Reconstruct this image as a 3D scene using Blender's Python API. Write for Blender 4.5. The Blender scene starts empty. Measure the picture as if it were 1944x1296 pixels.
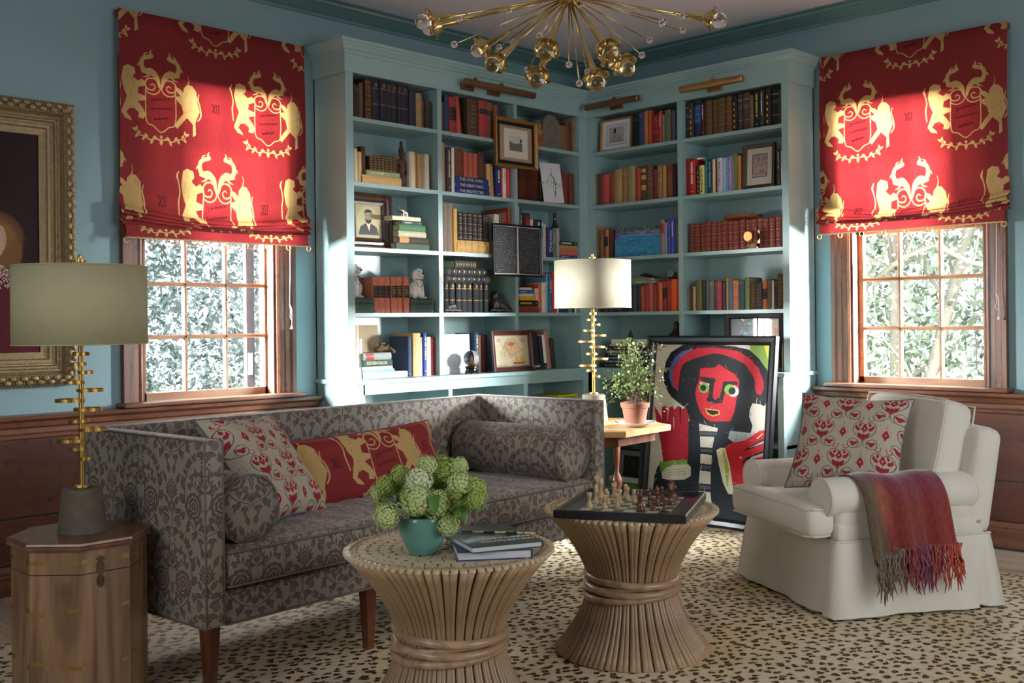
import bpy, bmesh, math, random
import numpy as np
from mathutils import Vector, Matrix
random.seed(7); rng = np.random.default_rng(7)
PI = math.pi
sc = bpy.context.scene
COL = sc.collection
# ---------------------------------------------------------------- camera, world, lights, exposure
CAM = Vector((-5.50068, -4.68820, 1.2)); YAW = .7772; ROLL = -.0106; FPX = 2032.1; CY = 611.0
fwd = Vector((math.cos(YAW), math.sin(YAW), 0)); rt = Vector((math.sin(YAW), -math.cos(YAW), 0)); up = Vector((0, 0, 1))
rt2 = rt * math.cos(ROLL) + up * math.sin(ROLL); up2 = -rt * math.sin(ROLL) + up * math.cos(ROLL)
cd = bpy.data.cameras.new('camera'); cam = bpy.data.objects.new('camera', cd); COL.objects.link(cam)
m = Matrix((rt2, up2, -fwd)).transposed().to_4x4(); m.translation = CAM
cam.matrix_world = m
cd.sensor_width = 36; cd.lens = FPX / 1944 * 36; cd.shift_y = -(648 - CY) / 1944; cd.clip_end = 200; cd.clip_start = .05
sc.camera = cam
w = bpy.data.worlds.new('sky'); sc.world = w; w.use_nodes = True
bg = w.node_tree.nodes['Background']; bg.inputs[0].default_value = (.80, .90, 1.0, 1); bg.inputs[1].default_value = 2.2
def area(name, loc, target, sx, sy, power, color=(1, 1, 1), spread=180):
    l = bpy.data.lights.new(name, 'AREA'); l.shape = 'RECTANGLE'; l.size = sx; l.size_y = sy; l.energy = power; l.color = color
    l.spread = math.radians(spread)
    o = bpy.data.objects.new(name, l); COL.objects.link(o); o.location = loc
    o.rotation_euler = (Vector(target) - Vector(loc)).to_track_quat('-Z', 'Y').to_euler(); return o
# daylight that falls through the two windows in view (softly lit sky to one side of each)
area('daylight_left_window', (-5.0, 1.75, 1.9), (-2.6, .25, 1.15), 2.0, 1.7, 1900, (.93, .97, 1.0), 104)
area('daylight_right_window', (1.75, -4.1, 1.95), (.3, -2.12, 1.15), 1.9, 1.7, 2300, (.95, .98, 1.0), 104)
area('daylight_over_left_window', (-2.65, 1.5, 2.15), (-2.65, .3, 1.9), 1.0, .5, 45, (1, .98, .95))
area('daylight_over_right_window', (1.5, -2.12, 2.2), (.3, -2.12, 1.95), 1.0, .5, 32, (1, .98, .95))
# soft fill lamps added behind the photographer, standing in for unseen windows
area('rear_fill', (-6.9, -2.6, 1.6), (-2, -2, 1.0), 2.2, 1.5, 24, (.97, .98, 1.0), 140)
area('side_fill', (-2.2, -6.1, 1.6), (-2, -2, 1.0), 2.6, 1.5, 37, (.97, .98, 1.0), 140)
vs = sc.view_settings; vs.view_transform = 'Standard'; vs.look = 'None'; vs.exposure = 0.08; vs.gamma = 1.0; vs.use_curve_mapping = False

# ---------------------------------------------------------------- materials
def lin(h, g=1.0):
    if isinstance(h, str):
        c = [int(h[i:i + 2], 16) / 255 for i in (0, 2, 4)]
    else: c = list(h)
    return [min(1.0, g * (x / 12.92 if x <= .04045 else ((x + .055) / 1.055) ** 2.4)) for x in c] + [1]
MATS = {}
def new_mat(name):
    m = bpy.data.materials.new(name); m.use_nodes = True
    return m, m.node_tree.nodes, m.node_tree.links, m.node_tree.nodes['Principled BSDF']
def mat(name, col, rough=.5, metal=0, var=.12, scale=30, bump=.15, bscale=None, spec=.5, coords='Object', stretch=(1, 1, 1), col2=None, coat=0, sheen=0, detail=4):
    """one colour with procedural noise variation and fine relief"""
    if name in MATS: return MATS[name]
    m, N, L, P = new_mat(name)
    c = lin(col); P.inputs['Roughness'].default_value = rough; P.inputs['Metallic'].default_value = metal
    P.inputs['Specular IOR Level'].default_value = spec; P.inputs['Coat Weight'].default_value = coat; P.inputs['Sheen Weight'].default_value = sheen
    tc = N.new('ShaderNodeTexCoord'); mp = N.new('ShaderNodeMapping'); mp.inputs['Scale'].default_value = stretch
    L.new(tc.outputs[coords], mp.inputs[0])
    nz = N.new('ShaderNodeTexNoise'); nz.inputs['Scale'].default_value = scale; nz.inputs['Detail'].default_value = detail
    L.new(mp.outputs[0], nz.inputs['Vector'])
    mx = N.new('ShaderNodeMix'); mx.data_type = 'RGBA'
    c2 = lin(col2) if col2 else [min(1, x * (1 + var * 1.6)) for x in c[:3]] + [1]
    c1 = c if col2 else [x * (1 - var) for x in c[:3]] + [1]
    mx.inputs[6].default_value = c1; mx.inputs[7].default_value = c2
    L.new(nz.outputs[0], mx.inputs[0]); L.new(mx.outputs[2], P.inputs['Base Color'])
    if bump:
        b = N.new('ShaderNodeBump'); b.inputs['Strength'].default_value = bump; b.inputs['Distance'].default_value = .002
        n2 = N.new('ShaderNodeTexNoise'); n2.inputs['Scale'].default_value = bscale or scale * 4; n2.inputs['Detail'].default_value = 3
        L.new(mp.outputs[0], n2.inputs['Vector']); L.new(n2.outputs[0], b.inputs['Height']); L.new(b.outputs[0], P.inputs['Normal'])
    MATS[name] = m; return m
def wood(name, c1, c2, scale=6, axis='x', rough=.45, coat=0, marks=0.0, dist=3, bump=.2):
    if name in MATS: return MATS[name]
    m, N, L, P = new_mat(name)
    st = {'x': (.12, 1, 1), 'y': (1, .12, 1), 'z': (1, 1, .1)}[axis]
    tc = N.new('ShaderNodeTexCoord'); mp = N.new('ShaderNodeMapping'); mp.inputs['Scale'].default_value = st
    L.new(tc.outputs['Object'], mp.inputs[0])
    nz = N.new('ShaderNodeTexNoise'); nz.inputs['Scale'].default_value = scale; nz.inputs['Detail'].default_value = 8; nz.inputs['Distortion'].default_value = dist
    L.new(mp.outputs[0], nz.inputs['Vector'])
    rp = N.new('ShaderNodeValToRGB'); rp.color_ramp.elements[0].color = lin(c1); rp.color_ramp.elements[1].color = lin(c2)
    rp.color_ramp.elements[0].position = .35; rp.color_ramp.elements[1].position = .65
    L.new(nz.outputs[0], rp.inputs[0]); out = rp.outputs[0]
    n3 = N.new('ShaderNodeTexNoise'); n3.inputs['Scale'].default_value = scale * 14; n3.inputs['Detail'].default_value = 4
    L.new(mp.outputs[0], n3.inputs['Vector'])
    if marks:
        n2 = N.new('ShaderNodeTexNoise'); n2.inputs['Scale'].default_value = 26; n2.inputs['Detail'].default_value = 3
        L.new(tc.outputs['Object'], n2.inputs['Vector'])
        r2 = N.new('ShaderNodeValToRGB'); r2.color_ramp.elements[0].position = .60; r2.color_ramp.elements[1].position = .72
        r2.color_ramp.elements[1].color = (marks, marks, marks, 1); r2.color_ramp.elements[0].color = (0, 0, 0, 1)
        L.new(n2.outputs[0], r2.inputs[0])
        mx = N.new('ShaderNodeMix'); mx.data_type = 'RGBA'; mx.inputs[7].default_value = (.01, .007, .006, 1)
        L.new(r2.outputs[0], mx.inputs[0]); L.new(out, mx.inputs[6]); out = mx.outputs[2]
    L.new(out, P.inputs['Base Color']); P.inputs['Roughness'].default_value = rough; P.inputs['Coat Weight'].default_value = coat; P.inputs['Coat Roughness'].default_value = .25
    b = N.new('ShaderNodeBump'); b.inputs['Strength'].default_value = bump; b.inputs['Distance'].default_value = .0015
    L.new(n3.outputs[0], b.inputs['Height']); L.new(b.outputs[0], P.inputs['Normal'])
    MATS[name] = m; return m

# ---------------------------------------------------------------- object helpers
ORDER = []
def obj(name, me, m=None, parent=None, loc=None, rot=None, smooth=False):
    if m is not None:
        me.materials.clear()
        for x in (m if isinstance(m, (list, tuple)) else [m]): me.materials.append(x)
    if smooth:
        me.polygons.foreach_set('use_smooth', [True] * len(me.polygons))
    o = bpy.data.objects.new(name, me); COL.objects.link(o); ORDER.append(o)
    if parent is not None: o.parent = parent
    if loc is not None: o.location = loc
    if rot is not None: o.rotation_euler = rot
    return o
def thing(name, label, cat, loc=(0, 0, 0), rot=(0, 0, 0), group=None, parent=None):
    o = bpy.data.objects.new(name, None); COL.objects.link(o); o.empty_display_size = .05
    o.location = loc; o.rotation_euler = rot if not isinstance(rot, (int, float)) else (0, 0, rot)
    o['label'] = label; o['category'] = cat
    if group: o['group'] = group
    return o
def tag(o, label, cat, group=None, kind=None):
    o['label'] = label; o['category'] = cat
    if group: o['group'] = group
    if kind: o['kind'] = kind
    return o
def structure(o): o['kind'] = 'structure'; return o
def dup(root, loc=None, rot=None, label=None):
    r = root.copy(); COL.objects.link(r)
    if loc is not None: r.location = loc
    if rot is not None: r.rotation_euler = rot
    if label: r['label'] = label
    for ch in root.children:
        c = ch.copy(); COL.objects.link(c); c.parent = r
        for g in ch.children:
            d = g.copy(); COL.objects.link(d); d.parent = c
    return r
class G:
    """collects faces for ONE mesh"""
    def __init__(s): s.v = []; s.f = []; s.uv = None
    def add(s, v, f):
        n = len(s.v); s.v += [tuple(p) for p in v]; s.f += [tuple(i + n for i in q) for q in f]; return s
    def box(s, x0, x1, y0, y1, z0, z1):
        v = [(x0, y0, z0), (x1, y0, z0), (x1, y1, z0), (x0, y1, z0), (x0, y0, z1), (x1, y0, z1), (x1, y1, z1), (x0, y1, z1)]
        return s.add(v, [(0, 3, 2, 1), (4, 5, 6, 7), (0, 1, 5, 4), (1, 2, 6, 5), (2, 3, 7, 6), (3, 0, 4, 7)])
    def prism(s, poly, z0, z1, top=None):
        n = len(poly); top = top or poly
        v = [(x, y, z0) for x, y in poly] + [(x, y, z1) for x, y in top]
        return s.add(v, [tuple(range(n - 1, -1, -1)), tuple(range(n, 2 * n))] + [(i, (i + 1) % n, (i + 1) % n + n, i + n) for i in range(n)])
    def lathe(s, prof, seg=24, c=(0, 0, 0), cap=True, a0=0, a1=2 * PI):
        n = len(prof); full = abs(a1 - a0 - 2 * PI) < 1e-6; k = seg if full else seg + 1
        v = []
        for j in range(k):
            a = a0 + (a1 - a0) * j / seg
            v += [(c[0] + r * math.cos(a), c[1] + r * math.sin(a), c[2] + z) for r, z in prof]
        f = []
        for j in range(seg):
            j2 = (j + 1) % k
            f += [(j * n + i, j2 * n + i, j2 * n + i + 1, j * n + i + 1) for i in range(n - 1)]
        if cap and full:
            if prof[0][0] > 1e-5: f.append(tuple(j * n for j in range(seg - 1, -1, -1)))
            if prof[-1][0] > 1e-5: f.append(tuple(j * n + n - 1 for j in range(seg)))
        return s.add(v, f)
    def tube(s, pts, r, seg=8, closed=False, cap=True):
        P = [Vector(p) for p in pts]; n = len(P); v = []; f = []
        rr = r if isinstance(r, (list, tuple)) else [r] * n
        prev = None
        for i in range(n):
            a = P[(i - 1) % n] if (closed or i > 0) else P[i]; b = P[(i + 1) % n] if (closed or i < n - 1) else P[i]
            t = (b - a); t = t.normalized() if t.length > 1e-9 else Vector((0, 0, 1))
            if prev is None:
                x = t.cross(Vector((0, 0, 1))); x = x.normalized() if x.length > 1e-3 else Vector((1, 0, 0))
            else:
                x = prev - t * prev.dot(t); x = x.normalized() if x.length > 1e-6 else Vector((1, 0, 0))
            prev = x; y = t.cross(x)
            v += [tuple(P[i] + (x * math.cos(2 * PI * k / seg) + y * math.sin(2 * PI * k / seg)) * rr[i]) for k in range(seg)]
        m_ = n if closed else n - 1
        for i in range(m_):
            j = (i + 1) % n
            f += [(i * seg + k, i * seg + (k + 1) % seg, j * seg + (k + 1) % seg, j * seg + k) for k in range(seg)]
        if cap and not closed: f += [tuple(range(seg - 1, -1, -1)), tuple((n - 1) * seg + k for k in range(seg))]
        return s.add(v, f)
    def sphere(s, c, r, seg=12, rings=8, sc=(1, 1, 1)):
        v = [(c[0], c[1], c[2] - r * sc[2])]
        for i in range(1, rings):
            a = -PI / 2 + PI * i / rings
            v += [(c[0] + r * sc[0] * math.cos(a) * math.cos(2 * PI * k / seg), c[1] + r * sc[1] * math.cos(a) * math.sin(2 * PI * k / seg), c[2] + r * sc[2] * math.sin(a)) for k in range(seg)]
        v.append((c[0], c[1], c[2] + r * sc[2])); L = len(v) - 1; f = []
        f += [(0, 1 + (k + 1) % seg, 1 + k) for k in range(seg)]
        for i in range(rings - 2):
            f += [(1 + i * seg + k, 1 + i * seg + (k + 1) % seg, 1 + (i + 1) * seg + (k + 1) % seg, 1 + (i + 1) * seg + k) for k in range(seg)]
        f += [(L, 1 + (rings - 2) * seg + k, 1 + (rings - 2) * seg + (k + 1) % seg) for k in range(seg)]
        return s.add(v, f)
    def sweep(s, path, prof, closed=False, cap=True, side=1, skip=None):
        """profile (out, z) carried along a flat path with mitred corners"""
        n = len(path); k = len(prof); v = []; f = []
        for i in range(n):
            p = Vector(path[i])
            a = Vector(path[i - 1]) if (closed or i > 0) else None; b = Vector(path[(i + 1) % n]) if (closed or i < n - 1) else None
            d1 = (p - a).normalized() if a is not None else (b - p).normalized(); d2 = (b - p).normalized() if b is not None else d1
            n1 = Vector((d1.y, -d1.x)) * side; n2 = Vector((d2.y, -d2.x)) * side
            mm = n1 + n2; mm = mm / max(.3, mm.dot(n1)) if mm.length > 1e-6 else n1
            v += [(p.x + mm.x * o, p.y + mm.y * o, z) for o, z in prof]
        m_ = n if closed else n - 1
        for i in range(m_):
            if (skip == 'first' and i == 0) or (skip == 'last' and i == m_ - 1): continue
            j = (i + 1) % n
            f += [(i * k + q, j * k + q, j * k + q + 1, i * k + q + 1) for q in range(k - 1)]
        if cap and not closed: f += [tuple(range(k - 1, -1, -1)), tuple((n - 1) * k + q for q in range(k))]
        return s.add(v, f)
    def map(s, fn): s.v = [tuple(fn(*p)) for p in s.v]; return s
    def xf(s, M):
        s.v = [tuple(M @ Vector(p)) for p in s.v]; return s
    def mesh(s, name='m', fix=True):
        me = bpy.data.meshes.new(name); me.from_pydata(s.v, [], s.f); me.validate(verbose=False)
        if fix:
            bm = bmesh.new(); bm.from_mesh(me); bmesh.ops.recalc_face_normals(bm, faces=bm.faces); bm.to_mesh(me); bm.free()
        me.update(); return me
    def build(s, name, m, parent=None, loc=None, rot=None, smooth=False, fix=True):
        return obj(name, s.mesh(name, fix), m, parent, loc, rot, smooth)
def rbox(sx, sy, sz, r=.01, n=4, crown=(0, 0, 0), c=(0, 0, 0), seg=2):
    """rounded (and optionally crowned, cushion-like) box"""
    def ax(h, k):
        inner = h - r
        L_ = [-h + r * (1 - math.cos(PI / 2 * i / seg)) for i in range(seg)] + [-inner + 2 * inner * i / k for i in range(k + 1)] + [h - r * (1 - math.cos(PI / 2 * (seg - 1 - i) / seg)) for i in range(seg)]
        return L_
    hx, hy, hz = sx / 2, sy / 2, sz / 2; nn = n if isinstance(n, (tuple, list)) else (n, n, n)
    X, Y, Z = ax(hx, nn[0]), ax(hy, nn[1]), ax(hz, nn[2]); g = G(); idx = {}
    def P(i, j, k):
        if (i, j, k) in idx: return idx[(i, j, k)]
        q = Vector((X[i], Y[j], Z[k])); p = Vector((max(-hx + r, min(hx - r, q.x)), max(-hy + r, min(hy - r, q.y)), max(-hz + r, min(hz - r, q.z))))
        d = q - p; q = p + d.normalized() * r if d.length > 1e-9 else q
        u, v, w_ = q.x / hx, q.y / hy, q.z / hz
        q = q + Vector((crown[0] * u * (1 - v * v) * (1 - w_ * w_), crown[1] * v * (1 - u * u) * (1 - w_ * w_), crown[2] * w_ * (1 - u * u) * (1 - v * v)))
        g.v.append((q.x + c[0], q.y + c[1], q.z + c[2])); idx[(i, j, k)] = len(g.v) - 1; return len(g.v) - 1
    a, b, d_ = len(X) - 1, len(Y) - 1, len(Z) - 1
    for i in range(a):
        for j in range(b):
            g.f.append((P(i, j, 0), P(i, j + 1, 0), P(i + 1, j + 1, 0), P(i + 1, j, 0))); g.f.append((P(i, j, d_), P(i + 1, j, d_), P(i + 1, j + 1, d_), P(i, j + 1, d_)))
    for i in range(a):
        for k in range(d_):
            g.f.append((P(i, 0, k), P(i + 1, 0, k), P(i + 1, 0, k + 1), P(i, 0, k + 1))); g.f.append((P(i, b, k), P(i, b, k + 1), P(i + 1, b, k + 1), P(i + 1, b, k)))
    for j in range(b):
        for k in range(d_):
            g.f.append((P(0, j, k), P(0, j, k + 1), P(0, j + 1, k + 1), P(0, j + 1, k))); g.f.append((P(a, j, k), P(a, j + 1, k), P(a, j + 1, k + 1), P(a, j, k + 1)))
    return g
def set_uv(me, fn):
    uv = me.uv_layers.new(name='UVMap')
    co = [v.co for v in me.vertices]
    for p in me.polygons:
        for li in p.loop_indices: uv.data[li].uv = fn(co[me.loops[li].vertex_index])
def text_mesh(txt, size, depth=.0004, align='CENTER'):
    cu = bpy.data.curves.new('t', 'FONT'); cu.body = txt; cu.size = size; cu.extrude = depth; cu.align_x = align; cu.align_y = 'CENTER'; cu.resolution_u = 2
    o = bpy.data.objects.new('t', cu); COL.objects.link(o); bpy.context.view_layer.update()
    me = bpy.data.meshes.new_from_object(o.evaluated_get(bpy.context.evaluated_depsgraph_get()))
    bpy.data.objects.remove(o); bpy.data.curves.remove(cu); me.name = 'lettering'; return me
TXT = {k: text_mesh(k.replace('_', ' '), 1.0, .01) for k in
       ['THE_PROTECTED', 'THE_GREAT_WEST', 'THE_CIVIL_WAR', 'SOUTHERN_FOLKLORE', 'A_HUNDRED_YEARS', 'PAINTINGS', 'Ernest_Hemingway', 'WALDEN', "MARY'S_WORLD", 'MAP_NOTES', 'XII', 'NORTHERN', 'CHARLESTON', 'A_SECRET_SPY']}
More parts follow.
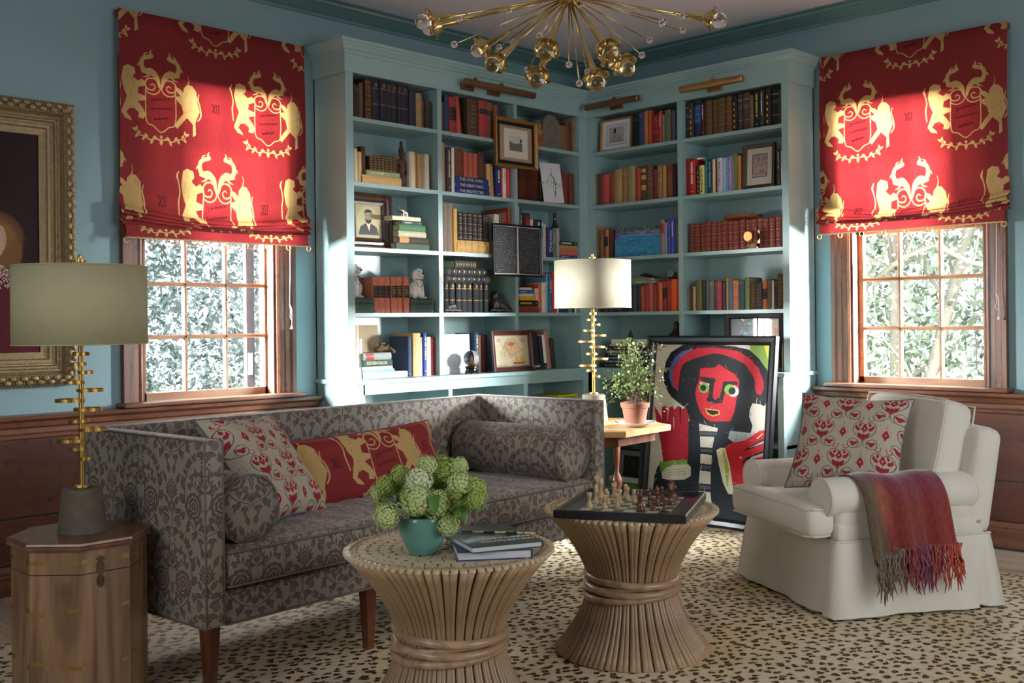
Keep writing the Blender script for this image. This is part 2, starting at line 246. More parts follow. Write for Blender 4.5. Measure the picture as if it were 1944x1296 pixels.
BOOKS = '''
A1 -1.9232 0.0133 0.1889 352c26 p narrow blackish brown leather book
A1 -1.9087 0.0280 0.1831 3a302a b short dark brown book with gilt lines
A1 -1.8778 0.0283 0.2012 5a4c40 p faded brown cloth book
A1 -1.8412 0.0462 0.2257 4a3222 B thick brown leather book, many gilt bands
A1 -1.7880 0.0482 0.2320 2c2834 b2 tallest black cloth book with gilt lines
A1 -1.7372 0.0482 0.2320 2a2832 b2 black cloth volume with double gilt lines
A1 -1.6884 0.0352 0.2320 2a2830 b2 narrow black cloth volume
A1 -1.6518 0.0427 0.2320 2c2a32 b2 black cloth volume with gilt lines
A1 -1.6085 0.0251 0.2320 2c2a32 b2 slim black cloth volume
A1 -1.5799 0.0543 0.2320 2a2834 b2 wide black cloth book with gilt crest
A1 -1.5246 0.0469 0.2158 30303e p plain dark navy book
A1 -1.4751 0.0470 0.2006 7a5630 x torn leather book with yellowed hanging spine
A1 -1.4274 0.0247 0.1678 46342c b short brown book with gilt lines
A1 -1.4014 0.0437 0.1630 34302e b short black book with gilt lines
A2 -1.9266 0.0246 0.1881 c9b98f c cream book with circles down its spine
A2 -1.9003 0.0306 0.1722 b89a72 p tan cloth book
A2 -1.8691 0.0297 0.2051 50301f p dark brown leather book
A2 -1.5310 0.0432 0.2114 b8ae9e c greyish cream book with round emblem
A2 -1.4872 0.0155 0.2093 a08054 p narrow tan book
A2 -1.4711 0.0296 0.2037 9c7748 p light brown book
A2 -1.4400 0.0283 0.2069 80796a p grey green book
A2 -1.4094 0.0361 0.2101 baa890 p pale beige book with worn spine
A4 -1.8048 0.0465 0.2002 b06a54 l salmon red book with black title label
A4 -1.7576 0.0441 0.2013 b46c56 l salmon red volume with black label
A4 -1.7121 0.0387 0.2023 b46c56 l salmon red volume with black label
A4 -1.6719 0.0420 0.2032 b46c56 lw salmon red volume, gilt lettering on black label
A4 -1.6284 0.0432 0.2042 b06a54 lw salmon red volume, gilt lettering on black label
A4 -1.5830 0.0414 0.2052 b06a54 lw salmon red volume, gilt lettering on black label
A5 -1.9253 0.0198 0.2999 d8c6a6 p tall cream book against the side panel
A5 -1.9047 0.0253 0.2229 c0c2d2 d pale lilac book
A5 -1.5470 0.0244 0.2299 2e3e58 b large navy book with gilt spine
A5 -1.5152 0.0557 0.2476 bb9a6a p thick tan cloth book
A5 -1.4578 0.0161 0.2223 9a9088 d slim grey patterned book
A5 -1.4394 0.0242 0.2481 2e3e8c tw bright blue book with white title
A5 -1.4134 0.0337 0.2246 d6c69c p cream book
A5 -1.3748 0.0338 0.2224 7c2630 b dark red book with blue top
B1 -1.2783 0.0213 0.1746 5c4436 p narrow brown book at the divider
B1 -1.2494 0.0292 0.2210 34456a p tall navy book
B1 -1.2196 0.0598 0.2146 90363a L red book with dark title panel
B1 -1.1561 0.0489 0.2237 b04a40 p leaning red book
B1 -1.0629 0.0921 0.2320 4e3e30 B thick dark brown leather book with raised bands
B1 -0.9696 0.0702 0.2311 a03e40 l red leather book with round black label
B1 -0.8973 0.0502 0.2275 7c5440 l brown leather book with black label
B1 -0.8458 0.0375 0.2181 7e4e38 b brown leather book with red bands
B1 -0.8068 0.0338 0.2207 30384e p navy book half behind the frame
B2 -1.2768 0.0120 0.2919 c09a58 p thin tan book at the divider
B2 -1.2634 0.0156 0.2908 76757a p thin grey book
B2 -1.2452 0.0357 0.2690 443430 tg dark brown book with pale script title
B2 -1.2088 0.0093 0.2719 35604a d thin green book
B2 -1.1966 0.0289 0.2690 e6e2da p white book standing askew
B2 -0.9106 0.0340 0.2011 c09c68 p tan book with pale page edges
B2 -0.8760 0.0310 0.2045 a88450 p leaning buff book
B2 -0.8360 0.0454 0.1834 28306a dw navy paperback with white dotted title
B2 -0.7890 0.0181 0.1879 a8383c p narrow red book
B2 -0.7701 0.0365 0.1897 e0d8cc d white book with small photo
B2 -0.7320 0.0232 0.1933 cc4040 p bright red book
B2 -0.7113 0.0080 0.1957 242c48 p narrow navy book at the divider
B3 -1.2801 0.0348 0.2890 7c6a62 p tall grey brown cloth book
B3 -1.2430 0.0494 0.2889 7e6c5c p tall taupe cloth book
B3 -1.1926 0.0272 0.2618 c49a50 p ochre yellow book
B3 -1.1646 0.0091 0.2609 5e5044 p very thin brown book
B3 -0.8595 0.0521 0.2499 c8c0b2 p leaning white book
B3 -0.8056 0.0312 0.2591 54544e p grey book
B3 -0.7726 0.0398 0.2730 92342e b dark red leather book
B3 -0.7308 0.0288 0.2992 84462c b tall red brown leather book
B5 -1.0272 0.0299 0.2423 2c3c56 tw navy book with white title
B5 -0.9962 0.0263 0.2279 c8b896 p cream book
B5 -0.9674 0.0225 0.2298 5a2830 p maroon book
B5 -0.9442 0.0233 0.2271 4e2530 p dark maroon book half behind the map
C1 -0.2320 0.0671 0.1670 80583a p brown leather book with gilt edges
C1 -0.1630 0.0409 0.1945 70402e p leaning red brown book
C1 -0.1034 0.0224 0.2320 342a26 x battered black book at the side
C2 -0.2209 0.0291 0.2116 743a2e p red brown matched volume
C2 -0.1894 0.0390 0.2134 743a2e p red brown matched volume
C2 -0.1472 0.0443 0.2129 6e362c p red brown matched volume
C3 -0.6343 0.0106 0.3127 a8b4c0 p thin pale blue book at the divider
C3 -0.6207 0.0294 0.3023 3c4c44 d dark green book
C3 -0.5900 0.0611 0.2760 303036 tr black book with bright red title
C3 -0.5246 0.0317 0.2373 d0ccbc p cream book
C3 -0.4895 0.0675 0.2394 303036 tw black book with white letters
C3 -0.4198 0.0239 0.2234 98bcd8 d light blue book
C3 -0.3943 0.0231 0.2162 c8c0a8 o slim cream patterned book
C3 -0.3689 0.0562 0.1973 302e68 T:PAINTINGS navy book with white and pink title
C3 -0.3111 0.0314 0.1946 547468 d grey green book
C3 -0.2780 0.0298 0.1953 989490 p slim grey book
C4 -0.4896 0.0387 0.1567 d4b4ac p pinkish white book
C4 -0.4480 0.0229 0.1833 d85a30 p orange book
C4 -0.4232 0.0427 0.1953 ccc8bc d pale grey book leaning
C4 -0.3779 0.0155 0.2543 74a4c4 p light blue book
C4 -0.3608 0.0345 0.2547 406488 d blue and black book
C4 -0.3235 0.0427 0.2644 c03430 tw bright red book with white title
C4 -0.2729 0.0202 0.2099 d0ccc0 p white book hidden by the lampshade
C4 -0.2484 0.0353 0.2104 2a3848 p dark blue book hidden by the lampshade
C4 -0.2095 0.0410 0.2112 303038 p black book hidden by the lampshade
C4 -0.1658 0.0332 0.2120 308c7c p teal book hidden by the lampshade
C4 -0.1290 0.0280 0.2128 2c3038 p charcoal book hidden by the lampshade
C4 -0.0982 0.0172 0.2134 d8ccc8 p white book beside the crimson book
C4 -0.0776 0.0080 0.2139 8c2c3c p crimson book at the side panel
C5 -0.5861 0.0336 0.2141 22262e p black book half behind the map frame
C5 -0.5514 0.0098 0.1990 d0d0d4 p thin white book beside the map
C5 -0.5385 0.0403 0.2133 24272f b black book leaning right
C5 -0.4956 0.0335 0.2419 20242c p tall black book leaning right
C5 -0.4604 0.0337 0.2120 26282e p black leaning book
C5 -0.4244 0.0304 0.2212 dcd8d0 p white leaning book
C5 -0.3907 0.0408 0.2503 a07c68 o brown and pink marbled leaning book
C5 -0.3478 0.0338 0.1953 343030 p black book leaning at the end
D1 0.4156 0.0427 0.2191 34487a g blue book with gilt title lines
D1 0.4611 0.0294 0.2204 ac6e40 b tan leather book with gilt edges
D1 0.4914 0.0249 0.2207 a45236 b orange brown book with torn top
D1 0.5174 0.0587 0.1857 8c2c34 b2 wide dark red book
D1 0.5781 0.0214 0.2066 b83c40 dw tall bright red book with white title
D1 0.6007 0.0236 0.1800 788c66 p pale green book
D1 0.6263 0.0446 0.2042 66684e p olive green book
D1 0.6746 0.0307 0.1971 565870 b slate blue book at the divider
D2 0.0475 0.0191 0.2134 a47a4c p tan book at the side panel
D2 0.0676 0.0322 0.2138 523e38 p dark brown narrow book
D2 0.1015 0.0594 0.2033 b44a4c p rose red cloth book
D2 0.1619 0.0430 0.2108 8a483a p brick red book
D2 0.2077 0.0633 0.2264 a07c4e x frayed tan book with peeling spine
D2 0.2724 0.0472 0.2228 68543e x book with half its spine torn away
D2 0.3219 0.0615 0.2343 7a7450 x green gilt book with broken spine
D2 0.3853 0.0369 0.2157 9c4634 o red book with gilt ornament
D2 0.4242 0.0449 0.2315 5a4634 Lt brown leather book with tan label panels
D2 0.4699 0.0527 0.2265 5c4838 B thick brown leather book with thin gilt bands
D2 0.5239 0.0391 0.1941 7c3438 p plain maroon book
D2 0.5642 0.0340 0.2128 64362e x maroon book with ragged paper label
D2 0.5998 0.0273 0.2122 b08450 p buff paper spine book
D2 0.6288 0.0510 0.2123 6c4038 v red brown ribbed volume
D2 0.6815 0.0269 0.2129 3a221e p blackish red book at the divider
D3 0.0475 0.0161 0.2157 9c7448 p tan book at the side panel
D3 0.0705 0.0436 0.1896 6c5240 B worn brown leather book with gilt bands
D3 0.1184 0.0336 0.1896 ac6c46 l orange brown book with dark label
D3 0.1561 0.0242 0.1871 58302a p dark brown book touching the pool painting
D3 0.5790 0.0359 0.2206 7e7a70 lr grey cloth book with maroon label
D3 0.6162 0.0167 0.2039 88a8cc p pale blue book
D3 0.6340 0.0272 0.2242 44448c b2 violet blue book
D3 0.6627 0.0256 0.2205 4060c4 dw bright blue book
D3 0.6907 0.0210 0.2307 584e4c p dark grey book at the divider
D4 0.0747 0.0349 0.1831 2c2c38 p dark book hidden behind the lampshade
D4 0.1116 0.0327 0.1820 34303c p charcoal book hidden behind the lampshade
D4 0.1462 0.0363 0.1809 2c3444 p navy book hidden behind the lampshade
D4 0.1845 0.0398 0.1797 30303c p black book hidden behind the lampshade
D4 0.2262 0.0358 0.1783 3a3440 p plum book hidden behind the lampshade
D4 0.2638 0.0392 0.1771 2c3440 p dark blue book hidden behind the lampshade
D4 0.3049 0.0426 0.1758 343842 p dark grey book at the lampshade edge
D4 0.3493 0.0287 0.1744 444a54 p slate grey book beside the lampshade
D4 0.3794 0.0376 0.1735 383c48 p charcoal blue cloth book
D4 0.4187 0.0268 0.1650 a4503e p narrow brick red book
D4 0.4468 0.0317 0.1757 9c4c46 b2 faded red book
D4 0.4800 0.0379 0.1804 b45450 p salmon red book
D4 0.5192 0.0217 0.1719 78483c b brown red narrow book
D4 0.5429 0.0187 0.1883 b03a34 p slim scarlet book
D4 0.5626 0.0253 0.1834 c06c40 b2 orange tan book
D4 0.5902 0.0350 0.1924 9c3c3e l crimson book with small dark emblem
D4 0.6263 0.0312 0.1997 8c3038 b2 dark crimson book
D4 0.6590 0.0410 0.2028 e0602c p bright orange book
D4 0.7007 0.0110 0.2013 cc4028 p narrow vermilion book at the divider
E1 0.7800 0.0266 0.2320 302c34 s black book with silver lines at the divider
E1 0.8085 0.0324 0.2217 443c30 y slim black book with yellow title
E1 0.8472 0.0501 0.2320 22324c Lb dark book with blue title panel
E1 0.9031 0.0219 0.2091 482a28 dw narrow maroon book with white title
E1 0.9291 0.0473 0.2185 604230 B brown book with closely spaced gilt lines
E1 0.9792 0.0390 0.2159 60462e B brown book with gilt head bands
E1 1.0199 0.0499 0.2195 564a34 B olive brown book with gilt head bands
E1 1.0726 0.0489 0.2196 6c4630 B reddish brown book with gilt head bands
E1 1.1272 0.0284 0.2144 28282e y charcoal book with yellow patch
E1 1.1603 0.0312 0.2190 44363a s dark grey brown book
E1 1.1934 0.0465 0.2236 54402f s wide brown book with silver lines
E1 1.2424 0.0251 0.2030 685848 p narrow taupe book
E1 1.2715 0.0396 0.2209 222226 ty black book with orange and yellow title
E1 1.3155 0.0262 0.2235 36363c tw grey black book with white title
E1 1.3454 0.0389 0.2251 322a2c y dark plum book with gilt title
E1 1.3886 0.0474 0.2229 202024 s large black book with silver lines
E1 1.4377 0.0142 0.2040 4c3e30 p brown book at the end
E2 0.7816 0.0237 0.2342 8c2226 p dark red book at the divider
E2 0.8076 0.0449 0.2211 b02c30 tw red book with white title
E2 0.8581 0.0261 0.1785 34382a y black and yellow paperback
E2 0.8862 0.0319 0.1804 d8c87c T2:WALDEN:S yellow book with large dark title
E2 0.9227 0.0151 0.2230 327a70 p teal green book
E2 0.9388 0.0382 0.2162 244670 T:Ernest_Hemingway blue book with white author name
E2 0.9786 0.0180 0.2083 d8c890 p slim cream book
E2 0.9977 0.0152 0.2029 5c3430 p narrow brown book
E2 1.0138 0.0360 0.2093 c4bcc8 T2:MARY'S_WORLD:S pale lilac book with dark title
E2 1.0510 0.0220 0.2067 98acd4 dw pale blue book with white title
E2 1.0742 0.0146 0.2073 88b8b2 p aqua green book
E2 1.0903 0.0267 0.2120 8880c0 T:MAP_NOTES lilac book with white title
E2 1.1183 0.0133 0.2153 b48c94 d dusty pink narrow book
E2 1.1325 0.0219 0.2283 68784c p olive green tall book
E2 1.1558 0.0237 0.2093 cc8c3c o orange and black book
E2 1.1811 0.0131 0.1885 6c5a44 p brown book half behind the frame
E2 1.4236 0.0199 0.2128 443c38 dw dark brown book right of the frame
E2 1.4455 0.0127 0.2054 c4c4c2 d white book at the end
E4 0.7800 0.0173 0.1414 80704c o green and gold book at the left
E4 0.8054 0.0142 0.1406 34485c p short navy book
E4 0.8222 0.0202 0.1503 c89068 b thin salmon tan book
E4 0.8493 0.0433 0.1880 5a5e38 p wide olive green book
E4 0.8946 0.0199 0.1831 34322e p blackish green book
E4 0.9166 0.0258 0.1857 46505a b slate grey book
E4 0.9466 0.0350 0.1813 58544a g grey book with gilt top
E4 0.9835 0.0176 0.1767 3e444a b narrow slate book
E4 1.0031 0.0330 0.1794 8e3640 b2 crimson cloth book
E4 1.0404 0.0224 0.1781 463a40 b plum book with gilt lines
E4 1.0645 0.0154 0.1920 c8925a d slim tan decorated book
E4 1.0813 0.0298 0.1800 587488 p steel blue book
E4 1.1130 0.0398 0.1772 e08868 b2 bright salmon orange book
E4 1.1566 0.0357 0.1773 3c5c68 g teal book with gilt lettering
E4 1.1963 0.0317 0.1938 78845c b tall sage green book
E4 1.2321 0.0355 0.1634 5c442e o dark book with gilt scrollwork
E4 1.2708 0.0425 0.1621 3c4046 o black green book with gilt design
E4 1.3149 0.0330 0.1702 bc6850 L terracotta book with dark emblem
E4 1.3509 0.0259 0.1769 5c5040 b olive brown book
E4 1.3779 0.0140 0.1696 c0bab8 p thin pale grey book
E4 1.3941 0.0229 0.1754 2c3038 b narrow black book with gilt lines
E4 1.4191 0.0365 0.2061 4c3c28 o tall black and gold book at the end
'''
FLAT = '''
A2 -1.8730 -1.5962 1.9583 2.0056 c09660 p tan book lying flat at the bottom of the stack
A2 -1.8457 -1.6099 2.0080 2.0350 8a9270 d sage green book lying on the tan one
A3 -1.6400 -1.3910 1.6138 1.6512 506252 p dark green cloth book at the bottom of the stack
A3 -1.6247 -1.4006 1.6518 1.6875 483a34 lt brown book with orange paper label
A3 -1.6242 -1.4181 1.6875 1.7198 bab494 d cream book with grey printed title
A3 -1.6200 -1.4230 1.7200 1.7557 507858 p green and grey book
A3 -1.5974 -1.4458 1.7570 1.7813 445858 d dark teal book
A3 -1.6688 -1.4609 1.7770 1.7999 e4d8b4 p cream paged book under the silver figurine
A4 -1.9371 -1.7832 1.2635 1.2856 3c5048 b bottom green book under the left china dog
A4 -1.9367 -1.7971 1.2868 1.3161 3e524a b middle green book under the left china dog
A4 -1.9363 -1.8052 1.3173 1.3450 3c4e46 b top green book under the left china dog
A4 -1.5418 -1.3592 1.2620 1.2881 3c4a48 b bottom green book under the right china dog
A4 -1.5414 -1.3612 1.2887 1.3155 3c4a48 b middle green book under the right china dog
A4 -1.5411 -1.3623 1.3160 1.3428 3a4846 b top green book under the right china dog
A5 -1.8823 -1.5646 0.8994 0.9322 c4cce4 d large pale blue and silver book at the bottom
A5 -1.8857 -1.6589 0.9329 0.9495 7ca2cc tw slate blue book with white title
A5 -1.8873 -1.6720 0.9504 0.9655 e4dcc4 p cream book between blue and dark green
A5 -1.8868 -1.6813 0.9664 1.0003 32503e T:SOUTHERN_FOLKLORE dark green book with cream title
A5 -1.8863 -1.6884 1.0020 1.0403 8c948e lr grey book with red label on the stack top
B2 -1.1755 -0.8948 1.9570 1.9906 22326a T:THE_PROTECTED navy book, bottom of three
B2 -1.1772 -0.8997 1.9915 2.0246 24346c T:THE_GREAT_WEST navy book, middle of three
B2 -1.1795 -0.9030 2.0254 2.0606 26386e T:THE_CIVIL_WAR navy book, top of three
B3 -1.1705 -0.8769 1.6153 1.6906 c09a5e O cream and gold ribbed leather volume lying flat
B4 -1.2766 -0.8997 1.4403 1.4789 1c252c B blue black gilt volume, lower of three lying flat
B4 -1.2760 -0.8991 1.4811 1.5219 1c252c B blue black gilt volume, middle of three lying flat
B4 -1.1933 -1.0174 1.5265 1.5699 33373a B grey gilt volume lying on top
C1 -0.5740 -0.4031 2.3131 2.3520 8c5636 p brown book, bottom of the flat pile
C1 -0.5734 -0.4064 2.3530 2.3883 8a5434 p brown book, second in the flat pile
C1 -0.5728 -0.4174 2.3893 2.4298 a47444 p tan book, third in the flat pile
C1 -0.5723 -0.4245 2.4308 2.4635 60402c x battered brown book in the flat pile
C3 -0.2656 -0.0820 1.6144 1.6338 304480 d blue book at the bottom under the bottle
C3 -0.2651 -0.0820 1.6350 1.6691 c0604a b terracotta book under the bottle
C3 -0.2602 -0.0820 1.6705 1.6987 9c8058 p tan book under the bottle
C3 -0.2598 -0.0820 1.6999 1.7252 283a32 tw dark green book with white title
C4 -0.6461 -0.4623 1.2623 1.3030 7a3c34 p maroon book at the bottom of the small stack
C4 -0.6479 -0.4667 1.3041 1.3391 2a2622 ty black book with gold title
C4 -0.6492 -0.4972 1.3402 1.3639 d0a83c p mustard yellow book
C4 -0.6489 -0.5077 1.3651 1.3820 dcd4ac p cream book
C4 -0.6486 -0.5132 1.3831 1.4046 345cb8 dw bright blue book
C4 -0.6483 -0.5337 1.4057 1.4215 d4d0c8 p white book on top of the small stack
C5 -0.5360 -0.3901 0.9082 0.9470 22304c d navy book lying under the leaning books
D4 0.3629 0.5183 1.4384 1.4538 789480 d pale green book lying on the row
D4 0.3669 0.5078 1.4551 1.4740 647060 x worn green book lying on the pale green one
D5 0.0743 0.4950 0.8975 0.9197 24262a T:A_HUNDRED_YEARS black book at the bottom, cream title
D5 0.1016 0.4953 0.9221 0.9443 305c58 tw teal book
D5 0.1199 0.4956 0.9464 0.9676 34305c tw indigo book
D5 0.1202 0.4959 0.9695 0.9893 2a2a34 tw black book with white label
D5 0.1382 0.5017 0.9909 1.0056 9c9c94 d grey book
D5 0.1475 0.4686 1.0076 1.0324 26262e d black book
D5 0.1595 0.4690 1.0343 1.0472 c0ac88 p buff book
D5 0.1748 0.4692 1.0491 1.0808 d8d4c8 p white book on the stack top
'''
# ---------------------------------------------------------------- patterns, drawn here in code
class Art:
    def __init__(s, w, h, bgc): s.w, s.h = w, h; s.a = np.empty((h, w, 3), np.float32); s.a[:] = lin(bgc)[:3]
    def poly(s, pts, col, al=1.0):      # pts in 0..1, y up
        P = np.array(pts, float) * [s.w, s.h]; x0, y0 = np.floor(P.min(0)).astype(int) - 1; x1, y1 = np.ceil(P.max(0)).astype(int) + 1
        x0, y0 = max(x0, 0), max(y0, 0); x1, y1 = min(x1, s.w), min(y1, s.h)
        if x1 <= x0 or y1 <= y0: return
        X, Y = np.meshgrid(np.arange(x0, x1) + .5, np.arange(y0, y1) + .5); ins = np.zeros(X.shape, bool)
        for (ax, ay), (bx, by) in zip(P, np.roll(P, -1, 0)):
            if ay == by: continue
            c = ((ay > Y) != (by > Y)) & (X < (bx - ax) * (Y - ay) / (by - ay) + ax); ins ^= c
        r = s.a[y0:y1, x0:x1]; r[ins] = r[ins] * (1 - al) + np.array(lin(col)[:3]) * al
    def disk(s, cx, cy, r, col, ry=None, al=1.0):
        n = 20; s.poly([(cx + r * math.cos(2 * PI * k / n), cy + (ry or r) * math.sin(2 * PI * k / n)) for k in range(n)], col, al)
    def line(s, pts, wd, col, al=1.0):  # wd: width (0..1 of image width); may taper
        if 3 <= len(pts) < 16:      # round the corners of short paths
            P_ = [pts[0]] + list(pts) + [pts[-1]]; W0 = list(wd) if isinstance(wd, (list, tuple)) else [wd] * len(pts); q, w2 = [], []
            for i in range(1, len(P_) - 2):
                for j in range(4):
                    t = j / 4; a, b, c, d = P_[i - 1:i + 3]; q.append(tuple(.5 * (2 * b[z] + (c[z] - a[z]) * t + (2 * a[z] - 5 * b[z] + 4 * c[z] - d[z]) * t * t + (3 * b[z] - a[z] - 3 * c[z] + d[z]) * t ** 3) for z in (0, 1))); w2.append(W0[i - 1] * (1 - t) + W0[i] * t)
            pts = q + [pts[-1]]; wd = w2 + [W0[-1]]
        n = len(pts); k = s.w / s.h
        ws = wd if isinstance(wd, (list, tuple)) else [wd] * n
        L_, R_ = [], []
        for i in range(n):
            a = pts[max(0, i - 1)]; b = pts[min(n - 1, i + 1)]; dx, dy = b[0] - a[0], (b[1] - a[1]) / k; l = math.hypot(dx, dy) or 1
            nx, ny = -dy / l * ws[i] / 2, dx / l * ws[i] / 2 * k
            L_.append((pts[i][0] + nx, pts[i][1] + ny)); R_.append((pts[i][0] - nx, pts[i][1] - ny))
        for i in range(n - 1): s.poly([L_[i], L_[i + 1], R_[i + 1], R_[i]], col, al)
    def grain(s, amt, sx=1, sy=1):
        n = rng.random((s.h // sy + 1, s.w // sx + 1)).repeat(sy, 0).repeat(sx, 1)[:s.h, :s.w, None]
        s.a = np.clip(s.a * (1 - amt + 2 * amt * n), 0, 1)
    def blotch(s, amt, n=6):
        k = rng.random((n + 2, n + 2)); X = np.linspace(0, n, s.w); Y = np.linspace(0, n, s.h); xi = X.astype(int); yi = Y.astype(int)
        fx = (X - xi); fy = (Y - yi)[:, None]; fx = fx * fx * (3 - 2 * fx); fy = fy * fy * (3 - 2 * fy)
        a = k[yi][:, xi]; b = k[yi][:, xi + 1]; c = k[yi + 1][:, xi]; d = k[yi + 1][:, xi + 1]
        v = (a * (1 - fx) + b * fx) * (1 - fy) + (c * (1 - fx) + d * fx) * fy; s.a = np.clip(s.a * (1 - amt + 2 * amt * v[..., None]), 0, 1)
    def image(s, name):
        im = bpy.data.images.new(name, s.w, s.h, float_buffer=False); a = np.ones((s.h, s.w, 4), np.float32)
        l = np.clip(s.a, 0, 1); a[..., :3] = np.where(l <= .0031308, l * 12.92, 1.055 * l ** (1 / 2.4) - .055)
        im.pixels.foreach_set(a.ravel()); im.update(); im.pack(); return im
def art_mat(name, art, rough=.6, coords='UV', scale=None, box=False, bump=0, translucent=0, sheen=0, spec=.3, coat=0, bumpscale=300):
    im = art.image(name) if isinstance(art, Art) else art
    m, N, L, P = new_mat(name); t = N.new('ShaderNodeTexImage'); t.image = im
    tc = N.new('ShaderNodeTexCoord'); src = tc.outputs[coords]
    if scale:
        mp = N.new('ShaderNodeMapping'); mp.inputs['Scale'].default_value = scale; L.new(src, mp.inputs[0]); src = mp.outputs[0]
    L.new(src, t.inputs[0])
    if box: t.projection = 'BOX'; t.projection_blend = .15
    L.new(t.outputs[0], P.inputs['Base Color']); P.inputs['Roughness'].default_value = rough; P.inputs['Sheen Weight'].default_value = sheen
    P.inputs['Specular IOR Level'].default_value = spec; P.inputs['Coat Weight'].default_value = coat
    if bump:
        b = N.new('ShaderNodeBump'); b.inputs['Strength'].default_value = bump; b.inputs['Distance'].default_value = .001
        nz = N.new('ShaderNodeTexNoise'); nz.inputs['Scale'].default_value = bumpscale; L.new(tc.outputs['Object'], nz.inputs['Vector']); L.new(nz.outputs[0], b.inputs['Height']); L.new(b.outputs[0], P.inputs['Normal'])
    if translucent:
        out = N['Material Output']; tr = N.new('ShaderNodeBsdfTranslucent'); g = N.new('ShaderNodeGamma'); g.inputs[1].default_value = 1.1
        L.new(t.outputs[0], g.inputs[0]); L.new(g.outputs[0], tr.inputs[0]); mx = N.new('ShaderNodeMixShader'); mx.inputs[0].default_value = translucent
        L.new(P.outputs[0], mx.inputs[1]); L.new(tr.outputs[0], mx.inputs[2]); L.new(mx.outputs[0], out.inputs[0])
    MATS[name] = m; return m
def spiral(cx, cy, r0, r1, a0, a1, n=18, k=1.0):
    return [(cx + (r0 + (r1 - r0) * i / n) * math.cos(a0 + (a1 - a0) * i / n), cy + k * (r0 + (r1 - r0) * i / n) * math.sin(a0 + (a1 - a0) * i / n)) for i in range(n + 1)]
def leaf(A, x, y, ang, ln, wd, col, k=1.0, al=1.0, n=7):
    c, s_ = math.cos(ang), math.sin(ang); P = []
    for i in range(n + 1):
        t = i / n; P.append((t * ln, wd * math.sin(PI * t ** .8)))
    P += [(px, -py) for px, py in reversed(P[:-1])]
    A.poly([(x + (px * c - py * s_), y + k * (px * s_ + py * c)) for px, py in P], col, al)
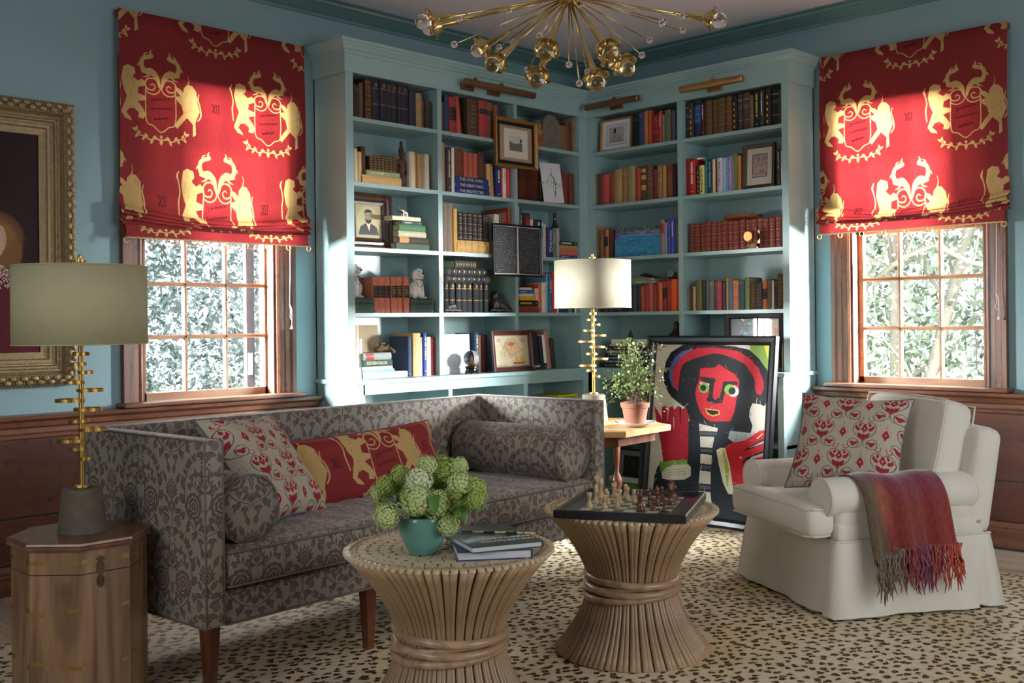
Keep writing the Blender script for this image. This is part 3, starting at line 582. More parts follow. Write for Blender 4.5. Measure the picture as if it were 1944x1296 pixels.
# --- damask (sofa): one mirrored repeat
def damask():
    A = Art(768, 1024, '8e8b7e'); K_ = .75; B_ = '644e48'; Bl = '70797e'; BG = '8e8b7e'
    def rosette(x, y, r):
        for q, (n, rr, cc) in enumerate([(11, 1, B_), (9, .74, BG), (8, .62, B_), (6, .4, BG), (5, .3, B_)]):
            pts = [(x + r * rr * (1 + .13 * abs(math.sin(n * a / 2))) * math.cos(a), y + K_ * r * rr * (1 + .13 * abs(math.sin(n * a / 2))) * math.sin(a)) for a in [2 * PI * i / 60 for i in range(60)]]
            A.poly(pts, cc)
        A.disk(x, y, r * .12, Bl, r * .12 * K_)
    def fan(x, y, r, a, n=7, c=B_):
        for i in range(n):
            t = a + (i - (n - 1) / 2) * .36; leaf(A, x, y, t, r * (1 - .06 * abs(i - (n - 1) / 2) ** 1.3), r * .13, c, K_)
    def unit(x, y, mir=1):
        for sg in (1, -1):
            rosette(x + sg * .165, y - .035, .105)
            A.line([(x + sg * q, y + K_ * w_) for q, w_ in [(.02, -.28), (.10, -.26), (.20, -.2), (.28, -.08), (.30, .06), (.27, .2), (.20, .3), (.10, .36)]], [.004, .01, .014, .014, .012, .012, .01, .004], B_)
            A.line([(x + sg * q, y + K_ * w_) for q, w_ in [(.03, -.25), (.10, -.23), (.18, -.18), (.255, -.08), (.275, .06), (.25, .18), (.19, .27)]], .004, B_)
            for q, w_, an in [(.29, -.03, .3), (.31, .08, .9), (.28, .2, 1.2), (.22, .29, 1.7), (.22, -.19, -.6), (.12, -.25, -1.2)]:
                a = an if sg > 0 else PI - an; leaf(A, x + sg * q, y + K_ * w_, a, .075, .018, B_, K_); leaf(A, x + sg * q, y + K_ * w_, a + sg * .7, .055, .014, B_, K_)
            A.line([(x + sg * q, y + K_ * w_) for q, w_ in [(.0, -.1), (.05, -.04), (.07, .04), (.12, .1), (.17, .12)]], [.006, .012, .012, .01, .004], B_)
            for q, w_, an in [(.08, .04, 2.2), (.11, .09, 1.9), (.14, .115, 1.6), (.17, .12, 1.0), (.17, .12, .2)]:
                a = an if sg > 0 else PI - an; leaf(A, x + sg * q, y + K_ * w_, a, .06, .013, B_, K_)
            leaf(A, x + sg * .03, y - .14, PI / 2 - sg * 2.3, .09, .02, B_, K_); leaf(A, x + sg * .03, y - .1, PI / 2 - sg * 1.7, .07, .016, Bl, K_)
        fan(x, y + .06, .16, PI / 2, 9); fan(x, y + .065, .1, PI / 2, 7, BG); fan(x, y + .07, .075, PI / 2, 5)
        A.disk(x, y + .05, .022, Bl, .018); leaf(A, x, y - .03, -PI / 2, .13, .024, B_, K_); leaf(A, x, y - .04, -PI / 2, .09, .01, Bl, K_)
        fan(x, y - .2, .09, PI / 2, 5); fan(x, y - .2, .07, -PI / 2, 5, Bl)
        for sg in (1, -1):
            for q, w_, an, ln in [(.30, -.14, .2, .09), (.31, .0, .0, .08), (.30, .14, .9, .09), (.24, .26, 1.4, .09), (.16, .33, 1.9, .08), (.06, .36, 2.3, .07), (.24, -.22, -.9, .08), (.16, -.27, -1.3, .08), (.07, -.3, -1.6, .09), (.12, .2, 1.2, .09), (.06, .2, 1.8, .08), (.24, .1, 2.5, .07), (.24, -.1, 3.4, .07), (.08, -.14, -2.2, .07), (.13, -.16, -1.6, .07), (.2, .17, 2.0, .06)]:
                a = an if sg > 0 else PI - an; leaf(A, x + sg * q, y + K_ * w_, a, ln, .019, B_, K_); leaf(A, x + sg * q, y + K_ * w_, a - sg * .8, ln * .7, .015, B_, K_); leaf(A, x + sg * q, y + K_ * w_, a + sg * .9, ln * .6, .014, B_, K_); A.line([(x + sg * q, y + K_ * w_), (x + sg * q + ln * .8 * math.cos(a), y + K_ * (w_ + ln * .8 * math.sin(a)))], .0025, BG)
        for i in range(7): A.disk(x + .045 * math.cos(i * .9), y + .23 + .03 * math.sin(i * .9), .011, B_, .009)
    def bouquet(x, y):
        A.line([(x, y - .20), (x + .01, y - .1), (x, y)], .012, B_); fan(x, y + .02, .15, PI / 2, 9); fan(x, y + .03, .10, PI / 2, 7, BG); rosette(x, y + .035, .055); fan(x, y - .02, .12, -PI / 2, 5); fan(x, y - .03, .07, -PI / 2, 3, Bl)
        for sg in (1, -1):
            for q, w_, an, ln in [(.03, -.2, .5, .13), (.04, -.12, .2, .12), (.05, -.06, .9, .1), (.02, -.26, -.3, .11), (.08, .12, 1.1, .11), (.03, .2, 1.3, .10), (.12, .02, .1, .08)]:
                a = an if sg > 0 else PI - an; leaf(A, x + sg * q, y + K_ * w_, a, ln, .024, B_, K_); A.line([(x + sg * q, y + K_ * w_), (x + sg * q + ln * .75 * math.cos(a), y + K_ * (w_ + ln * .75 * math.sin(a)))], .003, BG)
            rosette(x + sg * .10, y - .155, .035)
    for dx in (0, 1):
        for dy in (-.25, .75, 1.75): bouquet(dx, dy)
    for dx in (-.5, .5, 1.5):
        for dy in (-.75, .25, 1.25): bouquet(dx, dy)
    for dx in (-.5, .5, 1.5):
        for dy in (-.25, .75, 1.75): unit(dx, dy)
    for dx in (0, 1):
        for dy in (-.75, .25, 1.25): unit(dx, dy)
    A.grain(.10, 1, 1); A.grain(.06, 3, 1); return A
# --- arabesque in red on cream (square pillows)
def arabesque():
    A = Art(512, 768, 'b9b09c'); R = 'a02633'; D = '5a3436'; k = 512 / 768; BG = 'b9b09c'
    def unit(x, y):
        for s_ in (1, -1):
            A.line([(x + s_ * q, y + k * w_) for q, w_ in [(0, -.30), (.06, -.24), (.15, -.17), (.24, -.07), (.27, .06), (.22, .16), (.12, .2), (.05, .17), (.0, .1)]], .014, D)
            sp = spiral(0, 0, .135, .115, 2.6, 9.6, 26); A.line([(x + s_ * (.225 + px), y + k * (-.36 + py)) for px, py in sp], .013, D); A.line([(x, y - k * .30), (x + s_ * .04, y - k * .42), (x + s_ * .14, y - k * .48)], .012, D)
            sp = spiral(0, 0, .085, .02, 2.6, 8.6, 20); A.line([(x + s_ * (.14 + px), y + k * (.30 + py)) for px, py in sp], .016, R)
            leaf(A, x + s_ * .02, y - k * .22, PI / 2 - s_ * .75, .19, .05, R, k); leaf(A, x + s_ * .1, y - k * .02, PI / 2 - s_ * .9, .14, .045, R, k)
            leaf(A, x + s_ * .13, y + k * .08, PI / 2 + s_ * .3, .11, .034, R, k); leaf(A, x + s_ * .20, y + k * .02, PI / 2, .11, .032, R, k)
            leaf(A, x + s_ * .20, y - k * .44, PI / 2 - s_ * .3, .13, .05, R, k); leaf(A, x + s_ * .20, y - k * .38, PI / 2 + s_ * .9, .10, .038, R, k); leaf(A, x + s_ * .24, y - k * .36, PI / 2 - s_ * 1.1, .08, .03, R, k)
            for i in range(6): A.disk(x + s_ * (.05 + .03 * i), y + k * (.235 - .012 * i), .007, R, .007 * k)
        leaf(A, x, y - k * .28, PI / 2, .19, .05, R, k)
        A.poly([(x + q, y + k * w_) for q, w_ in [(0, -.07), (.05, -.02), (.085, .03), (.05, .07), (.04, .11), (0, .16), (-.04, .11), (-.05, .07), (-.085, .03), (-.05, -.02)]], R)
        A.poly([(x + q, y + k * w_) for q, w_ in [(0, .0), (.022, .035), (0, .07), (-.022, .035)]], BG)
    def drop(x, y):
        A.poly([(x + q, y + k * w_) for q, w_ in [(0, -.16), (.035, -.09), (.085, -.03), (.07, .02), (.05, .06), (0, .13), (-.05, .06), (-.07, .02), (-.085, -.03), (-.035, -.09)]], R)
        A.poly([(x + q, y + k * w_) for q, w_ in [(0, -.03), (.02, .0), (0, .035), (-.02, .0)]], BG)
        for i in range(9):
            a = PI / 2 + (i - 4) * .42; A.disk(x + .12 * math.cos(a), y + k * .16 * math.sin(a), .009, R, .009 * k)
        for i in range(3): A.disk(x, y + k * (.19 + i * .035), .012 - .002 * i, R, (.012 - .002 * i) * k)
    for dy in (-1, 0, 1):
        for dx in (0, 1): unit(dx, dy + .25)
        for dx in (-.5, .5, 1.5): unit(dx, dy + .75)
        for dx in (-.5, .5, 1.5): drop(dx, dy + .20)
        for dx in (0, 1): drop(dx, dy + .70)
    A.grain(.09); return A
# --- heraldic print (roman shades and lumbar pillow); coordinates in metres on the cloth
LION = [(628, 372), (650, 358), (685, 368), (690, 395), (675, 412), (700, 430), (722, 418), (738, 430), (735, 450), (705, 460), (700, 490), (738, 500), (738, 520), (700, 530), (725, 560), (742, 590), (728, 612), (700, 608), (705, 585), (680, 565), (655, 570), (640, 590), (665, 615), (668, 628), (635, 618), (615, 590), (632, 545), (645, 510), (630, 480), (618, 430)]
UNI = [(945, 430), (965, 410), (990, 415), (1012, 440), (1018, 500), (1030, 540), (1005, 600), (1008, 660), (990, 672), (992, 610), (960, 580), (940, 600), (905, 640), (890, 625), (915, 590), (940, 560), (930, 520), (905, 500), (898, 480), (925, 475), (900, 450), (895, 430), (925, 440), (940, 455)]
def heraldic(wm, hm, crests, numerals, gars=(), res=900, base='8c2c2e', gold='c6a56c'):
    W_, H_ = int(wm * res), int(hm * res); A = Art(W_, H_, base); A.blotch(.12, 5); A.grain(.12, 1, 24); A.grain(.09, 2, 2)
    def garland(cx, cy, s_=.00100):
        f = lambda x, y: ((cx + (x - 820) * s_) / wm, (cy - (y - 540) * s_) / hm)
        L_ = lambda pts, wd: A.line([f(*p) for p in pts], [q * s_ / wm for q in wd], gold)
        for sg in (1, -1):
            m_ = lambda pts: [(820 + sg * (x - 820), y) for x, y in pts]
            L_(m_([(820, 708), (790, 702), (762, 710), (730, 694), (700, 690), (680, 660)]), [7, 7, 7, 6, 5, 3])
            for x, y, a in [(800, 706, 2.4), (775, 706, .9), (775, 708, -2.0), (750, 700, 2.3), (735, 696, -2.2), (712, 688, 2.2), (700, 686, -2.2), (690, 672, 2.6), (690, 672, 1.4)]:
                q = f(820 + sg * (x - 820), y); leaf(A, q[0], q[1], a if sg > 0 else PI - a, 26 * s_ / wm, 7 * s_ / wm, gold, wm / hm)
        q = f(820, 700); leaf(A, q[0], q[1], -PI / 2, 34 * s_ / wm, 9 * s_ / wm, gold, wm / hm); leaf(A, q[0], q[1], PI / 2, 20 * s_ / wm, 8 * s_ / wm, gold, wm / hm)
    def crest(cx, cy, s_=.00100):
        f = lambda x, y: ((cx + (x - 820) * s_) / wm, (cy - (y - 540) * s_) / hm)
        L_ = lambda pts, wd: A.line([f(*p) for p in pts], [q * s_ / wm for q in wd] if isinstance(wd, list) else wd * s_ / wm, gold)
        A.poly([f(*p) for p in LION], gold); A.poly([f(*p) for p in UNI], gold)
        L_([(612, 560), (606, 500), (612, 460), (604, 420), (596, 395), (606, 372)], [6, 8, 7, 6, 12, 4]); L_([(966, 412), (972, 390), (966, 366)], [7, 4, 2])
        L_([(1018, 590), (1036, 560), (1030, 510), (1020, 480), (1028, 450)], [6, 9, 7, 8, 3])
        L_([(742, 440), (742, 612), (780, 640), (820, 668), (860, 640), (897, 612), (897, 440)], 6)
        for sg in (1, -1):
            m_ = lambda pts: [(820 + sg * (x - 820), y) for x, y in pts]
            L_(m_([(815, 452), (800, 400), (770, 376), (738, 376), (722, 350), (730, 318), (760, 304), (778, 300), (768, 285), (774, 268)]), [8, 26, 36, 26, 24, 20, 22, 14, 12, 3])
            L_(m_([(752, 372), (735, 384), (716, 380)]), [14, 9, 2]); L_(m_([(722, 340), (708, 345), (700, 358)]), [12, 8, 2]); L_(m_([(735, 312), (740, 292), (756, 284)]), [12, 8, 3]); L_(m_([(768, 380), (752, 400), (728, 408)]), [16, 9, 2])
            L_(m_([(820, 440), (790, 410), (755, 412), (738, 436), (750, 462), (780, 464), (790, 446), (776, 436), (766, 444)]), [6, 7, 8, 8, 7, 7, 6, 6, 4])
            L_(m_([(820, 450), (806, 474), (780, 486), (752, 480), (738, 466)]), 6)
        garland(cx, cy, s_)
        for r_, (y, x0, x1) in enumerate([(515, 770, 872), (560, 764, 880), (608, 784, 860)]):   # looped handwriting on the shield
            pts = []
            for i in range(46):
                t = i / 45; big = 13 if i in (1, 2, 18, 19, 33) else 5
                pts.append((x0 + (x1 - x0) * t + 3 * math.cos(i * 1.9), y - 16 * t + big * math.sin(i * 1.9 + r_)))
            A.line([f(*p) for p in pts], 2.6 * s_ / wm, '2c1014')
        for i in range(26):     # folds of mane and muscle
            x, y = random.choice([(random.uniform(625, 690), random.uniform(375, 560)), (random.uniform(940, 1010), random.uniform(425, 590))])
            A.line([f(x, y), f(x + random.uniform(-6, 6), y + 12), f(x + random.uniform(-9, 9), y + 24)], 2 * s_ / wm, '94703c', .7)
    for c in crests: crest(*c)
    for c in gars: garland(*c)
    for x, y in numerals:
        u = lambda a, b: ((x + a) / wm, (y + b) / hm)
        for a, b, c_, d in [(-.02, -.02, -.002, .02), (-.002, -.02, -.02, .02), (.004, -.02, .004, .02), (.016, -.02, .016, .02)]: A.line([u(a, b), u(c_, d)], .0035 / wm, '3a1218')
        for b in (-.021, .021): A.line([u(-.024, b), u(.022, b)], .0022 / wm, '3a1218')
    return A
DAMASK = art_mat('damask_upholstery', damask(), .62, 'Object', (2.6, 2.6, 1.95), box=True, bump=.25, sheen=.25, spec=.35)
DAMASK_END = DAMASK
ARAB = art_mat('red_arabesque_linen', arabesque(), .85, 'UV', (2.5, 1.65, 1), bump=.3, bumpscale=700)
# ---------------------------------------------------------------- the room
WALLP = mat('wall_paint', '82a0a5', .42, var=.03, scale=3, bump=.06, bscale=160)
CASEP = mat('bookcase_paint', '98b7b8', .30, var=.02, scale=3, bump=.05, bscale=60, stretch=(1, 1, .3), spec=.6)
CROWNP = mat('crown_paint', '648684', .22, var=.02, scale=3, bump=.03, spec=.6)
CEILP = mat('ceiling_paint', 'e2dce6', .8, var=.02, bump=.05)
OAKX = wood('trim_wood', '5e3524', '7d4c33', 9, 'x', .42, .25, marks=.5)
OAKZ = wood('trim_wood_upright', '54301f', '7a4a31', 9, 'z', .42, .25, marks=.6)
SASHW = wood('sash_wood', '8a5f40', 'a77b57', 9, 'x', .4, .2)
PANELW = wood('wainscot_wood', '4a241b', '683a2a', 5, 'x', .36, .35, marks=.85, dist=2)
WY = .295; CH = 3.0
RM90 = (0, 0, -PI / 2)      # the right-hand wall uses the left-hand wall's frame turned by 90 degrees
XL, XR = -7.0, -6.3         # far ends of the room, behind the camera
# window openings (along, along, sill, head)
WL = (-3.030, -2.262, .80, 2.42); WR = (1.742, 2.512, .80, 2.42)
g = G(); g.box(XL, WL[0], WY, WY + .14, 0, CH).box(WL[1], WY + .14, WY, WY + .14, 0, CH).box(WL[0], WL[1], WY, WY + .14, 0, WL[2]).box(WL[0], WL[1], WY, WY + .14, WL[3], CH)
structure(g.build('wall_left', WALLP))
g = G(); g.box(-WY, WR[0], WY, WY + .14, 0, CH).box(WR[1], -XR, WY, WY + .14, 0, CH).box(WR[0], WR[1], WY, WY + .14, 0, WR[2]).box(WR[0], WR[1], WY, WY + .14, WR[3], CH)
structure(g.build('wall_right', WALLP, rot=RM90))
structure(G().box(XL - .14, XL, XR - .14, WY + .14, 0, CH).build('wall_back', WALLP))
structure(G().box(XL, WY + .14, XR - .14, XR, 0, CH).build('wall_front', WALLP))
structure(G().box(XL - .14, WY + .14, XR - .14, WY + .14, CH, CH + .1).build('ceiling', CEILP))
# whitewashed floorboards
fl = G().box(XL - .14, WY + .14, XR - .14, WY + .14, -.06, -.02).build('floor', mat('subfloor', '6f6257', .8)); structure(fl)
FB = wood('floorboard_wood', 'a59482', 'c9bba8', 7, 'y', .38, .2, bump=.15)
x = XL; bm_ = G().box(-.0735, .0735, XR, WY, -.02, 0.0).mesh('floor_board')
while x < WY:
    x1 = min(x + .15, WY); obj('floor_board', bm_, FB, fl, loc=(x + .075, 0, 0)) if x1 - x > .14 else None; x = x + .15
# crown moulding
cp = [(0, 2.925), (.012, 2.925), (.014, 2.94), (.03, 2.945), (.05, 2.955), (.085, 2.975), (.10, 2.978), (.105, 2.99), (.14, 2.992), (.14, 3.0), (0, 3.0)]
structure(G().sweep([(XL, WY), (WY, WY), (WY, XR)], cp).build('trim_1', CROWNP))
# chair rail, wainscot boards and base
rail = [(0, .695), (.02, .697), (.022, .712), (.03, .722), (.03, .742), (.045, .752), (.05, .772), (.075, .782), (.082, .787), (.085, .803), (0, .805)]
base = [(0, 0), (.04, 0), (.04, .085), (.034, .095), (.036, .105), (.022, .13), (0, .132)]
for nm, a0, a1, rot in (('left', XL, -2.02, None), ('right', 1.535, -XR, RM90)):
    rt_ = rot or (0, 0, 0)
    o = G().sweep([(a0, WY), (a1, WY)], rail).build('trim_2' if nm == 'left' else 'trim_3', OAKX, rot=rt_); structure(o)
    o = G().sweep([(a0, WY), (a1, WY)], base).build('baseboard_' + nm, OAKX, rot=rt_); structure(o)
    o = bpy.data.objects.new('wainscot_' + nm, None); COL.objects.link(o); o.rotation_euler = rt_; structure(o); o.name = 'trim_4' if nm == 'left' else 'trim_5'
    for z0, z1 in ((.132, .338), (.344, .694)):
        rbox(a1 - a0, .02, z1 - z0, .004, 1, c=((a0 + a1) / 2, WY - .010, (z0 + z1) / 2), seg=1).build('wainscot_board', PANELW, o)
# windows
GLASS, N, L, P = new_mat('window_glass')
tr = N.new('ShaderNodeBsdfTransparent'); gl = N.new('ShaderNodeBsdfGlossy'); gl.inputs['Roughness'].default_value = .03
mx = N.new('ShaderNodeMixShader'); mx.inputs[0].default_value = .06; tr.inputs[0].default_value = (.97, .98, .98, 1)
L.new(tr.outputs[0], mx.inputs[1]); L.new(gl.outputs[0], mx.inputs[2]); L.new(mx.outputs[0], N['Material Output'].inputs[0])
def window(name, W, ga0, ga1, m1, m2, zs, rot, cas):
    a0, a1, z0, z1 = W
    root = bpy.data.objects.new(name, None); COL.objects.link(root); root.rotation_euler = rot or (0, 0, 0); structure(root)
    prof = [(-.0, 0), (.0, .012), (.012, .02), (.022, .012), (.045, .014), (.05, .02), (.075, .022), (.085, .034), (.108, .036), (.108, 0)]
    g = G().sweep([(0, z0), (0, z1)], prof, side=-1); g.map(lambda x, y, z: (a0 + x, WY - z, y)); cas0 = g
    cas0.build('casing', OAKZ, root)
    g = G().sweep([(0, z0), (0, z1)], prof, side=1); g.map(lambda x, y, z: (a1 + x, WY - z, y)); g.build('casing', OAKZ, root)
    G().box(a0 - .108, a1 + .108, WY - .036, WY, z1, z1 + .1).build('casing', OAKX, root)
    # jambs
    G().box(a0 - .001, a0 + .014, WY, WY + .14, z0, z1).build('jamb', OAKZ, root); G().box(a1 - .014, a1 + .001, WY, WY + .14, z0, z1).build('jamb', OAKZ, root)
    G().box(a0, a1, WY, WY + .14, z1 - .015, z1).build('jamb', OAKX, root)
    # stool (inside sill)
    rbox(a1 - a0 + .27, .12, .022, .009, 1, c=((a0 + a1) / 2, WY - .035, z0 + .017), seg=2).build('window_sill', OAKX, root)
    # sashes
    ys = .36
    def sash(zb, zt, yy, vm, hm, rb):
        G().box(a0 + .012, ga0, yy, yy + .035, zb, zt).box(ga1, a1 - .012, yy, yy + .035, zb, zt).box(a0 + .012, a1 - .012, yy, yy + .035, zb, zb + rb).box(a0 + .012, a1 - .012, yy, yy + .035, zt - .035, zt).build('sash', SASHW, root)
        g = G()
        for q in vm: g.prism([(q - .011, yy + .006), (q - .005, yy), (q + .005, yy), (q + .011, yy + .006), (q + .011, yy + .02), (q - .011, yy + .02)], zb + rb, zt - .035)
        for q in hm:
            h = G().prism([(-.011, .006), (-.005, 0), (.005, 0), (.011, .006), (.011, .02), (-.011, .02)], ga0, ga1)
            h.map(lambda x, y, z: (z, yy + y, q + x)); g.add(h.v, h.f)
        g.build('muntins', SASHW, root)
        xs = [ga0] + list(vm) + [ga1]; zz = [zb + rb] + list(hm) + [zt - .035]
        for i in range(len(xs) - 1):
            for j in range(len(zz) - 1): G().box(xs[i] + .009, xs[i + 1] - .009, yy + .010, yy + .013, zz[j] + .009, zz[j + 1] - .009).build('pane', GLASS, root)
    sash(z0, 1.72, ys, (m1, m2), zs, .063); sash(1.70, z1, ys + .04, (m1, m2), (1.92, 2.15), .035)
    return root
wl = window('window_1', WL, -2.975, -2.29, -2.757, -2.523, (1.142, 1.411), None, 1)
wr = window('window_2', WR, 1.786, 2.466, 2.003, 2.235, (1.141, 1.423), RM90, 1)
# outside shutter edge and paper tag seen through the left window
tag(G().box(-2.335, -2.285, .47, .50, .80, 2.5).build('shutter_board', mat('shutter_paint', '3c4350', .5, var=.05)), 'dark slate board standing upright outside the left window', 'shutter')
tag(G().box(-2.327, -2.303, .462, .4695, .925, 1.045).build('paper_tag', mat('tag_paper', 'd9d3c8', .6)), 'small white paper tag on the dark board outside the left window', 'tag')

# ---------------------------------------------------------------- fitted bookcases in the corner
SZ = [2.3275, 1.9727, 1.618, 1.258]; CT = .894; TOP = 2.568
def bookcase(T, lo, hi, stiles, outer_left, counter_poly, base_span, base_div, side_a):
    B = .285; rot = T[1]; T = T[0]; n0 = set(T.children)
    # back panel in boards, uprights, shelves
    G().box(lo, hi, B, WY - .001, .03, 2.66).build('back_panel', CASEP, T)
    for (s0, s1) in stiles:
        G().box(s0, s1, 0, B + (.009 if side_a in (s0, s1) else 0), CT, TOP + .0).build('upright', CASEP, T)
    for i in range(len(stiles) - 1):
        b0, b1 = stiles[i][1], stiles[i + 1][0]
        for z in SZ: G().box(b0, b1, .002, B, z - .022, z).build('shelf', CASEP, T)
        G().box(b0, b1, .03, B, TOP + .002, TOP + .012).build('bay_top', CASEP, T)
    a, b = (side_a, stiles[-1][0]) if outer_left else (stiles[0][1], side_a)
    G().box(lo, hi, -.002, .02, TOP, 2.70).build('fascia_core', CASEP, T)
    # fascia and cornice wrap round the free end
    fas = [(0, 2.566), (.010, 2.562), (.014, 2.566), (.014, 2.66), (.020, 2.664), (.022, 2.676), (.034, 2.682), (.05, 2.70), (.056, 2.704), (.058, 2.712), (.066, 2.716), (.066, 2.732), (0, 2.732)]
    if outer_left: path = [(side_a, WY), (side_a, 0), (0, 0), (0, -.0005)]
    else: path = [(0, -.0005), (0, 0), (side_a, 0), (side_a, WY)]
    g = G().sweep(path, fas, side=1, cap=False, skip='last' if outer_left else 'first')
    g.build('cornice', CASEP, T)
    G().prism([(side_a, WY - .001), (side_a, 0), (0, 0), (0, WY - .001)] if outer_left else [(0, 0), (side_a, 0), (side_a, WY - .001), (0, WY - .001)], 2.70, 2.731).build('top_board', CASEP, T)
    # counter with rounded nose
    g = G().prism(counter_poly, CT - .022, CT); g.build('counter', CASEP, T)
    # base
    x0, x1 = base_span; y = -.08
    G().box(x0 + .04 * outer_left, x1 - .03 * (not outer_left), y, y + .02, .815, CT - .022).box(x0 + .04 * outer_left, x1 - .03 * (not outer_left), y, y + .02, .0, .11).build('base_rail', CASEP, T)
    for d0, d1 in base_div:
        if side_a in (d0, d1): G().box(d0, d1, y, WY - .001, 0, CT - .022).build('side_panel', CASEP, T); continue
        G().box(d0, d1, y + .001, B, .11, .815).build('base_upright', CASEP, T)
    G().box(x0, x1, y + .02, B, .09, .11).build('base_shelf', CASEP, T)
    G().box(x0, x1, y + .03, B, .455, .475).build('base_shelf', CASEP, T)
    for c in T.children:
        if c not in n0: c.rotation_euler = rot
bcl = bcr = thing('bookcase', 'pale teal fitted corner bookcase with five open bays between the two windows', 'bookcase')
bookcase((bcl, (0, 0, 0)), -2.0, 0,
    [(-2.0, -1.949), (-1.339, -1.306), (-.700, -.672), (-.079, 0.0)], True, [(-2.018, -.10), (-.10, -.10), (.28, .28), (-2.018, .285)], (-2.0, -.1), [(-2.0, -1.95), (-1.344, -1.314), (-.715, -.68), (-.15, -.1)], -2.0)
bookcase((bcl, RM90), 0, 1.518,
    [(0, .0455), (.742, .778), (1.474, 1.518)], False, [(.10, -.10), (1.536, -.10), (1.536, .285), (-.28, .28)], (.1, 1.518), [(.1, .14), (.742, .778), (1.478, 1.518)], 1.518)
# ---------------------------------------------------------------- roman shades
PRINT = art_mat('heraldic_print', heraldic(1.06, 1.25, [(.21, .80), (.82, .80), (.517, .33), (-.09, .33), (1.12, .33), (.517, 1.28), (-.09, 1.28), (1.12, 1.28)],
    [(.51, .826), (.215, .36), (.80, .36)], gars=[(.21, .205), (.82, .205)]), .8, 'UV', bump=.3, translucent=.24, bumpscale=500)
CORD = mat('shade_cord', 'c9a878', .7, bump=.4, bscale=900)
def shade(a0, zbot, rot, label, du=0.0):
    wdt = 1.06; T = thing('roman_shade', label, 'blind', (0, 0, 0), rot, 'roman shades over the two windows'); dz = zbot - 1.63
    prof = [(2.73, .262, 0), (2.728, .248, .002)]
    for i in range(1, 13): prof.append((2.728 - (2.728 - (1.80 + dz)) * i / 12, .248 - .012 * math.sin(PI * i / 12), .002 + (.928 - dz) * i / 12))
    s_ = prof[-1][2]; z = 1.80 + dz
    nf = 4
    for k in range(nf):          # stacked folds: out, down, back in
        zt = z - .024 * k
        for (dy, dzz, ds) in ((-.018, -.010, .03), (-.040 - .002 * k, -.030, .03), (-.030, -.034, .015), (-.004, -.022, .03)):
            s_ += ds * .45; prof.append((zt + dzz, .246 + dy, s_))
    zf = prof[-1][0]; base_s = 1.25 - .085 - .003
    prof.append((zf - .004, .212, base_s)); 
    for i in range(1, 5): prof.append((zf - .004 + (zbot - zf + .004) * i / 4, .212 - .002 * i, base_s + .085 * i / 4))
    nx = 44; g = G(); uvs = []
    for i in range(nx + 1):
        u = i / nx; x = a0 + wdt * u; c_ = 1 - (2 * u - 1) ** 2
        for j, (zz, yy, ss) in enumerate(prof):
            sag = 0; wv = 0
            if 13 <= j < 14 + 4 * nf: k = (j - 14) // 4; sag = -.052 * c_ * (1 - .22 * max(0, k)); wv = .003 * math.sin(u * 17 + k * 2.1) + .002 * math.sin(u * 41 + k)
            elif j == 12: sag = -.035 * c_
            elif j == 11: sag = -.012 * c_
            edge = (.010 * (2 * u - 1) ** 7) if 13 <= j < 14 + 4 * nf else 0
            taper = .012 * (2 * u - 1) * (-1 if j < 2 else 0)
            g.v.append((x + edge + (2 * u - 1) * (-.010 if j > 14 + 4 * nf else 0), yy - wv - .004 * c_ * (j in (12, 11)), zz + sag)); uvs.append(((u * wdt - du) / wdt, 1 - ss / 1.25))
    m_ = len(prof)
    for i in range(nx):
        for j in range(m_ - 1): g.f.append((i * m_ + j, (i + 1) * m_ + j, (i + 1) * m_ + j + 1, i * m_ + j + 1))
    me = bpy.data.meshes.new('cloth'); me.from_pydata(g.v, [], g.f); uv = me.uv_layers.new(name='UVMap')
    for p in me.polygons:
        for li in p.loop_indices: uv.data[li].uv = uvs[me.loops[li].vertex_index]
    me.update(); obj('cloth', me, PRINT, T, smooth=True)
    rbox(wdt, .03, .03, .005, 1, c=(a0 + wdt / 2, .277, 2.71), seg=1).build('head_rail', mat('rail_wood', '6b3a34', .6), T)
    y = .203; x0 = a0 + .01; x1 = a0 + wdt - .01
    pts = []; nl = 9
    rp = [(x0, y, zbot)] + [(x0 + (x1 - x0) * i / 60, y - .002 * (i % 2), zbot - .001 + .0015 * (i % 2)) for i in range(61)]
    G().tube(rp, .0042, 6).build('rope_trim', CORD, T, smooth=True)
    for i in range(nl):
        xc = x0 + (x1 - x0) * i / (nl - 1); r_ = .013
        G().tube([(xc + r_ * math.cos(t), y, zbot - r_ + r_ * math.sin(t)) for t in [2 * PI * k / 12 for k in range(12)]], .0033, 6, closed=True).build('rope_loop', CORD, T, smooth=True)
    return T
shade(-3.155, 1.625, (0, 0, 0), 'red roman shade with gold lions and crests over the left window')
shade(1.585, 1.69, RM90, 'red roman shade with gold lions and crests over the right window', .027)
CW = mat('cord_white', 'e8e6e2', .6)
for a, zt, zb, rot, lb in ((-2.205, 1.62, 1.30, (0, 0, 0), 'white pull cord with tassel hanging from the left red shade'), (2.585, 1.69, 1.31, RM90, 'white pull cord with tassel hanging from the right red shade')):
    T = thing('pull_cord', lb, 'cord', (0, 0, 0), rot)
    G().tube([(a, .235, zt + .03), (a - .002, .235, (zt + zb) / 2), (a - .006, .235, zb), (a - .002, .232, zb - .03), (a - .008, .23, zb - .06), (a, .232, zb - .075)], .0016, 5).build('cord', CW, T)
    G().tube([(a - .004, .236, zb + .01), (a + .006, .234, zb - .02), (a + .008, .236, zb - .08), (a + .006, .236, zb - .105)], .0016, 5).build('cord', CW, T)
    G().lathe([(.002, .02), (.005, .014), (.0075, 0)], 10, (a + .006, .236, zb - .125)).build('tassel', CW, T)
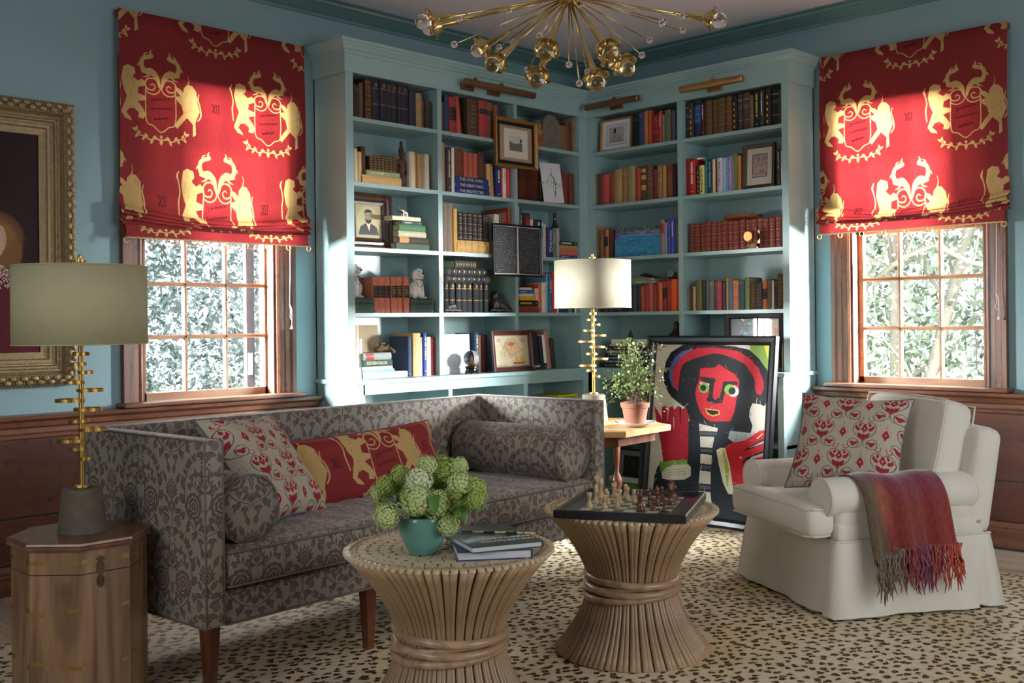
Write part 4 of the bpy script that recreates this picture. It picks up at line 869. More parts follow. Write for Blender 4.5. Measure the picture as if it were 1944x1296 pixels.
# ---------------------------------------------------------------- books, each one a thing of its own
PAGES = mat('page_edges', 'd9cba8', .8, var=.12, scale=4, bump=.5, bscale=90, stretch=(1, 1, 14))
GILT = mat('gilt', 'a8803c', .5, .5, var=.25, scale=90, bump=.1)
SILV = mat('silver_print', 'b9bcc0', .4, .4, var=.1)
DARKL = mat('dark_label', '201a1c', .55, var=.2); REDL = mat('red_label', 'a02c34', .55, var=.15); BLUEL = mat('blue_label', '2f5aa0', .5); ORL = mat('paper_label', 'd69a5e', .7); TANL = mat('tan_label', 'c8a060', .6, var=.3, scale=60)
WHITEI = mat('white_print', 'e6e2d8', .6); YEL = mat('yellow_print', 'd8b440', .5); DKI = mat('dark_print', '2a2420', .6); CRM = mat('cream_print', 'd8c79a', .5)
def book_mat(h, worn=False):
    n = ('worn_cover_' if worn else 'cover_') + h
    if n in MATS: return MATS[n]
    c = lin(h); bright = tuple(min(.9, x * 1.22 + .004) for x in c[:3])
    hx = ''.join('%02x' % int(255 * (1.055 * x ** (1 / 2.4) - .055 if x > .0031 else x * 12.92)) for x in bright)
    if worn: return mat(n, hx, .7, var=.45, scale=45, bump=.8, bscale=90, col2='c0a070', detail=8)
    return mat(n, hx, .62, var=.14, scale=55, bump=.35, bscale=420, spec=.25)
def spine_arc(w, bulge, off=0.0, x0=0.0, x1=1.0, n=6):
    return [(w * (x0 + (x1 - x0) * i / n), -bulge * (1 - (2 * (x0 + (x1 - x0) * i / n) - 1) ** 2) - off) for i in range(n + 1)]
def cover_mesh(w, h, dep):
    t = min(.003, w * .16); b = min(.006, w * .18); g = G()
    arc = spine_arc(w, b); inner = [(w - t, t), (t, t)]
    poly = arc + [(w, dep), (w - t, dep), (w - t, t), (t, t), (t, dep), (0, dep)]
    n = len(poly); v = [(x, y, 0) for x, y in poly] + [(x, y, h) for x, y in poly]
    f = [(i, (i + 1) % n, (i + 1) % n + n, i + n) for i in range(n)]
    k = len(arc)
    # caps split into spine part and two boards so the concave outline stays clean
    sp = list(range(k)); R_ = [k - 1, k, k + 1, k + 2]; Lb = [0, k + 3, k + 4, k + 5]
    for zofs, rev in ((0, True), (n, False)):
        for q in (sp + [k + 2, k + 3], [k - 1, k, k + 1, k + 2], [k + 3, k + 4, k + 5, 0]):
            q = [i + zofs for i in q]; f.append(tuple(reversed(q)) if rev else tuple(q))
    return g.add(v, f), t, b
def band(g, w, b, z0, z1, off, x0=.04, x1=.96):
    a = spine_arc(w, b, off, x0, x1); n = len(a); v = [(x, y, z0) for x, y in a] + [(x, y, z1) for x, y in a]
    g.add(v, [(i, i + 1, i + 1 + n, i + n) for i in range(n - 1)])
BK = {}
def book(w, h, hexc, style, label, group, loc, rot, dep=None, lean=0.0, flat=False, row=''):
    """local frame: spine faces -y, thickness along x from 0, height along z"""
    dep = dep or min(.215, h * .72); T = thing('book', label, 'book', loc, (0, 0, rot), group)
    worn = style == 'x'
    g, t, b = cover_mesh(w, h, dep)
    bm2 = G().box(t * 1.02, w - t * 1.02, t * 1.05, dep - .004, .0025, h - .0035)
    M = Matrix()
    if flat: M = Matrix.Translation((h, 0, 0)) @ Matrix.Rotation(-PI / 2, 4, 'Y')   # lying, spine forward, title reading left to right
    elif lean: M = Matrix.Translation((0, 0, w * abs(math.sin(lean)) * (1 if lean > 0 else 0))) @ Matrix.Rotation(lean, 4, 'Y')
    g.xf(M).build('cover', book_mat(hexc, worn), T, smooth=False); bm2.xf(M).build('page_block', PAGES, T)
    def add(nm, gg, mt): gg.xf(M).build(nm, mt, T, fix=False)
    s = style; of = .0006
    if s in ('b', 'b2', 'B', 's', 'g', 'O'):
        q = G()
        zs = {'b': [.07, .80, .88], 'b2': [.40, .42, .78, .80], 'B': [.06, .09, .25, .42, .60, .77, .90, .93], 's': [.28, .60, .66, .82, .84], 'g': [.5, .76, .9, .94], 'O': [.06, .22, .40, .58, .76, .92]}[s]
        for z in zs: band(q, w, b, h * z, h * z + (.0016 if s != 'O' else .005), of * (1 if s != 'O' else 4))
        if s in ('B', 'O', 'b2', 'g'):
            for k in range(7 if s in ('B', 'O') else 3):
                zz = h * (.14 + .11 * k) if s in ('B', 'O') else h * (.84 + .03 * k)
                if zz < h * .96: band(q, w, b, zz, zz + h * .02, of * 1.1, .36, .64)
        add('spine_bands', q, SILV if s == 's' else GILT)
    if s in ('l', 'lw', 'L', 'Lb', 'lr', 'lt', 'Lt'):
        q = G(); z0, z1 = {'l': (.42, .76), 'lw': (.42, .76), 'L': (.36, .72), 'Lb': (.36, .86), 'lr': (.62, .90), 'lt': (.66, .96), 'Lt': (.30, .44)}[s]
        if row in ('B1', 'B2') and s == 'l': z0, z1 = .64, .78
        if flat: z0, z1 = 1 - z1, 1 - z0; z0, z1 = (1 - z1, 1 - z0) if s == 'lr' or s == 'lt' else (z0, z1)
        band(q, w, b, h * z0, h * z1, of)
        if s == 'Lt': band(q, w, b, h * .60, h * .72, of); band(q, w, b, h * .80, h * .90, of)
        add('title_label', q, {'Lb': BLUEL, 'lr': REDL, 'lt': ORL, 'Lt': TANL}.get(s, DARKL))
        q = G()
        for k in range(3 if s != 'lw' else 6):
            zz = h * (z0 + (z1 - z0) * (.2 + .6 * k / (2 if s != 'lw' else 5))); band(q, w, b, zz, zz + (.0014 if s != 'lw' else .0028), of * 2, .2, .8)
        add('title_lettering', q, GILT if s in ('l', 'lw', 'L') else (WHITEI if s == 'Lb' else (GILT if s != 'lt' else DKI)))
    if s == 'o' or s == 'y' or s == 'c':
        q = G()
        n = 7 if s != 'y' else 5
        for k in range(n):
            zz = h * (.10 + .8 * k / n); hh = h * .8 / n * .55
            if s == 'o':
                a = spine_arc(w, b, of, .2, .8, 2); v = [(a[0][0], a[0][1], zz + hh / 2), (a[1][0], a[1][1], zz), (a[2][0], a[2][1], zz + hh / 2), (a[1][0], a[1][1], zz + hh)]; q.add(v, [(0, 1, 2, 3)])
                band(q, w, b, zz + hh * 1.2, zz + hh * 1.35, of, .1, .9)
            elif s == 'c':
                a = spine_arc(w, b, of, .15, .85, 8); c = w / 2
                q.add([(c + w * .33 * math.cos(t_), -b - of, zz + hh / 2 + w * .33 * math.sin(t_)) for t_ in [2 * PI * i / 12 for i in range(12)]], [tuple(range(12))])
            else: band(q, w, b, zz, zz + hh * .8, of, .38, .62)
        add('spine_ornament', q, GILT if s == 'o' else (CRM if s == 'c' else YEL))
    if s in ('d', 'dw', 'tw', 'tg', 'ty', 'tr', 'v'):
        q = G(); rr = random.Random(int(h * 1e5) + int(w * 1e5)); z = h * (.93 if s != 'd' else .85); lo = h * (.35 if s in ('tw', 'ty', 'tg', 'tr') else .5)
        x0, x1 = (.36, .66) if s not in ('tr',) else (.3, .8)
        if s == 'v':
            for xx in (.15, .35, .55, .75): band(q, w, b, h * .1, h * .75, of, xx, xx + .06)
        else:
            while z > lo:       # small strokes of type down the spine
                d_ = rr.uniform(.35, .8) * min(w, .03) * .35; band(q, w, b, z - d_, z, of, x0, x1); z -= d_ + .0014 + (rr.random() < .18) * .006
            band(q, w, b, h * .1, h * .1 + .006, of, .4, .6)
        add('title_lettering', q, {'d': CRM, 'tg': CRM, 'ty': YEL, 'tr': MATS.get('bright_red') or mat('bright_red', 'd8202c', .5), 'v': GILT}.get(s, WHITEI))
    if s[0] == 'T':
        t_ = s.split(':'); me = TXT[t_[1]].copy(); xs = [v.co.x for v in me.vertices]; tw = max(xs) - min(xs); ys = [v.co.y for v in me.vertices]; th = max(ys) - min(ys)
        kx = h * .70 / tw; ky = w * .50 / th; k = (min(kx, ky * 2.2), min(ky, kx * 2.4))
        Mt2 = Matrix(((0, k[1], 0, w / 2), (0, 0, .02, -b - .0004), (-k[0], 0, 0, h * .54), (0, 0, 0, 1)))
        me.transform(M @ Mt2);
        obj('title_lettering', me, DKI if t_[0] == 'T2' else (CRM if s != 'T:PAINTINGS' else WHITEI), T)
        if t_[1] == 'WALDEN': q = G(); band(q, w, b, h * .08, h * .14, of, .3, .7); add('publisher_mark', q, DKI)
    return T
ORD = ['first', 'second', 'third', 'fourth', 'fifth', 'sixth', 'seventh', 'eighth', 'ninth', 'tenth', 'eleventh', 'twelfth', 'thirteenth', 'fourteenth', 'fifteenth', 'sixteenth', 'seventeenth', 'eighteenth', 'nineteenth', 'twentieth', 'twenty-first', 'twenty-second', 'twenty-third', 'twenty-fourth']
BAY = dict(A='leftmost bay', B='second bay', C='third bay', D='fourth bay', E='rightmost bay'); SH = {'1': 'top', '2': 'second', '3': 'third', '4': 'fourth', '5': 'fifth'}
FZ = {'1': 2.3275, '2': 1.9727, '3': 1.618, '4': 1.258, '5': .894}
def put(row, a, z, y=.03):
    """place at distance a along a bay's shelf, height z, set back y"""
    return ((a, y, z), 0.0) if row[0] in 'ABC' else ((y, -a, z), -PI / 2)
def lab(ds, i, k):
    t = f'{ds}, {ORD[i]} from left, {SH[k[1]]} shelf, {BAY[k[0]]}'
    return t if len(t.split()) < 17 else t.replace(' the ', ' ').replace(' a ', ' ').replace(', ' + SH[k[1]] + ' shelf', ', shelf ' + k[1])
rows = {}
for ln in BOOKS.strip().splitlines():
    k, a, w_, h_, hx, st, ds = ln.split(' ', 6); rows.setdefault(k, []).append((float(a), float(w_), float(h_), hx, st, ds))
# matched sets
rows['E3'] = [(.800 + .0404 * i, .0396, .178 + .004 * (i % 3 == 0), '6a2c2c', 'B', 'burgundy and gilt leather volume') for i in range(16)]
rows['B4'] = [(a, w_, .182, '14191d', 'b2', 'blue black gilt volume') for a, w_ in ((-1.272, .036), (-1.224, .044), (-1.178, .042), (-1.130, .045), (-1.080, .044), (-1.034, .047), (-.985, .036), (-.947, .036))]
for k, L_ in rows.items():
    L_.sort(key=lambda q: q[0])
    for i, (a, w_, h_, hx, st, ds) in enumerate(L_):
        z = FZ[k[1]]; lean = 0; yy = .03 + .012 * ((i * 7 + ord(k[0])) % 5) / 5
        if k == 'C5' and i > 1: lean = -.13
        elif 'leaning' in ds: lean = -.10 if k == 'B1' else (.07 if k in ('B3',) else (-.05 if k != 'C4' else .0))
        if lean and k == 'C5': a += .02
        if lean and k == 'B1': a += .006; w_ *= .75
        loc, rz = put(k, a, z, yy)
        lb = lab(ds, i, k)
        book(w_, h_, hx, st, lb, f"books standing on the {SH[k[1]]} shelf of the {BAY[k[0]]}", loc, rz, lean=lean, row=k)
# books lying flat, restacked so that each rests on the one beneath
stacks = {}
for ln in FLAT.strip().splitlines():
    k, a, b_, z0, z1, hx, st, ds = ln.split(' ', 7); stacks.setdefault(k, []).append([float(a), float(b_), float(z0), float(z1), hx, st, ds])
def stack_key(k, r): return (k, 0 if k != 'A4' else int(r[0] > -1.7))
TOPZ = {}
st2 = {}
for k, L_ in stacks.items():
    for r in L_: st2.setdefault(stack_key(k, r), []).append(r)
for (k, q), L_ in st2.items():
    L_.sort(key=lambda r: r[2]); z = {'D4': 1.4395, 'B4': 1.258 + .1822}.get(k, FZ[k[1]])
    for r in L_:
        th = r[3] - r[2]; nxt = [s for s in L_ if s[2] > r[2] + 1e-6]
        if nxt: th = min(max(nxt[0][2] - r[2], th * .9), th * 1.12)
        loc, rz = put(k, r[0], z, .02 + .004 * ((int(z * 999)) % 3))
        book(th, r[1] - r[0], r[4], r[5], f"{r[6]}, {SH[k[1]]} shelf, {BAY[k[0]]}", f"books lying on the {SH[k[1]]} shelf of the {BAY[k[0]]}", loc, rz, dep=.17, flat=True, row=k)
        z += th + .0003
    TOPZ[(k, q)] = z
# sets that stand on lying books
def bset(k, z, items, ds, y=.03, dep=None):
    for i, (a, w_, h_, hx, st) in enumerate(items):
        loc, rz = put(k, a, z, y); book(w_, h_, hx, st, lab(ds, i, k), ds + 's', loc, rz, dep=dep, row=k)
f2 = lambda c: -1.1795 + (c - 208) * .000743
bset('B2', TOPZ[('B2', 0)], [(f2(212), .068, .166, '6c382a', 'o'), (f2(308), .038, .148, 'ac5444', 'b'), (f2(363), .037, .148, 'ac5444', 'b'), (f2(416), .035, .148, 'ac5444', 'b'), (f2(468), .058, .160, '4a302a', 'o')], 'red leather volume standing on the navy books')
f3 = lambda c: -1.1705 + (c - 218) * .000779
bset('B3', TOPZ[('B3', 0)], [(f3(235), .037, .168, '20222e', 'B'), (f3(287), .035, .167, '20222e', 'B'), (f3(335), .040, .168, '20222e', 'B'), (f3(390), .038, .167, '20222e', 'B'), (f3(443), .039, .166, '20222e', 'B'), (f3(505), .045, .164, '2e2a2e', 'b')], 'black and gilt volume standing on the ribbed book')
fa = lambda c: -1.8457 + (c - 195) * .000694
bset('A2', TOPZ[('A2', 0)], [(fa(232 + 40 * i), .0268, .082 + .002 * (i % 2), '3c2c22', 'B') for i in range(7)], 'small gilt leather book on the flat green one', dep=.06)
# ---------------------------------------------------------------- things on the shelves
def blob(parts, voxel=.004, smooth=2):
    """several overlapping solids grown together into one continuous surface"""
    g = G()
    for p in parts:
        if p[0] == 's': g.sphere(p[1], p[2], 12, 8, p[3] if len(p) > 3 else (1, 1, 1))
        elif p[0] == 't': g.tube(p[1], p[2], 8)
        elif p[0] == 'b': g.box(*p[1])
        elif p[0] == 'l': g.lathe(p[1], 14, p[2])
    me = g.mesh('b'); o = bpy.data.objects.new('b', me); COL.objects.link(o)
    m_ = o.modifiers.new('r', 'REMESH'); m_.mode = 'VOXEL'; m_.voxel_size = voxel
    if smooth: s_ = o.modifiers.new('s', 'SMOOTH'); s_.iterations = smooth; s_.factor = .6
    bpy.context.view_layer.update()
    r = bpy.data.meshes.new_from_object(o.evaluated_get(bpy.context.evaluated_depsgraph_get())); bpy.data.objects.remove(o)
    return r
def frame_thing(name, label, cat, w, h, loc, rz, tilt, fw_, fmat, art, depth=.018, prof=None, mat_w=0, matm=None, group=None, full=False):
    """picture standing on its bottom edge, facing -y, leaning back by tilt"""
    T = thing(name, label, cat, loc, (-tilt, 0, rz), group)
    prof = prof or [(0, 0), (0, depth), (-fw_ * .25, depth * 1.1), (-fw_ * .8, depth * .8), (-fw_, depth * .5), (-fw_, 0)]
    g = G().sweep([(-w / 2, 0), (w / 2, 0), (w / 2, h), (-w / 2, h)], prof, closed=True, side=1); g.map(lambda x, y, z: (x, -z, y)); g.build('frame', fmat, T)
    x, z0, z1 = w / 2 - fw_ + .002, fw_ - .002, h - fw_ + .002
    G().box(-x - .002, x + .002, -.003, 0, z0 - .002, z1 + .002).build('backing', mat('backing_card', '6b5a45', .8), T)
    if mat_w:
        mw = mat_w; g = G()
        y = -.0050
        g.box(-x, -x + mw, y, y + .002, z0, z1).box(x - mw, x, y, y + .002, z0, z1).box(-x + mw, x - mw, y, y + .002, z0, z0 + mw).box(-x + mw, x - mw, y, y + .002, z1 - mw, z1)
        g.build('mat_board', matm, T); x -= mw; z0 += mw; z1 -= mw
    me = G().add([(-x, -.0036, z0), (x, -.0036, z0), (x, -.0036, z1), (-x, -.0036, z1)], [(0, 1, 2, 3)]).mesh('pic', False)
    set_uv(me, (lambda c: ((c.x + w / 2) / w, c.z / h)) if full else (lambda c: ((c.x + x) / (2 * x), (c.z - z0) / (z1 - z0)))); obj('picture', me, art, T)
    return T
# --- small pictures
def bearded():
    A = Art(220, 300, 'b3a67c'); A.disk(.5, .5, .42, 'c2b68a', .44); A.blotch(.1, 3)
    A.poly([(.12, .1), (.2, .34), (.4, .44), (.6, .44), (.8, .34), (.88, .1)], '2c2a26'); A.poly([(.42, .44), (.58, .44), (.52, .2)], 'd8d0b4')
    A.disk(.5, .62, .13, 'a08c68', .16); A.poly([(.36, .68), (.38, .82), (.5, .86), (.63, .82), (.64, .68), (.6, .76), (.42, .76)], '1e1a16'); A.poly([(.38, .6), (.42, .55), (.58, .55), (.62, .6), (.6, .48), (.5, .42), (.4, .48)], '1e1a16')
    A.line([(.41, .665), (.47, .67)], .02, '2a221c'); A.line([(.53, .67), (.59, .665)], .02, '2a221c'); A.line([(.5, .65), (.49, .6)], .015, '80684a'); A.grain(.08); return A
def engraving():
    A = Art(300, 220, 'd2cdc2'); A.poly([(0, 0), (1, 0), (1, .5), (.7, .56), (.45, .5), (.2, .62), (0, .55)], '77726a')
    for i in range(260):
        x, y = random.random(), random.random() * .45; A.line([(x, y), (x + random.uniform(.02, .08), y + random.uniform(-.02, .03))], .006, random.choice(['2a2826', '3c3a38', 'b4b0a4']))
    A.line([(.72, .45), (.72, .62)], .01, '2a2826'); A.disk(.72, .66, .04, '2a2826', .08); A.grain(.12); return A
def manuscript():
    A = Art(420, 520, '23242a'); rr = random.Random(3)
    for px0, px1 in ((.04, .47), (.55, .97)):
        y = .96
        while y > .05:
            x = px0
            while x < px1 - .02:
                l_ = rr.uniform(.008, .035); A.line([(x, y + rr.uniform(-.003, .003)), (x + l_, y + rr.uniform(-.003, .003))], .0062, rr.choice(['9c9ea2', 'b8babe', '80828a'])); x += l_ + .006
            y -= .021
    A.poly([(.485, 0), (.535, 0), (.525, 1), (.495, 1)], 'c4c1b8'); A.poly([(0, 0), (1, 0), (1, .022), (.5, .035), (0, .03)], 'cfccc2'); A.poly([(0, .985), (1, .975), (1, 1), (0, 1)], 'cfccc2'); A.poly([(0, 0), (.018, 0), (.018, 1), (0, 1)], 'b4b1a8'); A.poly([(.985, 0), (1, 0), (1, 1), (.985, 1)], 'b4b1a8'); return A
def oldmap():
    A = Art(420, 400, 'c4b694'); A.blotch(.12, 5); rr = random.Random(5)
    A.poly([(.30, .70), (.42, .86), (.60, .86), (.66, .74), (.72, .62), (.80, .52), (.66, .46), (.55, .40), (.46, .28), (.40, .36), (.36, .52), (.26, .60)], 'c9a070'); A.poly([(.38, .72), (.5, .8), (.6, .72), (.5, .62)], 'b0683c')
    for c_ in range(5): A.line([(rr.random() * .5 + .2, rr.random() * .5 + .3) for _ in range(5)], .004, '6c4a38')
    A.line([(.30, .70), (.42, .86), (.60, .86), (.72, .62), (.80, .52), (.55, .40), (.46, .28), (.36, .52), (.26, .60), (.30, .70)], .006, '5a3a2c')
    for i in range(90): x, y = rr.random(), rr.random(); A.line([(x, y), (x + rr.uniform(-.03, .03), y + rr.uniform(-.03, .03))], .004, rr.choice(['5a5048', '8a6a4c', '6c5c6c']))
    A.poly([(.50, .16), (.54, .08), (.82, .08), (.88, .16)], '8a5a30'); A.poly([(.56, .18), (.60, .36), (.68, .30), (.70, .18)], 'c8963c'); A.poly([(.70, .18), (.74, .34), (.84, .30), (.86, .18)], 'c8963c')
    for x, y in ((.14, .84), (.84, .82)):
        A.disk(x, y, .055, '7a6a80'); A.disk(x, y, .035, 'c4b694')
    for k in range(4): A.line([(.03, .03 + .018 * k), (.36, .03 + .018 * k)], .004, '4a423a'); A.line([(.45, .02 + .01 * k), (.97, .02 + .01 * k)], .003, '4a423a')
    for q in ([(.02, .02), (.98, .02)], [(.98, .02), (.98, .98)], [(.98, .98), (.02, .98)], [(.02, .98), (.02, .02)]): A.line(q, .008, '5a5040')
    A.grain(.1); return A
def botanical():
    A = Art(240, 400, 'e4e4ec'); G_ = '5c8a2c'; D_ = '36521e'
    A.line([(.52, .88), (.52, .76), (.50, .70), (.60, .62), (.62, .5), (.66, .4), (.62, .28), (.6, .2), (.54, .08)], [.02, .03, .04, .05, .045, .03, .03, .02, .004], G_)
    for p in ([(.5, .72), (.36, .66), (.3, .56)], [(.3, .56), (.22, .52), (.1, .50)], [(.3, .56), (.28, .44), (.26, .38)], [(.44, .66), (.46, .52), (.44, .42)], [(.62, .64), (.74, .5), (.86, .32)], [(.6, .56), (.66, .5), (.8, .48)], [(.55, .44), (.53, .30)], [(.6, .22), (.7, .14)], [(.6, .22), (.52, .14)]): A.line(p, [.018] * (len(p) - 1) + [.003], random.choice([G_, D_]))
    for x, y, a in ((.62, .5, 2.8), (.64, .46, .4), (.6, .22, 1.2), (.6, .25, 2.0), (.12, .5, 3.5), (.84, .46, -.6), (.62, .36, .2)): leaf(A, x, y, a, .1, .022, D_, .6)
    return A
def snow():
    A = Art(300, 340, 'd9d9df'); A.poly([(.12, .1), (.8, .1), (.86, .72), (.14, .72)], 'c3c4cb'); rr = random.Random(2)
    for i in range(160): x = rr.uniform(.14, .8); y = rr.uniform(.2, .7); leaf(A, x, y, rr.random() * 6, .03, .008, rr.choice(['a8aab2', '8c8f98', 'dfe0e4']))
    A.line([(.1, .12), (.1, .3), (.22, .3)], .006, '8c8f98'); return A
def street():
    A = Art(300, 300, 'e8e6ea'); A.poly([(.0, .0), (1, 0), (1, 1), (0, 1)], 'e9e7ea')
    A.poly([(.14, .14), (.86, .14), (.86, .86), (.14, .86)], 'a9b6c8'); A.poly([(.18, .18), (.82, .18), (.82, .82), (.18, .82)], 'eceaf0'); A.poly([(.22, .22), (.78, .22), (.78, .78), (.22, .78)], 'b9b3b6'); A.poly([(.22, .22), (.78, .22), (.6, .5), (.4, .5)], 'a39d9a')
    rr = random.Random(8)
    for i in range(40): x, y = rr.uniform(.24, .76), rr.uniform(.24, .74); A.line([(x, y), (x, y + rr.uniform(.02, .07))], .008, rr.choice(['3a3c44', '6a6870', 'd8d4d0']))
    A.poly([(.40, .55), (.48, .55), (.48, .72), (.40, .72)], '2a2c34'); return A
def woodcut():
    A = Art(240, 320, 'c3bfae'); A.poly([(.2, .2), (.8, .2), (.8, .84), (.2, .84)], 'b89a9c'); rr = random.Random(4)
    for i in range(420): x, y = rr.uniform(.23, .77), rr.uniform(.24, .8); A.line([(x, y), (x + rr.uniform(-.03, .03), y + rr.uniform(-.03, .03))], .010, '2e2832')
    for x, y in ((.5, .6), (.64, .6), (.56, .42), (.68, .44)): A.disk(x, y, .035, 'c8a4a4', .03); A.disk(x, y, .014, '2e2832')
    for q in ([(.22, .22), (.78, .22)], [(.78, .22), (.78, .82)], [(.78, .82), (.22, .82)], [(.22, .82), (.22, .22)]): A.line(q, .02, '2e2832')
    return A
def pool():
    A = Art(440, 320, '3f8fc0'); A.blotch(.2, 4); rr = random.Random(9)
    for i in range(160):
        x, y = rr.random(), rr.random() * .7; A.line([(x, y), (x + rr.uniform(.02, .09), y + rr.uniform(0, .06))], .012, rr.choice(['56a4cc', '7cbcd8', '2f78ac', '94c8dc']), .6)
    A.poly([(0, .5), (.14, .72), (1, .72), (1, 1), (0, 1)], '5c5c94')
    for i in range(90): x = rr.random(); A.line([(x, rr.uniform(.74, .86)), (x + .08, rr.uniform(.74, .86))], .01, rr.choice(['a49cc4', '4a4a80', 'c4bcd0']), .7)
    for i in range(150): leaf(A, rr.random(), rr.uniform(.87, 1), rr.random() * 6, .05, .012, rr.choice(['6c8c34', '3c5c24', '8ca83c', '2c3c20']))
    A.line([(0, .5), (.14, .72), (1, .71)], .012, '9cc4d8'); A.line([(.84, .05), (.92, .06)], .006, '3a3a3a'); return A
def crowd():
    A = Art(240, 240, '2a2a28'); rr = random.Random(6)
    for i in range(500): x, y = rr.random(), rr.random(); A.disk(x, y, rr.uniform(.006, .014), rr.choice(['4a4a46', '6c6a64', '1a1a1a', '8c8a84', '343432']))
    return A
def abstract_a():
    A = Art(200, 200, '54525c'); rr = random.Random(1)
    for i in range(70): x, y = rr.uniform(.25, .7), rr.random(); A.line([(x, y), (x + rr.uniform(-.1, .1), y + rr.uniform(-.1, .1))], .04, rr.choice(['1c2c4c', 'c8c070', '2c6c5c', '14181c', '7ca0b0']))
    return A
def abstract_b():
    A = Art(200, 200, 'a88c74'); A.blotch(.25, 5); A.poly([(0, 0), (1, 0), (1, .3), (0, .4)], '7a5a4c'); A.poly([(0, .75), (1, .7), (1, .8), (0, .82)], 'b8644c'); A.grain(.15); return A
aM = lambda n, f, r=.35, **k: art_mat(n, f(), r, coat=k.get('coat', .3), spec=.3)
WALNUT = wood('walnut_frame', '2c1a12', '4a2e1e', 8, 'z', .4, .3); BLACKF = mat('black_frame', '16161a', .28, var=.1, coat=.3); GOLDF = mat('gold_frame', 'a97b3e', .35, .55, var=.3, scale=40, bump=.3); MATW = mat('mat_white', 'd8d2c6', .8, var=.03); MATT = mat('mat_tan', 'a98e70', .8, var=.05)
frame_thing('framed_portrait', 'walnut framed oval portrait of a bearded man, third shelf, leftmost bay', 'picture', .31, .312, (-1.772, .10, 1.618), 0, .05, .062, WALNUT, aM('portrait_print', bearded), .03,
            prof=[(0, 0), (0, .03), (-.012, .034), (-.022, .024), (-.036, .026), (-.048, .014), (-.062, .010), (-.062, 0)])
frame_thing('framed_engraving', 'small landscape engraving in tan mat and black gilt frame hung on upright', 'picture', .376, .306, (-.700, -.012, 2.160), 0, .01, .022, GOLDF, aM('engraving_print', engraving), .02, mat_w=.062, matm=MATT)
q = bpy.data.objects['framed_engraving']; 
g = G().sweep([(-.166, .022), (.166, .022), (.166, .284), (-.166, .284)], [(0, .006), (-.020, .010), (-.022, .004)], closed=True); g.map(lambda x, y, z: (x, -z, y)); g.build('black_liner', BLACKF, q)
g = G(); 
for (x0, x1, z0, z1) in ((-.085, -.062, .06, .246), (.062, .085, .06, .246), (-.062, .062, .06, .083), (-.062, .062, .223, .246)): g.box(x0 * 1.0 - .0, x1, -.0062, -.0048, z0, z1)
MATI = MATW
g = G()
for (x0, x1, z0, z1) in ((-.105, -.058, .062, .244), (.058, .105, .062, .244), (-.058, .058, .062, .108), (-.058, .058, .198, .244)): g.box(x0, x1, -.0068, -.0052, z0, z1)
g.build('inner_mat', MATI, q)
frame_thing('framed_manuscript', 'black framed sheet of white handwriting on black hung on upright', 'picture', .443, .325, (-.694, -.012, 1.483), 0, .01, .012, BLACKF, aM('manuscript_print', manuscript, .5), .016)
frame_thing('framed_map', 'antique pictorial map in brown wooden frame leaning on fifth shelf', 'picture', .355, .252, (-.775, -.045, .8945), 0, .10, .028, wood('map_frame', '3c1a14', '5a2a20', 8, 'x', .35, .3), aM('map_print', oldmap), .02)
frame_thing('framed_print', 'gilt framed street scene with blue lined mat, top shelf, fourth bay', 'picture', .262, .216, (.055, -.212, 2.3275), -PI / 2, .05, .014, GOLDF, aM('street_print', street, .3, coat=.6), .014)
frame_thing('framed_print', 'dark brown framed woodcut with cream mat, second shelf, rightmost bay', 'picture', .215, .262, (.035, -1.304, 1.9727), -PI / 2, .06, .022, WALNUT, aM('woodcut_print', woodcut), .022)
frame_thing('framed_diptych', 'wide black frame holding two small pictures, fifth shelf, rightmost bay', 'picture', .40, .345, (.03, -1.262, .894), -PI / 2, .02, .035, BLACKF, aM('abstract_print', abstract_a), .018)
q = bpy.data.objects['framed_diptych']
me = G().add([(.02, -.0048, .04), (.165, -.0048, .04), (.165, -.0048, .305), (.02, -.0048, .305)], [(0, 1, 2, 3)]).mesh('p', False); set_uv(me, lambda c: ((c.x - .02) / .145, (c.z - .04) / .265)); obj('second_picture', me, aM('abstract_print_two', abstract_b), q)
G().box(-.0, .02, -.012, -.003, .035, .31).build('frame_bar', BLACKF, q)
# loose cards and canvases
def card(name, label, cat, w, h, t, loc, rz, tilt, art, back='d8d8dc', ry=0):
    T = thing(name, label, cat, loc, (-tilt, ry, rz)); G().box(-w / 2, w / 2, 0, t, 0, h).build('board', mat('card_' + back, back, .7, bump=.02), T)
    me = G().add([(-w / 2 + .0005, -.0006, .0005), (w / 2 - .0005, -.0006, .0005), (w / 2 - .0005, -.0006, h - .0005), (-w / 2 + .0005, -.0006, h - .0005)], [(0, 1, 2, 3)]).mesh('p', False)
    set_uv(me, lambda c: ((c.x + w / 2) / w, c.z / h)); obj('picture', me, art, T); return T
card('botanical_card', 'white card with green plant sketch leaning in third bay, second shelf', 'card', .195, .262, .002, (-.335, -.005, 1.9735), 0, .12, aM('botanical_print', botanical, .5), ry=-.03)
card('white_board', 'white board with faint grey winter drawing behind the glass globe', 'card', .245, .236, .004, (-1.168, .05, .8945), 0, .05, aM('snow_print', snow, .5))
card('pool_painting', 'unframed canvas painting of a blue pool, third shelf, fourth bay', 'painting', .385, .195, .018, (.045, -.388, 1.618), -PI / 2, .05, aM('pool_print', pool, .5), '6aa0c0')
card('portrait_board', 'tan backed board leaning at the rear, fifth shelf, leftmost bay', 'board', .29, .30, .012, (-1.755, .20, .8945), 0, .12, mat('tan_board', 'b39d7c', .7, var=.1, scale=12), '8a7050')
